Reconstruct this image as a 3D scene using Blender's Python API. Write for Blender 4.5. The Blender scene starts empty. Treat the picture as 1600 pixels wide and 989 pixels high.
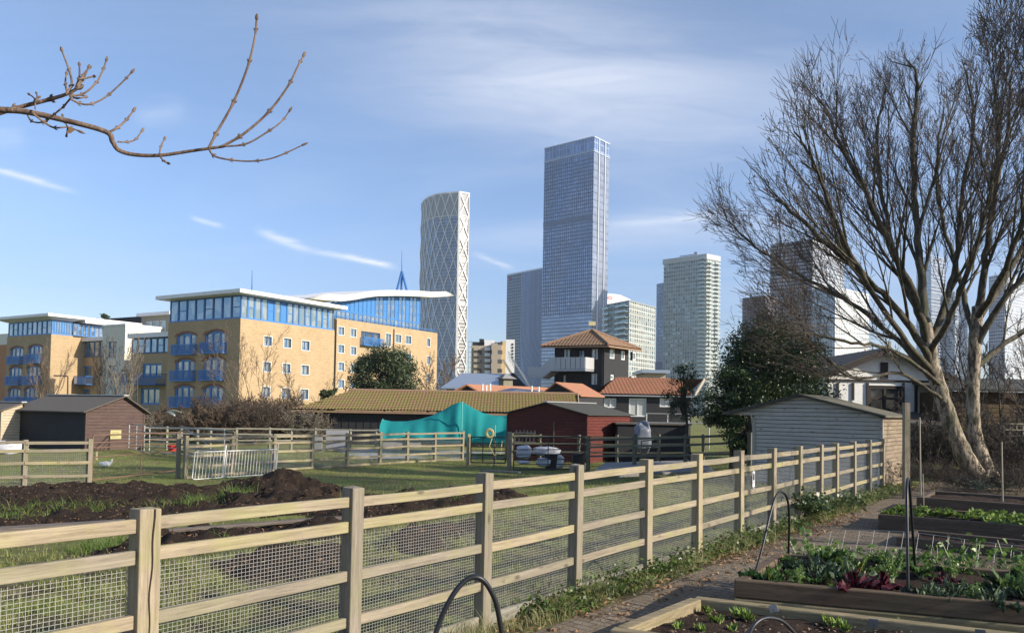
import bpy, bmesh, math, random
import numpy as np
from mathutils import Vector, Matrix, noise as mnoise
R_ = math.radians
scene = bpy.context.scene
COL = scene.collection
rng = random.Random(7)
nrg = np.random.default_rng(7)

# ------------------------------------------------------------------ camera
F = 1290.0; CX = 800.0; CY = 600.0; H = 1.70
PITCH = R_(1.8); ROLL = R_(1.0)
RM = Matrix.Rotation(R_(90)+PITCH, 3, 'X') @ Matrix.Rotation(ROLL, 3, 'Z')
RT = RM.transposed()
CAM = Vector((0, 0, H))
cd = bpy.data.cameras.new('camera'); cam = bpy.data.objects.new('camera', cd); COL.objects.link(cam)
cam.matrix_world = Matrix.Translation(CAM) @ RM.to_4x4()
cd.sensor_fit = 'HORIZONTAL'; cd.sensor_width = 36.0; cd.lens = F/1600*36.0
cd.shift_y = (CY-494.5)/1600.0; cd.clip_start = 0.05; cd.clip_end = 9000
scene.camera = cam

def ray(px, py):
    return RM @ Vector(((px-CX)/F, -(py-CY)/F, -1.0))
def proj(p):
    c = RT @ (Vector(p)-CAM); return (CX+F*c.x/(-c.z), CY-F*c.y/(-c.z))
def W(px, py, Y):
    d = ray(px, py); return CAM + d*(Y/d.y)
def Zp(px, py, z):
    d = ray(px, py); return CAM + d*((z-H)/d.z)
def sstep(t):
    t = max(0.0, min(1.0, t)); return t*t*(3-2*t)

FA = Zp(905, 930, 0); FB = Zp(1378, 768, 0)
FD = (FB-FA); FD.z = 0; FD.normalize()
FN = Vector((-FD.y, FD.x, 0))          # to the left of the fence
def sdist(x, y): return (x-FA.x)*FN.x + (y-FA.y)*FN.y
def tdist(x, y): return (x-FA.x)*FD.x + (y-FA.y)*FD.y
def fpt(t, s, z=0.0): return FA + FD*t + FN*s + Vector((0, 0, z))
def nz(x, y, sc, seed=0.0): return mnoise.noise(Vector((x*sc+seed, y*sc-seed, seed*1.7)))
def terr(x, y):
    s = sdist(x, y)
    z = -0.55*sstep((s-0.8)/13.0)
    if 0.3 < s < 10: z += .045*mnoise.noise(Vector((x*2.3, y*2.3, 5)))*min(1, s-.3)
    if s > 0.3 and y < 70: z += 0.05*nz(x, y, 0.45, 3.1)*min(1, (s-0.3))+0.02*nz(x, y, 1.7, 9.0)*min(1, (s-.3))
    return z
def G(px, py, dz=0.0):
    z = 0.0
    for _ in range(12):
        p = Zp(px, py, z+dz); z = terr(p.x, p.y)
    p.z = z+dz
    return p
def GY(px, Y):                        # ground point in the direction of px at depth Y
    p = W(px, 640, Y); p.z = terr(p.x, p.y); return p
def az(deg): return Vector((math.sin(R_(deg)), math.cos(R_(deg)), 0))
def reach(P0, D, px, z=None):
    a, b = (0.0, 400.0)
    z = P0.z if z is None else z
    def f(t):
        q = P0 + D*t; return proj((q.x, q.y, z))[0]-px
    fa = f(a)
    t = 0.0; step = 0.25
    lo = 0.0
    for i in range(4000):
        t += step
        if (f(t) > 0) != (fa > 0): lo = t-step; break
        step = min(step*1.05, 4)
        lo = t
    hi = t
    for _ in range(40):
        m = (lo+hi)/2
        if (f(m) > 0) != (fa > 0): hi = m
        else: lo = m
    return hi

# ------------------------------------------------------------------ object helpers
WL = {}
def tag(o, label=None, cat=None, group=None, kind=None):
    if label: o['label'] = label
    if cat: o['category'] = cat
    if group: o['group'] = group
    if kind: o['kind'] = kind
    return o
def empty(name, loc, label=None, cat=None, group=None, rz=0.0):
    o = bpy.data.objects.new(name, None); COL.objects.link(o)
    o.location = Vector(loc); o.empty_display_size = 0.2
    if rz: o.rotation_euler = (0, 0, rz)
    WL[o] = Vector(loc)
    tag(o, label, cat, group); return o
def finish(me, name, mat, parent, org, smooth):
    o = bpy.data.objects.new(name, me); COL.objects.link(o)
    if mat is not None: me.materials.append(mat)
    if parent is not None:
        o.parent = parent; o.location = org - WL[parent]
    else: o.location = org
    WL[o] = Vector(org)
    if smooth: me.polygons.foreach_set('use_smooth', [True]*len(me.polygons))
    return o
class MB:
    def __init__(s): s.v = []; s.f = []
    def quad(s, a, b, c, d):
        n = len(s.v); s.v += [tuple(a), tuple(b), tuple(c), tuple(d)]; s.f.append((n, n+1, n+2, n+3))
    def poly(s, pts):
        n = len(s.v); s.v += [tuple(p) for p in pts]; s.f.append(tuple(range(n, n+len(pts))))
    def hexa(s, b, t):                 # 4 bottom pts ccw, 4 top pts
        n = len(s.v); s.v += [tuple(p) for p in b]+[tuple(p) for p in t]
        s.f += [(n+3, n+2, n+1, n), (n+4, n+5, n+6, n+7)]
        for i in range(4):
            j = (i+1) % 4; s.f.append((n+i, n+j, n+4+j, n+4+i))
    def prism(s, pts, z0, z1):
        n = len(s.v); k = len(pts)
        s.v += [(p[0], p[1], z0) for p in pts]+[(p[0], p[1], z1) for p in pts]
        s.f.append(tuple(reversed(range(n, n+k)))); s.f.append(tuple(range(n+k, n+2*k)))
        for i in range(k):
            j = (i+1) % k; s.f.append((n+i, n+j, n+k+j, n+k+i))
    def obox(s, c, ax, ay, azv):       # centre + half vectors
        c = Vector(c)
        b = [c-ax-ay-azv, c+ax-ay-azv, c+ax+ay-azv, c-ax+ay-azv]
        t = [p+azv*2 for p in b]
        s.hexa(b, t)
    def box(s, c, sx, sy, sz, rz=0.0):
        a = Vector((math.cos(rz), math.sin(rz), 0)); b = Vector((-math.sin(rz), math.cos(rz), 0))
        s.obox(c, a*sx/2, b*sy/2, Vector((0, 0, sz/2)))
    def bar(s, a, b, w, h, up=(0, 0, 1)):
        a = Vector(a); b = Vector(b); d = b-a; L = d.length
        if L < 1e-6: return
        d.normalize(); up = Vector(up)
        side = d.cross(up)
        if side.length < 1e-4: side = d.cross(Vector((0, 1, 0)))
        side.normalize(); u = side.cross(d)
        s.obox((a+b)/2, d*L/2, side*w/2, u*h/2)
    def tube(s, pts, rad, sides=6, cap=True):
        pts = [Vector(p) for p in pts]; n0 = len(s.v); k = len(pts)
        if not hasattr(rad, '__len__'): rad = [rad]*k
        prev = None
        for i, p in enumerate(pts):
            d = (pts[min(i+1, k-1)]-pts[max(i-1, 0)])
            if d.length < 1e-9: d = Vector((0, 0, 1))
            d.normalize()
            if prev is None:
                a = d.cross(Vector((0.13, 0.27, 0.95)))
                if a.length < 1e-3: a = d.cross(Vector((1, 0, 0)))
            else:
                a = prev - d*prev.dot(d)
            a.normalize(); prev = a; b = d.cross(a)
            for q in range(sides):
                th = 2*math.pi*q/sides
                s.v.append(tuple(p + (a*math.cos(th)+b*math.sin(th))*rad[i]))
        for i in range(k-1):
            for q in range(sides):
                r = (q+1) % sides
                s.f.append((n0+i*sides+q, n0+i*sides+r, n0+(i+1)*sides+r, n0+(i+1)*sides+q))
        if cap:
            s.f.append(tuple(n0+q for q in reversed(range(sides))))
            s.f.append(tuple(n0+(k-1)*sides+q for q in range(sides)))
    def build(s, name, mat, parent=None, uv=True, smooth=False, org=None, bevel=0.0):
        v = np.array(s.v, dtype=np.float64).reshape(-1, 3)
        if parent is not None: o3 = Vector(WL[parent])
        elif org is not None: o3 = Vector(org)
        else: o3 = Vector(((v[:, 0].min()+v[:, 0].max())/2, (v[:, 1].min()+v[:, 1].max())/2, v[:, 2].min()))
        v = v - np.array(o3)
        me = bpy.data.meshes.new(name)
        me.from_pydata(v.tolist(), [], s.f)
        if uv:
            vw = v + np.array(o3)
            lay = me.uv_layers.new(name='UVMap'); arr = np.zeros((len(me.loops), 2)); li = 0
            for f in s.f:
                a, b, c = vw[f[0]], vw[f[1]], vw[f[2]]
                n = np.cross(b-a, c-a); L = math.sqrt(n@n)+1e-12; n /= L
                h = math.hypot(n[0], n[1])
                if h > 0.25: t = np.array((-n[1]/h, n[0]/h, 0.0)); w = np.cross(n, t)
                else: t = np.array((1.0, 0, 0)); w = np.array((0, 1.0, 0))
                for i in f:
                    arr[li, 0] = vw[i]@t; arr[li, 1] = vw[i]@w; li += 1
            lay.data.foreach_set('uv', arr.ravel())
        o = finish(me, name, mat, parent, o3, smooth)
        if bevel:
            m = o.modifiers.new('bevel', 'BEVEL'); m.width = bevel; m.segments = 2; m.limit_method = 'ANGLE'
        return o
def npmesh(name, verts, faces, mat, parent=None, smooth=False, org=(0, 0, 0), k=3):
    me = bpy.data.meshes.new(name)
    o3 = Vector(WL[parent]) if parent is not None else Vector(org)
    verts = verts - np.array(o3)
    nf = len(faces)
    me.vertices.add(len(verts)); me.vertices.foreach_set('co', verts.astype(np.float32).ravel())
    me.loops.add(nf*k); me.loops.foreach_set('vertex_index', faces.astype(np.int32).ravel())
    me.polygons.add(nf); me.polygons.foreach_set('loop_start', np.arange(0, nf*k, k, dtype=np.int32))
    me.update(calc_edges=True); me.validate()
    return finish(me, name, mat, parent, o3, smooth)
def copy_tree(o, parent=None):
    c = o.copy(); COL.objects.link(c)
    if parent is not None: c.parent = parent
    for ch in list(o.children): copy_tree(ch, c)
    WL[c] = WL.get(o, Vector((0, 0, 0)))
    return c

# ------------------------------------------------------------------ materials
MC = {}
class NT:
    def __init__(s, name):
        s.m = bpy.data.materials.new(name); s.m.use_nodes = True
        s.t = s.m.node_tree; s.b = s.t.nodes['Principled BSDF']; s.out = s.t.nodes['Material Output']
    def n(s, ty, **kw):
        x = s.t.nodes.new(ty)
        for k, v in kw.items():
            if hasattr(x, k): setattr(x, k, v)
            else: x.inputs[k.replace('_', ' ')].default_value = v
        return x
    def l(s, a, b): s.t.links.new(a, b)
    def math(s, op, a, b=None, c=None, clamp=False):
        x = s.t.nodes.new('ShaderNodeMath'); x.operation = op; x.use_clamp = clamp
        for i, q in enumerate((a, b, c)):
            if q is None: continue
            if isinstance(q, (int, float)): x.inputs[i].default_value = q
            else: s.l(q, x.inputs[i])
        return x.outputs[0]
    def noise(s, vec, scale, detail=4, rough=0.55, dist=0.0):
        x = s.t.nodes.new('ShaderNodeTexNoise'); x.inputs['Scale'].default_value = scale
        x.inputs['Detail'].default_value = detail; x.inputs['Roughness'].default_value = rough
        x.inputs['Distortion'].default_value = dist
        if vec is not None: s.l(vec, x.inputs['Vector'])
        return x.outputs['Fac']
    def vec(s, kind='Object', scale=None, loc=None):
        tc = s.t.nodes.new('ShaderNodeTexCoord'); o = tc.outputs[kind]
        if kind == 'Object':
            pass
        if scale or loc:
            mp = s.t.nodes.new('ShaderNodeMapping'); s.l(o, mp.inputs[0])
            if scale: mp.inputs['Scale'].default_value = scale
            if loc: mp.inputs['Location'].default_value = loc
            o = mp.outputs[0]
        return o
    def ramp(s, fac, stops, interp='LINEAR'):
        x = s.t.nodes.new('ShaderNodeValToRGB'); s.l(fac, x.inputs[0]); cr = x.color_ramp; cr.interpolation = interp
        while len(cr.elements) < len(stops): cr.elements.new(0.5)
        for e, (p, c) in zip(cr.elements, stops):
            e.position = p
            e.color = (c, c, c, 1) if isinstance(c, (int, float)) else (*c, 1)
        return x.outputs[0]
    def mix(s, fac, a, b, ty='MIX'):
        x = s.t.nodes.new('ShaderNodeMix'); x.data_type = 'RGBA'; x.blend_type = ty
        for sock, q in ((x.inputs[0], fac), (x.inputs[6], a), (x.inputs[7], b)):
            if isinstance(q, (int, float)): sock.default_value = q
            elif isinstance(q, tuple): sock.default_value = (*q, 1) if len(q) == 3 else q
            else: s.l(q, sock)
        return x.outputs[2]
    def bump(s, h, strength=0.5, dist=0.02):
        x = s.t.nodes.new('ShaderNodeBump'); x.inputs['Strength'].default_value = strength
        x.inputs['Distance'].default_value = dist; s.l(h, x.inputs['Height']); s.l(x.outputs[0], s.b.inputs['Normal'])
    def rand(s):
        x = s.t.nodes.new('ShaderNodeObjectInfo'); return x.outputs['Random']
    def set(s, col=None, rough=None, metal=None, spec=None):
        if col is not None:
            if isinstance(col, tuple): s.b.inputs['Base Color'].default_value = (*col, 1)
            else: s.l(col, s.b.inputs['Base Color'])
        if rough is not None:
            if isinstance(rough, (int, float)): s.b.inputs['Roughness'].default_value = rough
            else: s.l(rough, s.b.inputs['Roughness'])
        if metal is not None: s.b.inputs['Metallic'].default_value = metal
        if spec is not None: s.b.inputs['Specular IOR Level'].default_value = spec
        return s.m
def sc(c, k): return tuple(min(1, x*k) for x in c)
def m_plain(name, col, rough=0.6, var=0.18, scale=3.0, metal=0.0, bump=0.0, spec=0.4):
    if name in MC: return MC[name]
    t = NT(name); v = t.vec('Object')
    n = t.noise(v, scale, 6, 0.65)
    c = t.mix(n, sc(col, 1-var), sc(col, 1+var))
    n2 = t.noise(v, scale*6, 4, 0.6)
    c = t.mix(t.ramp(n2, [(0.5, 0.0), (0.75, 0.5)]), c, sc(col, 0.7))
    t.set(c, rough, metal, spec)
    if bump: t.bump(n2, bump, 0.02)
    MC[name] = t.m; return t.m
def m_wood(name, light, dark, algae=0.3, horiz=True, grain=22, board=0.0, acol=(0.16, 0.19, 0.05), rough=0.85):
    if name in MC: return MC[name]
    t = NT(name)
    rnd = t.rand()
    tc = t.t.nodes.new('ShaderNodeTexCoord')
    mp = t.t.nodes.new('ShaderNodeMapping'); t.l(tc.outputs['UV'], mp.inputs[0])
    mp.inputs['Scale'].default_value = (1.2, grain, 1) if horiz else (grain, 1.2, 1)
    cmb = t.t.nodes.new('ShaderNodeCombineXYZ')
    for i in range(3): t.l(t.math('MULTIPLY', rnd, 37.0+11*i), cmb.inputs[i])
    t.l(cmb.outputs[0], mp.inputs['Location'])
    v = mp.outputs[0]
    n1 = t.noise(v, 1.6, 8, 0.62, 0.6)
    n2 = t.noise(v, 6, 6, 0.7)
    c = t.mix(t.ramp(n1, [(0.32, 0.0), (0.66, 1.0)]), dark, light)
    c = t.mix(t.ramp(n2, [(0.5, 0.0), (0.68, 0.6)]), c, sc(dark, 0.55))
    nb = t.noise(tc.outputs['UV'], 1.7, 5, 0.6)
    nb2 = t.noise(t.vec('Object'), 5.0, 5, 0.7)
    a = t.math('MULTIPLY', t.ramp(t.math('ADD', t.math('MULTIPLY', nb, 0.6), t.math('MULTIPLY', nb2, 0.4)), [(0.46, 0.0), (0.66, 1.0)]), algae)
    c = t.mix(a, c, acol)
    # knots
    vo = t.t.nodes.new('ShaderNodeTexVoronoi'); vo.inputs['Scale'].default_value = 1.0
    mk = t.t.nodes.new('ShaderNodeMapping'); t.l(tc.outputs['UV'], mk.inputs[0]); t.l(cmb.outputs[0], mk.inputs['Location'])
    mk.inputs['Scale'].default_value = (3.2, 7, 1) if horiz else (7, 3.2, 1)
    t.l(mk.outputs[0], vo.inputs['Vector'])
    c = t.mix(t.ramp(vo.outputs['Distance'], [(0.07, 0.8), (0.17, 0.0)]), c, sc(dark, 0.45))
    # piece to piece variation
    hs = t.t.nodes.new('ShaderNodeHueSaturation'); t.l(c, hs.inputs['Color'])
    t.l(t.math('ADD', t.math('MULTIPLY', rnd, 0.35), 0.83), hs.inputs['Value'])
    t.l(t.math('ADD', t.math('MULTIPLY', rnd, 0.3), 0.85), hs.inputs['Saturation'])
    t.set(hs.outputs[0], rough, 0, 0.25)
    hh = t.math('ADD', n1, t.math('MULTIPLY', n2, 0.5))
    t.bump(hh, 0.5, 0.006)
    MC[name] = t.m; return t.m
def m_brick(name, c1, c2, mortar, grime=0.25, scale=1.0):
    if name in MC: return MC[name]
    t = NT(name); uv = t.vec('UV')
    b = t.t.nodes.new('ShaderNodeTexBrick'); t.l(uv, b.inputs['Vector'])
    b.inputs['Color1'].default_value = (*c1, 1); b.inputs['Color2'].default_value = (*c2, 1); b.inputs['Mortar'].default_value = (*mortar, 1)
    b.inputs['Scale'].default_value = 1.0; b.inputs['Brick Width'].default_value = 0.225*scale; b.inputs['Row Height'].default_value = 0.075*scale
    b.inputs['Mortar Size'].default_value = 0.008*scale; b.inputs['Bias'].default_value = -0.2
    v = t.vec('Object')
    n = t.noise(v, 0.5, 9, 0.75)
    c = t.mix(t.ramp(n, [(0.38, 0.0), (0.68, grime)]), b.outputs['Color'], sc(c1, 0.5))
    n3 = t.noise(t.vec('UV', (0.7, 3.4, 1)), 1.4, 5, 0.7)
    c = t.mix(t.ramp(n3, [(0.5, 0.0), (0.7, 0.35)]), c, sc(c2, 0.72))
    t.set(c, 0.9, 0, 0.2); t.bump(b.outputs['Fac'], -0.3, 0.01)
    MC[name] = t.m; return t.m
def m_curtain(name, glass, line, fh=3.3, fw=1.5, lz=0.2, lx=0.08, metal=0.5, rough=0.15, var=0.35, vert_first=False, line_rough=0.5):
    """curtain wall: panes with their own tints between floor bands and mullions (real pattern of the facade)"""
    if name in MC: return MC[name]
    t = NT(name); uv = t.vec('UV')
    sp = t.t.nodes.new('ShaderNodeSeparateXYZ'); t.l(uv, sp.inputs[0])
    u = t.math('DIVIDE', sp.outputs[0], fw); v = t.math('DIVIDE', sp.outputs[1], fh)
    fu = t.math('FRACT', u); fv = t.math('FRACT', v)
    mu = t.math('LESS_THAN', fu, lx); mv = t.math('LESS_THAN', fv, lz)
    cell = t.t.nodes.new('ShaderNodeCombineXYZ'); t.l(t.math('FLOOR', u), cell.inputs[0]); t.l(t.math('FLOOR', v), cell.inputs[1])
    wn = t.t.nodes.new('ShaderNodeTexWhiteNoise'); t.l(cell.outputs[0], wn.inputs[0])
    r = wn.outputs['Value']
    big = t.noise(uv, 0.03, 3, 0.5)
    g = t.mix(r, sc(glass, 1-var), sc(glass, 1+var))
    g = t.mix(t.ramp(r, [(0.86, 0.0), (0.93, 0.5)]), g, sc(glass, 1+3*var))
    g = t.mix(t.ramp(big, [(0.4, 0.0), (0.65, 0.45)]), g, sc(glass, 0.6))
    m = t.math('MAXIMUM', mu, mv)
    c = t.mix(m, g, line)
    t.set(c)
    t.l(t.math('ADD', t.math('MULTIPLY', m, line_rough), rough), t.b.inputs['Roughness'])
    t.l(t.math('MULTIPLY', t.math('SUBTRACT', 1.0, m), metal), t.b.inputs['Metallic'])
    # slight pane tilt
    t.bump(t.math('MULTIPLY', m, 1.0), 0.3, 0.05)
    MC[name] = t.m; return t.m
def m_glass(name='window_glass', col=(0.10, 0.13, 0.17), rough=0.06, metal=0.35, curtain=0.35):
    if name in MC: return MC[name]
    t = NT(name); v = t.vec('Object')
    n = t.noise(v, 0.9, 2, 0.4)
    c = t.mix(t.ramp(n, [(0.5, 0.0), (0.56, curtain)]), col, (0.55, 0.55, 0.52))
    t.set(c, rough, metal, 0.8)
    MC[name] = t.m; return t.m
def m_tile(name, c1, c2, moss=0.5, mcol=(0.20, 0.19, 0.05)):
    if name in MC: return MC[name]
    t = NT(name); v = t.vec('Object')
    n = t.noise(v, 2.2, 7, 0.7); n2 = t.noise(v, 9, 5, 0.7)
    c = t.mix(t.ramp(n2, [(0.3, 0.0), (0.7, 1.0)]), c1, c2)
    mm = t.ramp(t.math('ADD', t.math('MULTIPLY', n, 0.7), t.math('MULTIPLY', n2, 0.3)), [(0.56-0.22*moss, 0.0), (0.64-0.16*moss, 0.9)])
    c = t.mix(mm, c, mcol)
    t.set(c, 0.9, 0, 0.2); t.bump(n2, 0.4, 0.02)
    MC[name] = t.m; return t.m
def m_leaf(name, c1, c2, rough=0.5, trans=0.15, var=0.5):
    if name in MC: return MC[name]
    t = NT(name); g = t.t.nodes.new('ShaderNodeNewGeometry')
    rnd = g.outputs['Random Per Island']
    n = t.noise(g.outputs['Position'], 1.3, 4, 0.6)
    c = t.mix(t.ramp(rnd, [(0.0, 0.0), (1.0, 1.0)]), c1, c2)
    c = t.mix(t.math('MULTIPLY', n, var), c, sc(c1, 0.6))
    t.set(c, rough, 0, 0.4)
    tr = t.t.nodes.new('ShaderNodeBsdfTranslucent'); t.l(c, tr.inputs[0])
    mx = t.t.nodes.new('ShaderNodeMixShader'); mx.inputs[0].default_value = trans
    t.l(t.b.outputs[0], mx.inputs[1]); t.l(tr.outputs[0], mx.inputs[2]); t.l(mx.outputs[0], t.out.inputs[0])
    MC[name] = t.m; return t.m
def m_bark(name, c1, c2, c3=(0.10, 0.11, 0.05), scale=6, patch=0.3):
    if name in MC: return MC[name]
    t = NT(name); v = t.vec('Object', (1, 1, 0.35))
    n = t.noise(v, scale, 8, 0.7, 0.4); n2 = t.noise(t.vec('Object'), 2.0, 4, 0.6)
    c = t.mix(t.ramp(n, [(0.44, 0.0), (0.56, 1.0)]), c1, c2)
    c = t.mix(t.ramp(n2, [(0.5, 0.0), (0.62, patch)]), c, c3)
    t.set(c, 0.9, 0, 0.2); t.bump(n, 0.9, 0.03)
    MC[name] = t.m; return t.m

FENCE_L, FENCE_D = (0.335, 0.283, 0.208), (0.20, 0.166, 0.12)
M_rail = m_wood('fence_rail_wood', FENCE_L, FENCE_D, 0.6, True, 26, acol=(.27, .27, .10))
M_post = m_wood('fence_post_wood', FENCE_L, FENCE_D, 0.6, False, 26, acol=(.20, .21, .075))
M_railg = m_wood('grey_rail_wood', (0.30, 0.28, 0.24), (0.17, 0.155, 0.13), 0.35, True, 20)
M_postg = m_wood('grey_post_wood', (0.30, 0.28, 0.23), (0.16, 0.15, 0.12), 0.45, False, 20)
M_wire = m_plain('galvanised_wire', (0.46, 0.45, 0.42), 0.5, 0.15, 4, 0.3)
M_galv = m_plain('galvanised_steel', (0.42, 0.43, 0.43), 0.45, 0.2, 4, 0.7)
M_rust = m_plain('rusty_steel', (0.20, 0.12, 0.08), 0.75, 0.35, 8, 0.3)
M_dsteel = m_plain('dark_steel', (0.05, 0.055, 0.055), 0.5, 0.3, 5, 0.5)
M_whitem = m_plain('white_painted_steel', (0.72, 0.71, 0.66), 0.5, 0.12, 5)
M_black = m_plain('black_timber_and_shade', (0.022, 0.022, 0.024), 0.75, 0.4, 2.0, 0, 0.3)  # real black boards; also painted shade on the brown shed and in board gaps
M_white = m_plain('white_render', (0.76, 0.75, 0.71), 0.8, 0.07, 0.8)
M_brick = m_brick('yellow_stock_brick', (0.50, 0.355, 0.19), (0.38, 0.26, 0.135), (0.42, 0.36, 0.27), 0.35)
M_brickr = m_brick('red_brick', (0.36, 0.14, 0.07), (0.28, 0.11, 0.06), (0.3, 0.25, 0.2))
M_blue = m_plain('blue_paint', (0.06, 0.21, 0.50), 0.4, 0.12, 0.6)
M_blued = m_plain('dark_blue_paint', (0.045, 0.15, 0.38), 0.45, 0.15, 0.6)
M_glass = m_glass()
M_glassb = m_glass('sky_glass', (0.20, 0.29, 0.38), 0.08, 0.6, 0.3)
M_glassg = m_glass('grey_green_glass', (0.26, 0.32, 0.32), 0.15, 0.5, 0.4)
M_frame = m_plain('white_window_frame', (0.74, 0.74, 0.72), 0.5, 0.06, 2)
M_cream = m_plain('cream_render', (0.74, 0.70, 0.56), 0.85, 0.06, 0.4)
M_fascia = m_plain('white_fascia', (0.80, 0.79, 0.77), 0.5, 0.05, 0.4)
M_orange = m_tile('terracotta_tile', (0.44, 0.21, 0.125), (0.33, 0.155, 0.095), 0.05)
M_mosst = m_tile('mossy_clay_tile', (0.40, 0.235, 0.16), (0.24, 0.145, 0.10), 0.66, (0.27, 0.245, 0.085))
M_brownt = m_tile('brown_clay_tile', (0.34, 0.215, 0.145), (0.25, 0.155, 0.105), 0.15)
# ------------------------------------------------------------------ world, sun
SUN_AZ, SUN_EL = 112.0, 24.0
world = bpy.data.worlds.new('World'); scene.world = world; world.use_nodes = True
wt = world.node_tree; wt.nodes.clear()
class WN(NT):
    def __init__(s): s.t = wt
w = WN()
wo = wt.nodes.new('ShaderNodeOutputWorld'); bg = wt.nodes.new('ShaderNodeBackground'); w.l(bg.outputs[0], wo.inputs[0])
sky = wt.nodes.new('ShaderNodeTexSky'); sky.sky_type = 'NISHITA'; sky.sun_disc = False
sky.sun_elevation = R_(SUN_EL); sky.sun_rotation = R_(SUN_AZ); sky.air_density = 1.0; sky.dust_density = 0.5; sky.ozone_density = 3.0
sky.altitude = 0
bg.inputs['Strength'].default_value = 0.15
gd = wt.nodes.new('ShaderNodeTexCoord').outputs['Generated']
def vdot(a, vec):
    x = wt.nodes.new('ShaderNodeVectorMath'); x.operation = 'DOT_PRODUCT'; w.l(a, x.inputs[0]); x.inputs[1].default_value = tuple(vec); return x.outputs['Value']
sep = wt.nodes.new('ShaderNodeSeparateXYZ'); w.l(gd, sep.inputs[0])
zz = w.math('MAXIMUM', w.math('ADD', sep.outputs[2], 0.12), 0.04)
cx_ = w.math('DIVIDE', sep.outputs[0], zz); cy_ = w.math('DIVIDE', sep.outputs[1], zz)
cmb = wt.nodes.new('ShaderNodeCombineXYZ'); w.l(cx_, cmb.inputs[0]); w.l(cy_, cmb.inputs[1])
mp = wt.nodes.new('ShaderNodeMapping'); w.l(cmb.outputs[0], mp.inputs[0]); mp.inputs['Rotation'].default_value = (0, 0, R_(-18)); mp.inputs['Scale'].default_value = (0.55, 1.4, 1)
cn = w.noise(mp.outputs[0], 1.25, 9, 0.58, 0.9)
cn2 = w.noise(mp.outputs[0], 4.5, 8, 0.62, 1.2)
def rd(px, py): return ray(px, py).normalized()
def blob(pa, pb, width, soft=1.0):
    """soft elongated band of cloud between two sky directions"""
    a, b = rd(*pa), rd(*pb); n = a.cross(b).normalized(); mid = (a+b).normalized(); along = n.cross(mid).normalized()
    half = (a-b).length/2
    d1 = w.math('DIVIDE', vdot(gd, n), width); d2 = w.math('DIVIDE', vdot(gd, along), half)
    r = w.math('ADD', w.math('MULTIPLY', d1, d1), w.math('MULTIPLY', d2, d2))
    front = w.math('GREATER_THAN', vdot(gd, mid), 0.0)
    return w.math('MULTIPLY', w.math('POWER', 2.718, w.math('MULTIPLY', r, -1.0*soft)), front)
base = w.ramp(cn, [(0.44, 0.0), (0.66, 0.3)])
m = blob((560, 90), (1230, 165), 0.075)
m = w.math('ADD', m, w.math('MULTIPLY', blob((700, 380), (1300, 345), 0.022), 0.55))
m = w.math('ADD', m, w.math('MULTIPLY', blob((600, 30), (1050, 20), 0.05), 0.35))
m = w.math('ADD', m, w.math('MULTIPLY', blob((1150, 430), (1700, 420), 0.13), 0.22))
fib = w.ramp(w.math('ADD', w.math('MULTIPLY', cn, 0.55), w.math('MULTIPLY', cn2, 0.45)), [(0.32, 0.22), (0.5, .55), (0.68, .92)])
big = w.math('MULTIPLY', m, fib, clamp=True)
tot = w.math('ADD', big, w.math('MULTIPLY', base, 0.45), clamp=True)
def trail(pa, pb, width, k):
    a, b = rd(*pa), rd(*pb); n = a.cross(b).normalized(); mid = (a+b).normalized(); along = n.cross(mid).normalized()
    half = (a-b).length/2
    wob = w.math('MULTIPLY', w.math('SUBTRACT', cn2, 0.5), width*2.2)
    d1 = w.math('DIVIDE', w.math('ADD', vdot(gd, n), wob), width); d2 = w.math('DIVIDE', vdot(gd, along), half)
    d2 = w.math('POWER', w.math('ABSOLUTE', d2), 4.0)
    r = w.math('ADD', w.math('MULTIPLY', d1, d1), d2)
    e = w.math('POWER', 2.718, w.math('MULTIPLY', r, -1.2))
    e = w.math('MULTIPLY', e, w.math('ADD', w.math('MULTIPLY', cn2, 1.4), -0.1, clamp=True))
    return w.math('MULTIPLY', w.math('MULTIPLY', e, k), w.math('GREATER_THAN', vdot(gd, mid), 0.0))
trl = None
for pa, pb, wd, k in (((-60, 250), (110, 298), .0035, 1.1), ((298, 340), (348, 354), .003, .9), ((405, 362), (480, 390), .005, 1.1), ((480, 390), (615, 416), .004, 1.0),
                      ((540, 400), (615, 418), .003, .8), ((740, 396), (800, 420), .0035, .7), ((950, 350), (1130, 338), .006, .75), ((-20, 215), (40, 210), .014, .35), ((210, 185), (290, 170), .012, .3)):
    trl = trail(pa, pb, wd, k) if trl is None else w.math('ADD', trl, trail(pa, pb, wd, k), clamp=True)
tr_ = w.ramp(sep.outputs[2], [(0.0, (0.71, 0.70, 0.77)), (0.12, (0.74, 0.72, 0.83)), (0.2, (0.82, 0.81, 0.90)), (0.45, (0.98, 0.92, 0.92)), (0.8, (1.05, 0.98, 0.95))])
tint = w.mix(1.0, sky.outputs[0], tr_, 'MULTIPLY')
lp = w.mix(w.math('MULTIPLY', tot, 0.8), tint, (3.9, 4.2, 4.9))
lp = w.mix(w.math('MULTIPLY', trl, 0.9), lp, (4.6, 4.9, 5.4))
w.l(lp, bg.inputs['Color'])

sd = bpy.data.lights.new('sun', 'SUN'); so = bpy.data.objects.new('sun', sd); COL.objects.link(so)
sv = Vector((math.sin(R_(SUN_AZ))*math.cos(R_(SUN_EL)), math.cos(R_(SUN_AZ))*math.cos(R_(SUN_EL)), math.sin(R_(SUN_EL))))
so.rotation_euler = sv.to_track_quat('Z', 'Y').to_euler(); so.location = (30, -20, 30)
sd.energy = 5.0; sd.angle = R_(0.53); sd.color = (1.0, 0.90, 0.76)
scene.view_settings.view_transform = 'Standard'; scene.view_settings.look = 'None'; scene.view_settings.exposure = 0.50; scene.view_settings.gamma = 1

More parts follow.
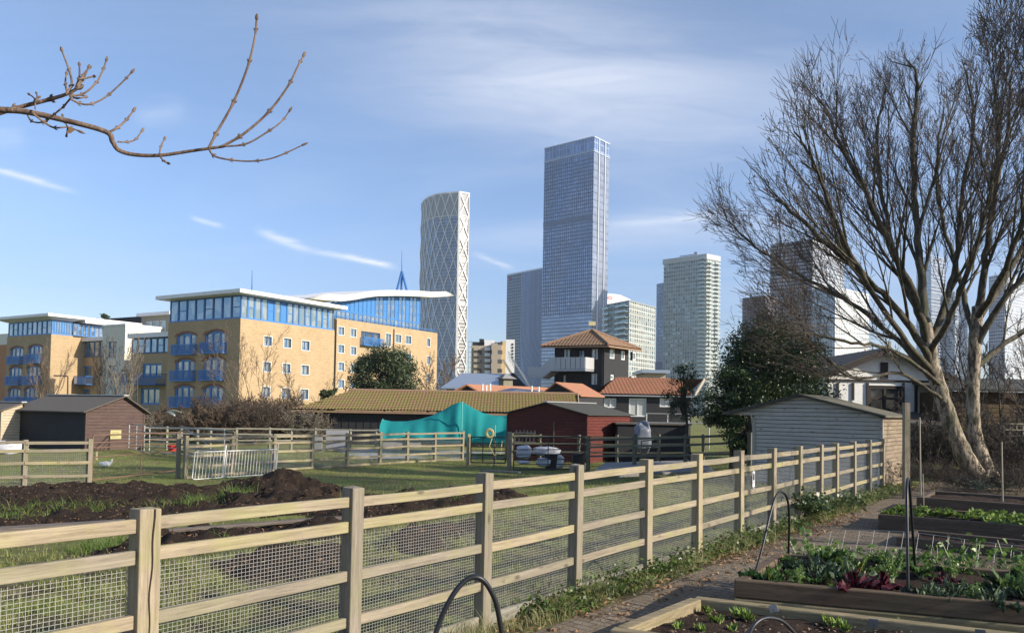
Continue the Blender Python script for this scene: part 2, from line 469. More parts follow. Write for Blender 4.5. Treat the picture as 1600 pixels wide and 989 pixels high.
# ------------------------------------------------------------------ ground
def grid_axis(lo, hi, fine_lo, fine_hi, step):
    a = list(np.arange(fine_lo, fine_hi+1e-6, step)); x = fine_lo; s = step
    left = []
    while x > lo: s *= 1.35; x -= s; left.append(x)
    x = fine_hi; s = step; right = []
    while x < hi: s *= 1.35; x += s; right.append(x)
    return np.array(left[::-1]+a+right)
gx = grid_axis(-4000, 4000, -26, 22, 0.25); gy = grid_axis(-60, 6000, -3, 52, 0.25)
vs = np.zeros((len(gx)*len(gy), 3)); i = 0
for y in gy:
    for x in gx:
        vs[i] = (x, y, terr(x, y)); i += 1
nx_, ny_ = len(gx), len(gy)
idx = np.arange(nx_*ny_).reshape(ny_, nx_)
fs = np.stack([idx[:-1, :-1], idx[:-1, 1:], idx[1:, 1:], idx[1:, :-1]], -1).reshape(-1, 4)
t = NT('ground')
geo = t.t.nodes.new('ShaderNodeNewGeometry'); P = geo.outputs['Position']
def dotp(t, P, v):
    x = t.t.nodes.new('ShaderNodeVectorMath'); x.operation = 'DOT_PRODUCT'; t.l(P, x.inputs[0]); x.inputs[1].default_value = tuple(v); return x.outputs['Value']
n1 = t.noise(P, 0.8, 7, 0.65); n2 = t.noise(P, 9, 6, 0.7); n3 = t.noise(P, 45, 4, 0.7)
s_ = t.math('SUBTRACT', dotp(t, P, FN), FA.dot(FN))
edge = t.math('ADD', s_, t.math('MULTIPLY', t.math('SUBTRACT', n1, 0.5), 0.5))
gmask = t.ramp(t.math('MULTIPLY', t.math('ADD', edge, 0.5), 2.0), [(0.0, 0.0), (0.4, 1.0)])
grass = t.mix(n2, (0.12, 0.15, 0.04), (0.25, 0.27, 0.08))
grass = t.mix(t.ramp(n1, [(0.44, 0.0), (0.58, 0.8)]), grass, (0.17, 0.135, 0.07))
hum = t.noise(P, 1.9, 5, 0.6)
near = t.ramp(t.math('MULTIPLY', s_, 0.1), [(0.6, 1.0), (0.95, 0.0)])
grass = t.mix(t.math('MULTIPLY', t.ramp(hum, [(0.47, 0.0), (0.56, 0.85)]), near), grass, (0.045, 0.034, 0.022))
dirt = t.mix(n2, (0.065, 0.052, 0.036), (0.16, 0.13, 0.092))
dirt = t.mix(t.ramp(n3, [(0.55, 0.0), (0.7, 0.6)]), dirt, (0.20, 0.16, 0.11))
t.set(t.mix(gmask, dirt, grass), 0.95, 0, 0.15); t.bump(t.math('ADD', n2, t.math('MULTIPLY', n3, 0.5)), 0.9, 0.05)
M_ground = t.m
tag(npmesh('ground', vs, fs, M_ground, k=4, smooth=True), kind='structure')

# ------------------------------------------------------------------ brick path along the fence
t = NT('path_pavers'); v = t.vec('UV')
rot = t.t.nodes.new('ShaderNodeMapping'); t.l(v, rot.inputs[0]); rot.inputs['Rotation'].default_value = (0, 0, R_(45))
b = t.t.nodes.new('ShaderNodeTexBrick'); t.l(rot.outputs[0], b.inputs['Vector']); b.inputs['Scale'].default_value = 1
b.inputs['Brick Width'].default_value = 0.2; b.inputs['Row Height'].default_value = 0.1; b.inputs['Mortar Size'].default_value = 0.007
b.inputs['Color1'].default_value = (0.25, 0.205, 0.16, 1); b.inputs['Color2'].default_value = (0.17, 0.14, 0.11, 1); b.inputs['Mortar'].default_value = (0.045, 0.04, 0.028, 1)
po = t.vec('Object'); n = t.noise(po, 2.3, 7, 0.7); n2 = t.noise(po, 26, 5, 0.7)
c = t.mix(t.ramp(n, [(0.42, 0.0), (0.6, 0.85)]), b.outputs['Color'], (0.17, 0.135, 0.09))
c = t.mix(t.ramp(n2, [(0.5, 0.0), (0.7, 0.6)]), c, (0.22, 0.17, 0.10))
t.set(c, 0.9, 0, 0.2)
t.bump(t.math('ADD', t.math('MULTIPLY', b.outputs['Fac'], -0.6), t.math('MULTIPLY', n2, 0.9)), 0.8, 0.02); M_path = t.m
mb = MB()
tt = -7.5
while tt < 16.2:
    e0 = -0.42+0.07*nz(tt, 0, 0.9, 5); e1 = -0.42+0.07*nz(tt+.3, 0, 0.9, 5)
    w0 = -2.1
    mb.quad(fpt(tt, w0, .004), fpt(tt+.3, w0, .004), fpt(tt+.3, e1, .004), fpt(tt, e0, .004)); tt += .3
tag(mb.build('path', M_path), kind='structure')

# ------------------------------------------------------------------ near timber fence
POSTX = [218, 545, 753, 897, 1008, 1088, 1154, 1205, 1247, 1280, 1305, 1333, 1357, 1378]
start = fpt(-6.5, 0)
ts = []
for px in POSTX: ts.append(reach(start, FD, px)-6.5)
ts = [2*ts[0]-ts[1]-.05] + ts
ts = [ts[0]-1.4] + ts
nf = empty('timber_fence', fpt(ts[0], 0), 'near pale post and rail fence with wire mesh running along the brick path', 'fence')
rr = random.Random(3)
PH = 1.2
for k, tq in enumerate(ts):
    mb = MB(); hgt = PH + rr.uniform(-.012, .012)
    if k == 2: hgt = 1.175
    lean = FD*rr.uniform(-.008, .008)+FN*rr.uniform(-.008, .008)
    c = fpt(tq, 0); a = FD*0.052; bb = FN*0.05
    if k == 2: a = FD*.058
    if k >= 6: a = FD*.062; bb = FN*.055
    lo = [c-a-bb, c+a-bb, c+a+bb, c-a+bb]
    top = Vector((0, 0, hgt))
    mb.hexa([p+Vector((0, 0, -.06)) for p in lo], [p+top+lean+Vector((0, 0, rr.uniform(-.006, .006))) for p in lo])
    po_ = mb.build('post', M_post, nf, bevel=.006)
    if k in (2,):
        ck = MB(); p0 = c-bb*1.03+FD*.004
        pts = [p0+Vector((0, 0, z))+FD*(.006*math.sin(z*7)+.004*math.sin(z*23)) for z in np.linspace(0.15, hgt+.001, 26)]
        for i in range(25): ck.bar(pts[i], pts[i+1], .007*(0.5+i/40), .004, up=FN)
        ck.build('crack', m_plain('crack_dark', (0.03, 0.022, 0.015), 0.95), po_)
RZ = [1.10, 0.945, 0.626, 0.335]
for k in range(len(ts)-1):
    t0, t1 = ts[k]+.05, ts[k+1]-.05
    for j, z in enumerate(RZ):
        mb = MB()
        dz0, dz1 = rr.uniform(-.008, .008), rr.uniform(-.008, .008)
        n = 6; prev = None; bow = rr.uniform(-.006, .006)
        hw = 0.034+rr.uniform(-.002, .002)
        for i in range(n):
            u0, u1 = i/n, (i+1)/n
            def rp(u): return fpt(t0+(t1-t0)*u, -0.006+rr.uniform(-.0004, .0004), z+dz0*(1-u)+dz1*u+bow*math.sin(math.pi*u))
            p, q = (prev or rp(u0)), rp(u1)
            a = Vector((0, 0, hw)); f = FN*.016
            base_ = len(mb.v)
            if i == 0: mb.v += [tuple(p-f-a), tuple(p+f-a), tuple(p+f+a), tuple(p-f+a)]; mb.f.append((0, 1, 2, 3)); base_ = 4
            mb.v += [tuple(q-f-a), tuple(q+f-a), tuple(q+f+a), tuple(q-f+a)]
            o0 = base_-4
            for e in range(4):
                g = (e+1) % 4; mb.f.append((o0+e, o0+4+e, o0+4+g, o0+g))
            prev = q
        L_ = len(mb.v); mb.f.append((L_-1, L_-2, L_-3, L_-4))
        mb.build('rail', M_rail, nf, bevel=.004)
    # gravel board at the ground
    if k >= 1:
        mb = MB(); mb.bar(fpt(t0, .0, .05), fpt(t1, .0, .05), .025, .11); mb.build('gravel_board', M_railg, nf)
    # welded mesh
    mb = MB(); r = 0.00078
    t = ts[k]
    while t < ts[k+1]:
        mb.bar(fpt(t, .034, .0), fpt(t, .034, .925), r*2, r*2, up=FN); t += .0262
    z = .03
    while z < .925:
        mb.bar(fpt(ts[k], .0365, z), fpt(ts[k+1], .0365, z), r*2, r*2); z += .0215
    mb.build('wire_mesh', M_wire, nf, uv=False)
# small white sign on the fence
sp_ = W(1175, 742, 11.7); tq = (sp_-FA).dot(FD)
sg = empty('fence_sign', fpt(tq, -.01, .70), 'small upright white notice with black animal picture fixed to the fence mesh', 'sign')
mb = MB(); mb.bar(fpt(tq-.045, .022, .80), fpt(tq+.045, .022, .80), .004, .25); mb.build('board', M_frame, sg)
M_ink = m_plain('black_print', (0.02, 0.02, 0.02), 0.6)
mb = MB()
def inkpoly(pts):
    mb.poly([fpt(tq+x, .0185, .80+z) for x, z in pts])
inkpoly([(-.03, -.03), (.03, -.03), (.03, .045), (.012, .075), (-.004, .06), (-.02, .08), (-.03, .05)])
inkpoly([(-.028, -.06), (.028, -.06), (.028, -.052), (-.028, -.052)]); inkpoly([(-.02, -.075), (.02, -.075), (.02, -.069), (-.02, -.069)])
mb.build('picture', M_ink, sg)
# lower tag
mb = MB(); mb.bar(fpt(tq-.03, .022, .635), fpt(tq+.03, .022, .635), .004, .05)
mb.build('small_plate', M_frame, sg)

# ------------------------------------------------------------------ raised beds
M_sleeper = m_wood('old_sleeper_wood', (0.33, 0.27, 0.17), (0.17, 0.135, 0.085), 0.45, True, 16, acol=(0.12, 0.13, 0.05))
M_sleeperd = m_wood('dark_sleeper_wood', (0.16, 0.11, 0.075), (0.08, 0.055, 0.038), 0.5, True, 16, acol=(0.07, 0.075, 0.04))
t = NT('bed_soil'); v = t.vec('Object'); n = t.noise(v, 14, 8, 0.75); n2 = t.noise(v, 60, 4, 0.7)
c = t.mix(n, (0.018, 0.012, 0.009), (0.07, 0.045, 0.032)); c = t.mix(t.ramp(n2, [(0.62, 0.0), (0.7, 0.7)]), c, (0.2, 0.14, 0.09))
t.set(c, 0.95, 0, 0.2); t.bump(n, 1.0, 0.05); M_soil = t.m
M_chip = m_plain('wood_chip', (0.22, 0.15, 0.10), 0.9, 0.5, 3)
def soil_mesh(name, quad, z, parent, amp=.03, n=60, m=30, mat=None, step=None):
    A, B, C, D = [Vector(q) for q in quad]
    V = np.zeros(((n+1)*(m+1), 3)); i = 0
    for b_ in range(m+1):
        for a_ in range(n+1):
            u, v = a_/n, b_/m
            p = (A*(1-u)+B*u)*(1-v)+(D*(1-u)+C*u)*v
            h = amp*(mnoise.fractal(Vector((p.x*3.2, p.y*3.2, 1.3)), 1.0, 2.0, 5))+amp*.5*mnoise.noise(Vector((p.x*22, p.y*22, 4)))
            V[i] = (p.x, p.y, z+h); i += 1
    ix = np.arange((n+1)*(m+1)).reshape(m+1, n+1)
    Fq = np.stack([ix[:-1, :-1], ix[:-1, 1:], ix[1:, 1:], ix[1:, :-1]], -1).reshape(-1, 4)
    return npmesh(name, V, Fq, mat or M_soil, parent, True, k=4)
def chips(name, quad, z, parent, N, size, mat, seed=1, amp=.02):
    r = np.random.default_rng(seed); A, B, C, D = [np.array(q) for q in quad]
    u = r.random((N, 1)); v = r.random((N, 1))
    c = (A*(1-u)+B*u)*(1-v)+(D*(1-u)+C*u)*v; c[:, 2] = z+r.random(N)*amp+.005
    return scatter(name, c, size, mat, parent, r, flat=0.6)
def scatter(name, c, size, mat, parent=None, r=None, flat=0.0, aspect=0.45, kind=None):
    """many small folded leaf / chip faces at centres c"""
    r = r or nrg; N = len(c)
    d = r.normal(size=(N, 3)); d[:, 2] *= (1-flat); d /= np.linalg.norm(d, axis=1, keepdims=True)
    e = r.normal(size=(N, 3)); e[:, 2] *= (1-flat); e -= d*(e*d).sum(1, keepdims=True); e /= np.linalg.norm(e, axis=1, keepdims=True)
    n = np.cross(d, e)
    s = (size*(0.55+0.9*r.random((N, 1)))) if np.isscalar(size) else size
    a = c-d*s*.5; b = c+d*s*.5; l_ = c+e*s*aspect*.5+n*s*.10; q = c-e*s*aspect*.5+n*s*.10
    V = np.stack([a, l_, b, q], 1).reshape(-1, 3)
    k = np.arange(N)*4
    Fq = np.stack([k, k+1, k+2, k+3], 1)
    return npmesh(name, V, Fq, mat, parent, k=4)
def raised_bed(label, corners, ztop, th, mat, sides, soil_drop=.08, nsoil=(60, 30), boards=1, group='raised vegetable beds', seed=0, caps=None):
    """corners: 4 ground points; sides: list of edge indices that get a timber"""
    cs = [Vector((c.x, c.y, 0)) for c in corners]
    ctr = sum(cs, Vector())/4
    root = empty('raised_bed', ctr, label, 'raised bed', group)
    r = random.Random(seed)
    for i in sides:
        a, b_ = cs[i], cs[(i+1) % 4]; d = (b_-a).normalized(); nn = Vector((-d.y, d.x, 0))
        if (ctr-a).dot(nn) < 0: nn = -nn
        hbs = [ztop] if boards == 1 else [ztop*.64, ztop*.36]
        for k in range(boards):
            mb = MB(); off = nn*(th/2+r.uniform(-.008, .008))
            hb = hbs[k]; z = sum(hbs[:k])+hb/2
            ext = 0 if i % 2 == 0 else th
            L = (b_-a).length; nseg = max(1, int(L/.5)); 
            for q in range(1):
                mb.bar(a+off+d*(ext)+Vector((0, 0, z)), b_+off-d*ext+Vector((0, 0, z+r.uniform(-.006, .006))), th, hb-.004)
            mm = mat if not (caps and k == boards-1) else caps
            mb.build('timber', mm, root, bevel=.012)
    ins = [c+(ctr-c).normalized()*th*.7 for c in cs]
    soil_mesh('soil', ins, ztop-soil_drop, root, .03, *nsoil)
    return root, cs
# bed A (nearest), bed B (chard), beds further back
zA = .26
A0 = Zp(1088, 930, zA); A1 = Zp(1600, 988, zA); A3 = Zp(945, 984, zA)
dA = (A1-A0).normalized(); eA = (A3-A0).normalized()
bedA, cA = raised_bed('nearest raised bed of weathered timber with dark mulch and tiny seedlings', [A0+eA*0, A0+dA*4.2, A0+dA*4.2+eA*2.6, A0+eA*1.15*1.0][0:4] if False else [A0, A0+dA*4.0, A0+dA*4.0+eA*1.32, A0+eA*1.32], zA, .10, M_sleeper, [0, 1, 2, 3], .075, (150, 60), seed=3)
qA = [A0, A0+dA*4.0, A0+dA*4.0+eA*1.32, A0+eA*1.32]; qAi = [p+(sum(qA, Vector())/4-p)*.06 for p in qA]
tag(chips('wood_chips', qAi, zA-.085, None, 1500, .026, M_chip, 4, .03), 'loose pale wood chips and bark strewn over the dark soil of the nearest bed', 'mulch', None, 'stuff')
zB = .40
B0 = Zp(1147, 905, zB); B1 = Zp(1600, 944, zB); dB = (B1-B0).normalized()
B3 = Zp(1236, 846, zB); eB = (B3-B0).normalized()
wB = 1.55
cB4 = [B0, B0+dB*5.2, B0+dB*5.2+eB*wB, B0+eB*wB]
bedB, cB = raised_bed('raised bed of dark timber packed with chard and kale behind the nearest bed', cB4, zB, .09, M_sleeper, [0, 1, 2, 3], .06, (90, 40), boards=2, seed=5, caps=M_sleeperd)
def bed_from_px(label, pa, pb, depth, z, mat, seed, boards=1, wdir=None, drop=.06):
    a = Zp(*pa, z); b_ = Zp(*pb, z); d = (b_-a).normalized(); e = Vector((-d.y, d.x, 0)) if wdir is None else wdir
    cs = [a, b_, b_+e*depth, a+e*depth]
    return raised_bed(label, cs, z, .09, mat, [0, 1, 2, 3], drop, (60, 20), boards=boards, seed=seed), cs
(bedC, _), csC = bed_from_px('grey timber raised bed with low green salad between the chard bed and the far beds', (1372, 803), (1640, 824), 1.5, .24, M_sleeperd, 8)
(bedD, _), csD = bed_from_px('farther raised bed of bare dark soil in front of the two trunked tree', (1432, 776), (1640, 790), 1.6, .30, M_sleeperd, 9)
(bedE, _), csE = bed_from_px('low plank edged bed of trampled soil just behind the netted vegetables', (1400, 838), (1640, 862), 0.95, .12, M_sleeperd, 10)

# plants -------------------------------------------------------------
M_chard = m_leaf('chard_leaf', (0.045, 0.11, 0.022), (0.18, 0.27, 0.06), 0.42, .3)
M_kale = m_leaf('kale_leaf', (0.06, 0.10, 0.05), (0.12, 0.17, 0.09), 0.45, .2)
M_redl = m_leaf('red_leaf', (0.07, 0.015, 0.022), (0.13, 0.03, 0.04), 0.35, .15)
M_lime = m_leaf('lime_leaf', (0.16, 0.26, 0.04), (0.28, 0.38, 0.08), 0.4, .25)
M_stem_r = m_plain('red_stem', (0.28, 0.02, 0.05), 0.4)
M_stem_w = m_plain('pale_stem', (0.42, 0.46, 0.28), 0.4)
M_stem_y = m_plain('yellow_stem', (0.5, 0.38, 0.05), 0.4)
def veg(name, label, cat, group, lm, sm, nl, L, Wd, seed, ruff=.02, up=.8):
    root = empty(name, (0, 0, 0), label, cat, group); r = random.Random(seed)
    lv = MB(); st = MB()
    for k in range(nl):
        a = r.uniform(0, 6.283); tilt = r.uniform(.05, 1.35)
        l = L*r.uniform(.45, 1.15); tw_ = r.uniform(-.6, .6); d = Vector((math.cos(a), math.sin(a), 0)); side = Vector((-math.sin(a), math.cos(a), 0))
        pts = []; n = 9
        for i in range(n+1):
            u = i/n
            out = l*tilt*(u**1.3)*.8; z = l*up*(u-0.55*tilt*u*u)
            pts.append(d*out+side*(tw_*l*.45*u*u)+Vector((0, 0, z)))
        st.tube([p-Vector((0, 0, .01)) for p in pts[:8]], [.007*(1-.08*i) for i in range(8)], 5)
        rows = []
        ph = r.uniform(0, 6)
        for i in range(3, n+1):
            u = (i-3)/(n-3); wv = Wd*l/L*math.sin(math.pi*min(1, (u*.86+.10)))**.7
            row = []
            for j in range(-3, 4):
                q = j/3
                ruffv = ruff*1.3*(abs(q)**1.3)*math.sin(i*2.6+j*2.3+ph)+ruff*.4*math.sin(i*5.1+ph+j)
                row.append(pts[i]+side*(q*wv*.5)+Vector((0, 0, ruffv+abs(q)*wv*.16))+d*(ruffv*.5))
            rows.append(row)
        o = len(lv.v)
        for row in rows: lv.v += [tuple(p) for p in row]
        for i in range(len(rows)-1):
            for j in range(6): lv.f.append((o+i*7+j, o+i*7+j+1, o+(i+1)*7+j+1, o+(i+1)*7+j))
    lv.build('leaves', lm, root, uv=False, smooth=True); st.build('stems', sm, root, uv=False, smooth=True)
    return root
GV = 'leafy plants crowded in the chard bed'
protos = [veg('chard_plant', 'glossy green chard crowded in the raised bed behind the nearest one', 'vegetable', GV, M_chard, M_stem_w, 17, .27, .085, 1, .03),
          veg('chard_plant', 'glossy green chard crowded in the raised bed behind the nearest one', 'vegetable', GV, M_chard, M_stem_y, 14, .29, .09, 2, .035),
          veg('red_chard_plant', 'dark red leaved chard crowded in the raised bed behind the nearest one', 'vegetable', 'dark red leafy plants in the chard bed', M_redl, M_stem_r, 15, .24, .08, 3, .03),
          veg('kale_plant', 'dull blue green kale crowded in the raised bed behind the nearest one', 'vegetable', 'kale plants in the chard bed', M_kale, M_stem_w, 20, .27, .06, 4, .04)]
def herb(seed, mat, hh=.34, nst=14):
    root = empty('herb_plant', (0, 0, 0), 'bushy small leaved green herb growing in or behind the chard bed', 'vegetable', 'small leaved herbs of the chard bed')
    rr_ = random.Random(seed); st_ = MB(); pc = []
    for k in range(nst):
        a = rr_.uniform(0, 6.28); tl = rr_.uniform(0, .55); h_ = hh*rr_.uniform(.6, 1.15); b0 = Vector((rr_.uniform(-.05, .05), rr_.uniform(-.05, .05), 0)); e0 = b0+Vector((math.cos(a)*tl*h_, math.sin(a)*tl*h_, h_))
        st_.tube([b0, b0.lerp(e0, .5)+Vector((0, 0, .02)), e0], [.004, .003, .002], 4)
        for q in range(26):
            u = rr_.uniform(.25, 1.05); pp_ = b0.lerp(e0, u); pc.append((pp_.x+rr_.gauss(0, .03), pp_.y+rr_.gauss(0, .03), pp_.z+rr_.gauss(0, .02)))
    st_.build('stems', M_stem_w, root, uv=False); scatter('leaves', np.array(pc), .042, mat, root, np.random.default_rng(seed), .25, .7); return root
M_herb = m_leaf('herb_leaf', (0.07, .15, .03), (.22, .33, .07), .4, .35)
low = [herb(12, M_herb), herb(13, M_herb, .42, 11)]
used = set(); r = random.Random(21)
def put(pi, p, s=1.0, label=None, group=None, pl=protos):
    o = pl[pi]
    if (id(pl), pi) in used: o = copy_tree(o)
    used.add((id(pl), pi))
    o.location = p; o.rotation_euler = (r.uniform(-.08, .08), r.uniform(-.08, .08), r.uniform(0, 6.28)); o.scale = (s,)*3
    return o
nxv = 24
for i in range(nxv):
    for j in range(5):
        if r.random() < .16: continue
        u = (i+.5+r.uniform(-.35, .35))/nxv; v = (j+.5+r.uniform(-.45, .45))/5.1
        p = B0+dB*(5.0*u+.08)+eB*(wB*v+.04); p.z = zB-.07
        if r.random() < .22: put(r.randrange(2), p, r.uniform(.4, .62), pl=low); continue
        if j >= 3: k = r.choice([0, 0, 1, 0])
        else: k = r.choice([0, 1, 2, 3, 0, 2, 3])
        put(k, p, r.choice([.4, .5, .62, .78, .95])*r.uniform(.85, 1.1))
salad = [veg('salad_plant', 'low bright green salad plant in the grey bed beyond the netting', 'vegetable', 'salad plants in the grey bed', M_lime, M_stem_w, 12, .15, .09, 8)]
a, b_, c_, d_ = [Vector(q) for q in csC]
for i in range(16):
    for j in range(3):
        u = (i+r.uniform(.2, .8))/16; v = (j+r.uniform(.2, .8))/3
        p = (a*(1-u)+b_*u)*(1-v)+(d_*(1-u)+c_*u)*v; p.z = .19
        if r.random() < .8: put(0, p, r.uniform(.8, 1.3), pl=salad)
for i in range(24):
    u = (i+.5+r.uniform(-.3, .3))/24; p = B0+dB*(5.0*u)+eB*(wB+.28+r.uniform(-.12, .12)); p.z = .0
    p2 = p.copy()
    o = put(i % 2, p2, r.choice([.8, 1.0, 1.15, 1.35])*r.uniform(.85, 1.1), pl=low)
seedl = [veg('seedling', 'tiny lime green lettuce seedling in the dark soil of the nearest bed', 'seedling', 'seedlings in the nearest bed', M_lime, M_stem_w, 7, .07, .045, 9)]
for px, py in ((1103, 958), (1148, 955), (1157, 965), (1168, 968), (1116, 975), (1296, 977), (1352, 980), (1318, 984), (1097, 987), (1147, 985), (1412, 985), (1060, 984), (1128, 970), (1480, 990)):
    p = Zp(px, py, zA-.08); put(0, p, r.uniform(.8, 1.5), pl=seedl)

# slate plant markers
M_slate = m_plain('slate', (0.16, 0.165, 0.17), .6, .15, 9)
for px, py, lb, s, tilt in ((1203, 946, 'pale grey square plant marker on a wire standing in the nearest bed', .055, .5), (1357, 968, 'dark slate plant marker fixed to the back timber of the nearest bed', .055, .05), (1521, 984, 'dark slate plant marker low at the right end of the nearest bed', .055, .02)):
    base_ = Zp(px, py, zA+.02); 
    root = empty('plant_marker', base_-Vector((0, 0, .12)), lb, 'plant marker')
    c = base_+Vector((0, -.08, 0)); ax = Vector((1, -.45, tilt*.6)).normalized(); up_ = Vector((.1, -.2, 1)).normalized(); up_ = (up_-ax*up_.dot(ax)).normalized(); nn = ax.cross(up_)
    mb = MB(); mb.obox(c, ax*s/2*1.1, nn*.002, up_*s/2); mb.build('plate', M_slate if tilt < .3 else m_plain('zinc_plate', (.4, .4, .38), .5), root)
    mb = MB(); mb.tube([c+nn*.004, c-up_*s*.5+nn*.004, c-up_*s*.9, base_-Vector((0, .06, .13))], .0018, 5); mb.build('wire_leg', M_dsteel, root)

# hoops --------------------------------------------------------------
M_hose = m_plain('black_pipe', (0.015, 0.016, 0.019), .42, .3, 9, 0, 0, .4)
def hoop(label, pts, rad, Ys, zs=None, dirt=False):
    P = [W(px, py, Y) for (px, py), Y in zip(pts, Ys)]
    # catmull
    out = []
    for i in range(len(P)-1):
        p0 = P[max(0, i-1)]; p1 = P[i]; p2 = P[i+1]; p3 = P[min(len(P)-1, i+2)]
        for k in range(8):
            t = k/8
            out.append(.5*((2*p1)+(p2-p0)*t+(2*p0-5*p1+4*p2-p3)*t*t+(3*p1-p0-3*p2+p3)*t*t*t))
    out.append(P[-1])
    mb = MB(); mb.tube(out, rad, 10)
    o = mb.build('hoop', M_hose, smooth=True, uv=False)
    tag(o, label, 'hoop'); return o
hoop('thick black pipe hoop at the bottom of the picture in front of the fence', [(652, 1090), (682, 985), (704, 935), (728, 906), (750, 903), (768, 925), (780, 965), (800, 1100)], .0125, [3.75, 3.8, 3.82, 3.85, 3.87, 3.9, 3.93, 4.0])
hoop('slim black pipe hoop with one pale leg at the left end of the chard bed', [(1176, 907), (1190, 860), (1203, 805), (1212, 776), (1221, 768), (1230, 779), (1233, 810), (1232, 866)], .0105, [6.9, 7.0, 7.15, 7.25, 7.35, 7.45, 7.6, 7.9])
hoop('tall black pipe hoop seen edge on standing in the middle of the chard bed', [(1419, 926), (1418, 860), (1417, 790), (1417, 757), (1419, 748), (1421, 760), (1424, 800), (1430, 888)], .0115, [6.2, 6.25, 6.35, 6.45, 6.6, 6.8, 7.0, 7.3])
hoop('low blue black hose loop rising out of the mulch of the nearest bed', [(1168, 998), (1177, 978), (1190, 967), (1206, 965), (1225, 972), (1248, 996)], .011, [4.7, 4.8, 4.85, 4.9, 4.95, 5.0])
# netting over the beds
mb = MB()
NB0 = B0+eB*(wB+.05)+dB*.35; NB0.z = .02
LN = 4.9
def npnt(u, h):      # a low sheet of netting, sagging, leaning outwards
    p = NB0+dB*(u*LN+.06*h)+eB*(.10+.42*h+.04*math.sin(u*9)); p.z = .06+.50*h+.03*math.sin(u*14)*h
    return p
for i in range(int(LN/.13)):
    u = i*.13/LN; mb.tube([npnt(u, h) for h in (0.1, .4, .7, 1.0)], .0011, 4)
fine = MB()
for i in range(int(LN/.04)):
    u = i*.04/LN; fine.tube([npnt(u, h) for h in (0.0, .5, 1.0)], .0006, 3)
mb.tube([npnt(u, 1.0) for u in np.linspace(0, 1, 40)], .002, 4)
for h in np.linspace(0, 1, 15): fine.tube([npnt(u, h) for u in np.linspace(0, 1, 40)], .0006, 3)
o = empty('garden_netting', NB0, 'low sheet of fine netting on thin pale rods along the back of the chard bed', 'netting')
fine.build('net', M_dsteel, o, uv=False); mb.build('rod', M_galv, o, uv=False)

# tall timber post and canes ------------------------------------------
p = GY(1416, 17.2)
mb = MB(); top = W(1416, 629, 17.2); mb.bar((p.x, p.y, -.05), top, .115, .115, up=(0, 1, 0)); o = mb.build('timber_post', M_post, bevel=.006); tag(o, 'tall lone square timber post standing beside the path in front of the trees', 'post')
for px, py0, py1, Y, lb in ((1437, 652, 784, 15.0, 'thin grey pole just right of the tall timber post'), (1442, 740, 790, 14.0, 'short leaning cane beside the thin grey pole'), (1565, 690, 788, 14.5, 'slim pale stake at the right end of the far bed')):
    a = W(px, py0, Y); b2 = W(px+2, py1, Y); b2.z = 0
    mb = MB(); mb.tube([b2, a], .013 if px != 1442 else .007, 6); tag(mb.build('garden_cane', m_plain('cane', (.33, .29, .22), .7), uv=False), lb, 'cane')

# ------------------------------------------------------------------ mulch heap in the paddock
def pxpoly(pts): return [G(*p) for p in pts]
MULCH = [pxpoly([(-160, 770), (0, 767), (60, 763), (200, 758), (330, 762), (385, 752), (430, 741), (480, 750), (540, 768), (600, 780), (700, 770), (800, 772), (820, 780), (700, 797), (560, 812), (470, 806), (330, 812), (180, 828), (60, 838), (-160, 850)]),
         pxpoly([(120, 868), (260, 840), (420, 826), (540, 812), (640, 806), (560, 836), (400, 850), (260, 872), (150, 884)]),
         pxpoly([(330, 880), (450, 862), (520, 860), (530, 900), (430, 915), (340, 905)]), pxpoly([(600, 845), (740, 815), (750, 832), (640, 862)])]
def inside(poly, x, y):
    c = False; n = len(poly); dmin = 1e9
    for i in range(n):
        a, b = poly[i], poly[(i+1) % n]
        if (a.y > y) != (b.y > y) and x < (b.x-a.x)*(y-a.y)/(b.y-a.y)+a.x: c = not c
        ex, ey = b.x-a.x, b.y-a.y; L = ex*ex+ey*ey+1e-9; t = max(0, min(1, ((x-a.x)*ex+(y-a.y)*ey)/L))
        dd = math.hypot(x-a.x-t*ex, y-a.y-t*ey); dmin = min(dmin, dd)
    return dmin if c else -dmin
HP = G(428, 780); HP2 = G(478, 778); HP3 = G(455, 790)
def mulch_h(x, y, pi):
    d = inside(MULCH[pi], x, y)+.35*nz(x, y, 1.2, 2)+.15*nz(x, y, 5, 8)
    h = .13*sstep(d/.5+.25)-.03
    if pi == 0:
        for hp, am, rx, ry in ((HP, .30, .8, .5), (HP2, .28, 1.3, .45), (HP3, .20, 1.7, .8)):
            q = ((x-hp.x)/rx)**2+((y-hp.y)/ry)**2
            h += am*math.exp(-(q*(1+.5*nz(x, y, 1.1, 31)))**2.2)*(1+.35*nz(x, y, 2.6, 17))
    k = sstep(d/.5+.25)
    h += k*(.15*mnoise.fractal(Vector((x*1.9, y*1.9, 7)), .8, 2.1, 6)+.05*mnoise.noise(Vector((x*9, y*9, 2)))*1.0+.03*abs(mnoise.noise(Vector((x*23, y*23, 5)))))
    return h
t = NT('mulch'); v = t.vec('Object'); n = t.noise(v, 3, 8, 0.75); n2 = t.noise(v, 30, 5, 0.75)
c = t.mix(n, (0.015, 0.0115, 0.009), (0.052, 0.036, 0.027)); c = t.mix(t.ramp(n, [(0.54, 0.0), (0.66, 0.5)]), c, (0.12, 0.075, 0.045)); c = t.mix(t.ramp(n2, [(0.62, 0.0), (0.72, 0.6)]), c, (0.26, 0.17, 0.10))
t.set(c, 0.95, 0, 0.15); t.bump(n2, 1.0, 0.05); M_mulch = t.m
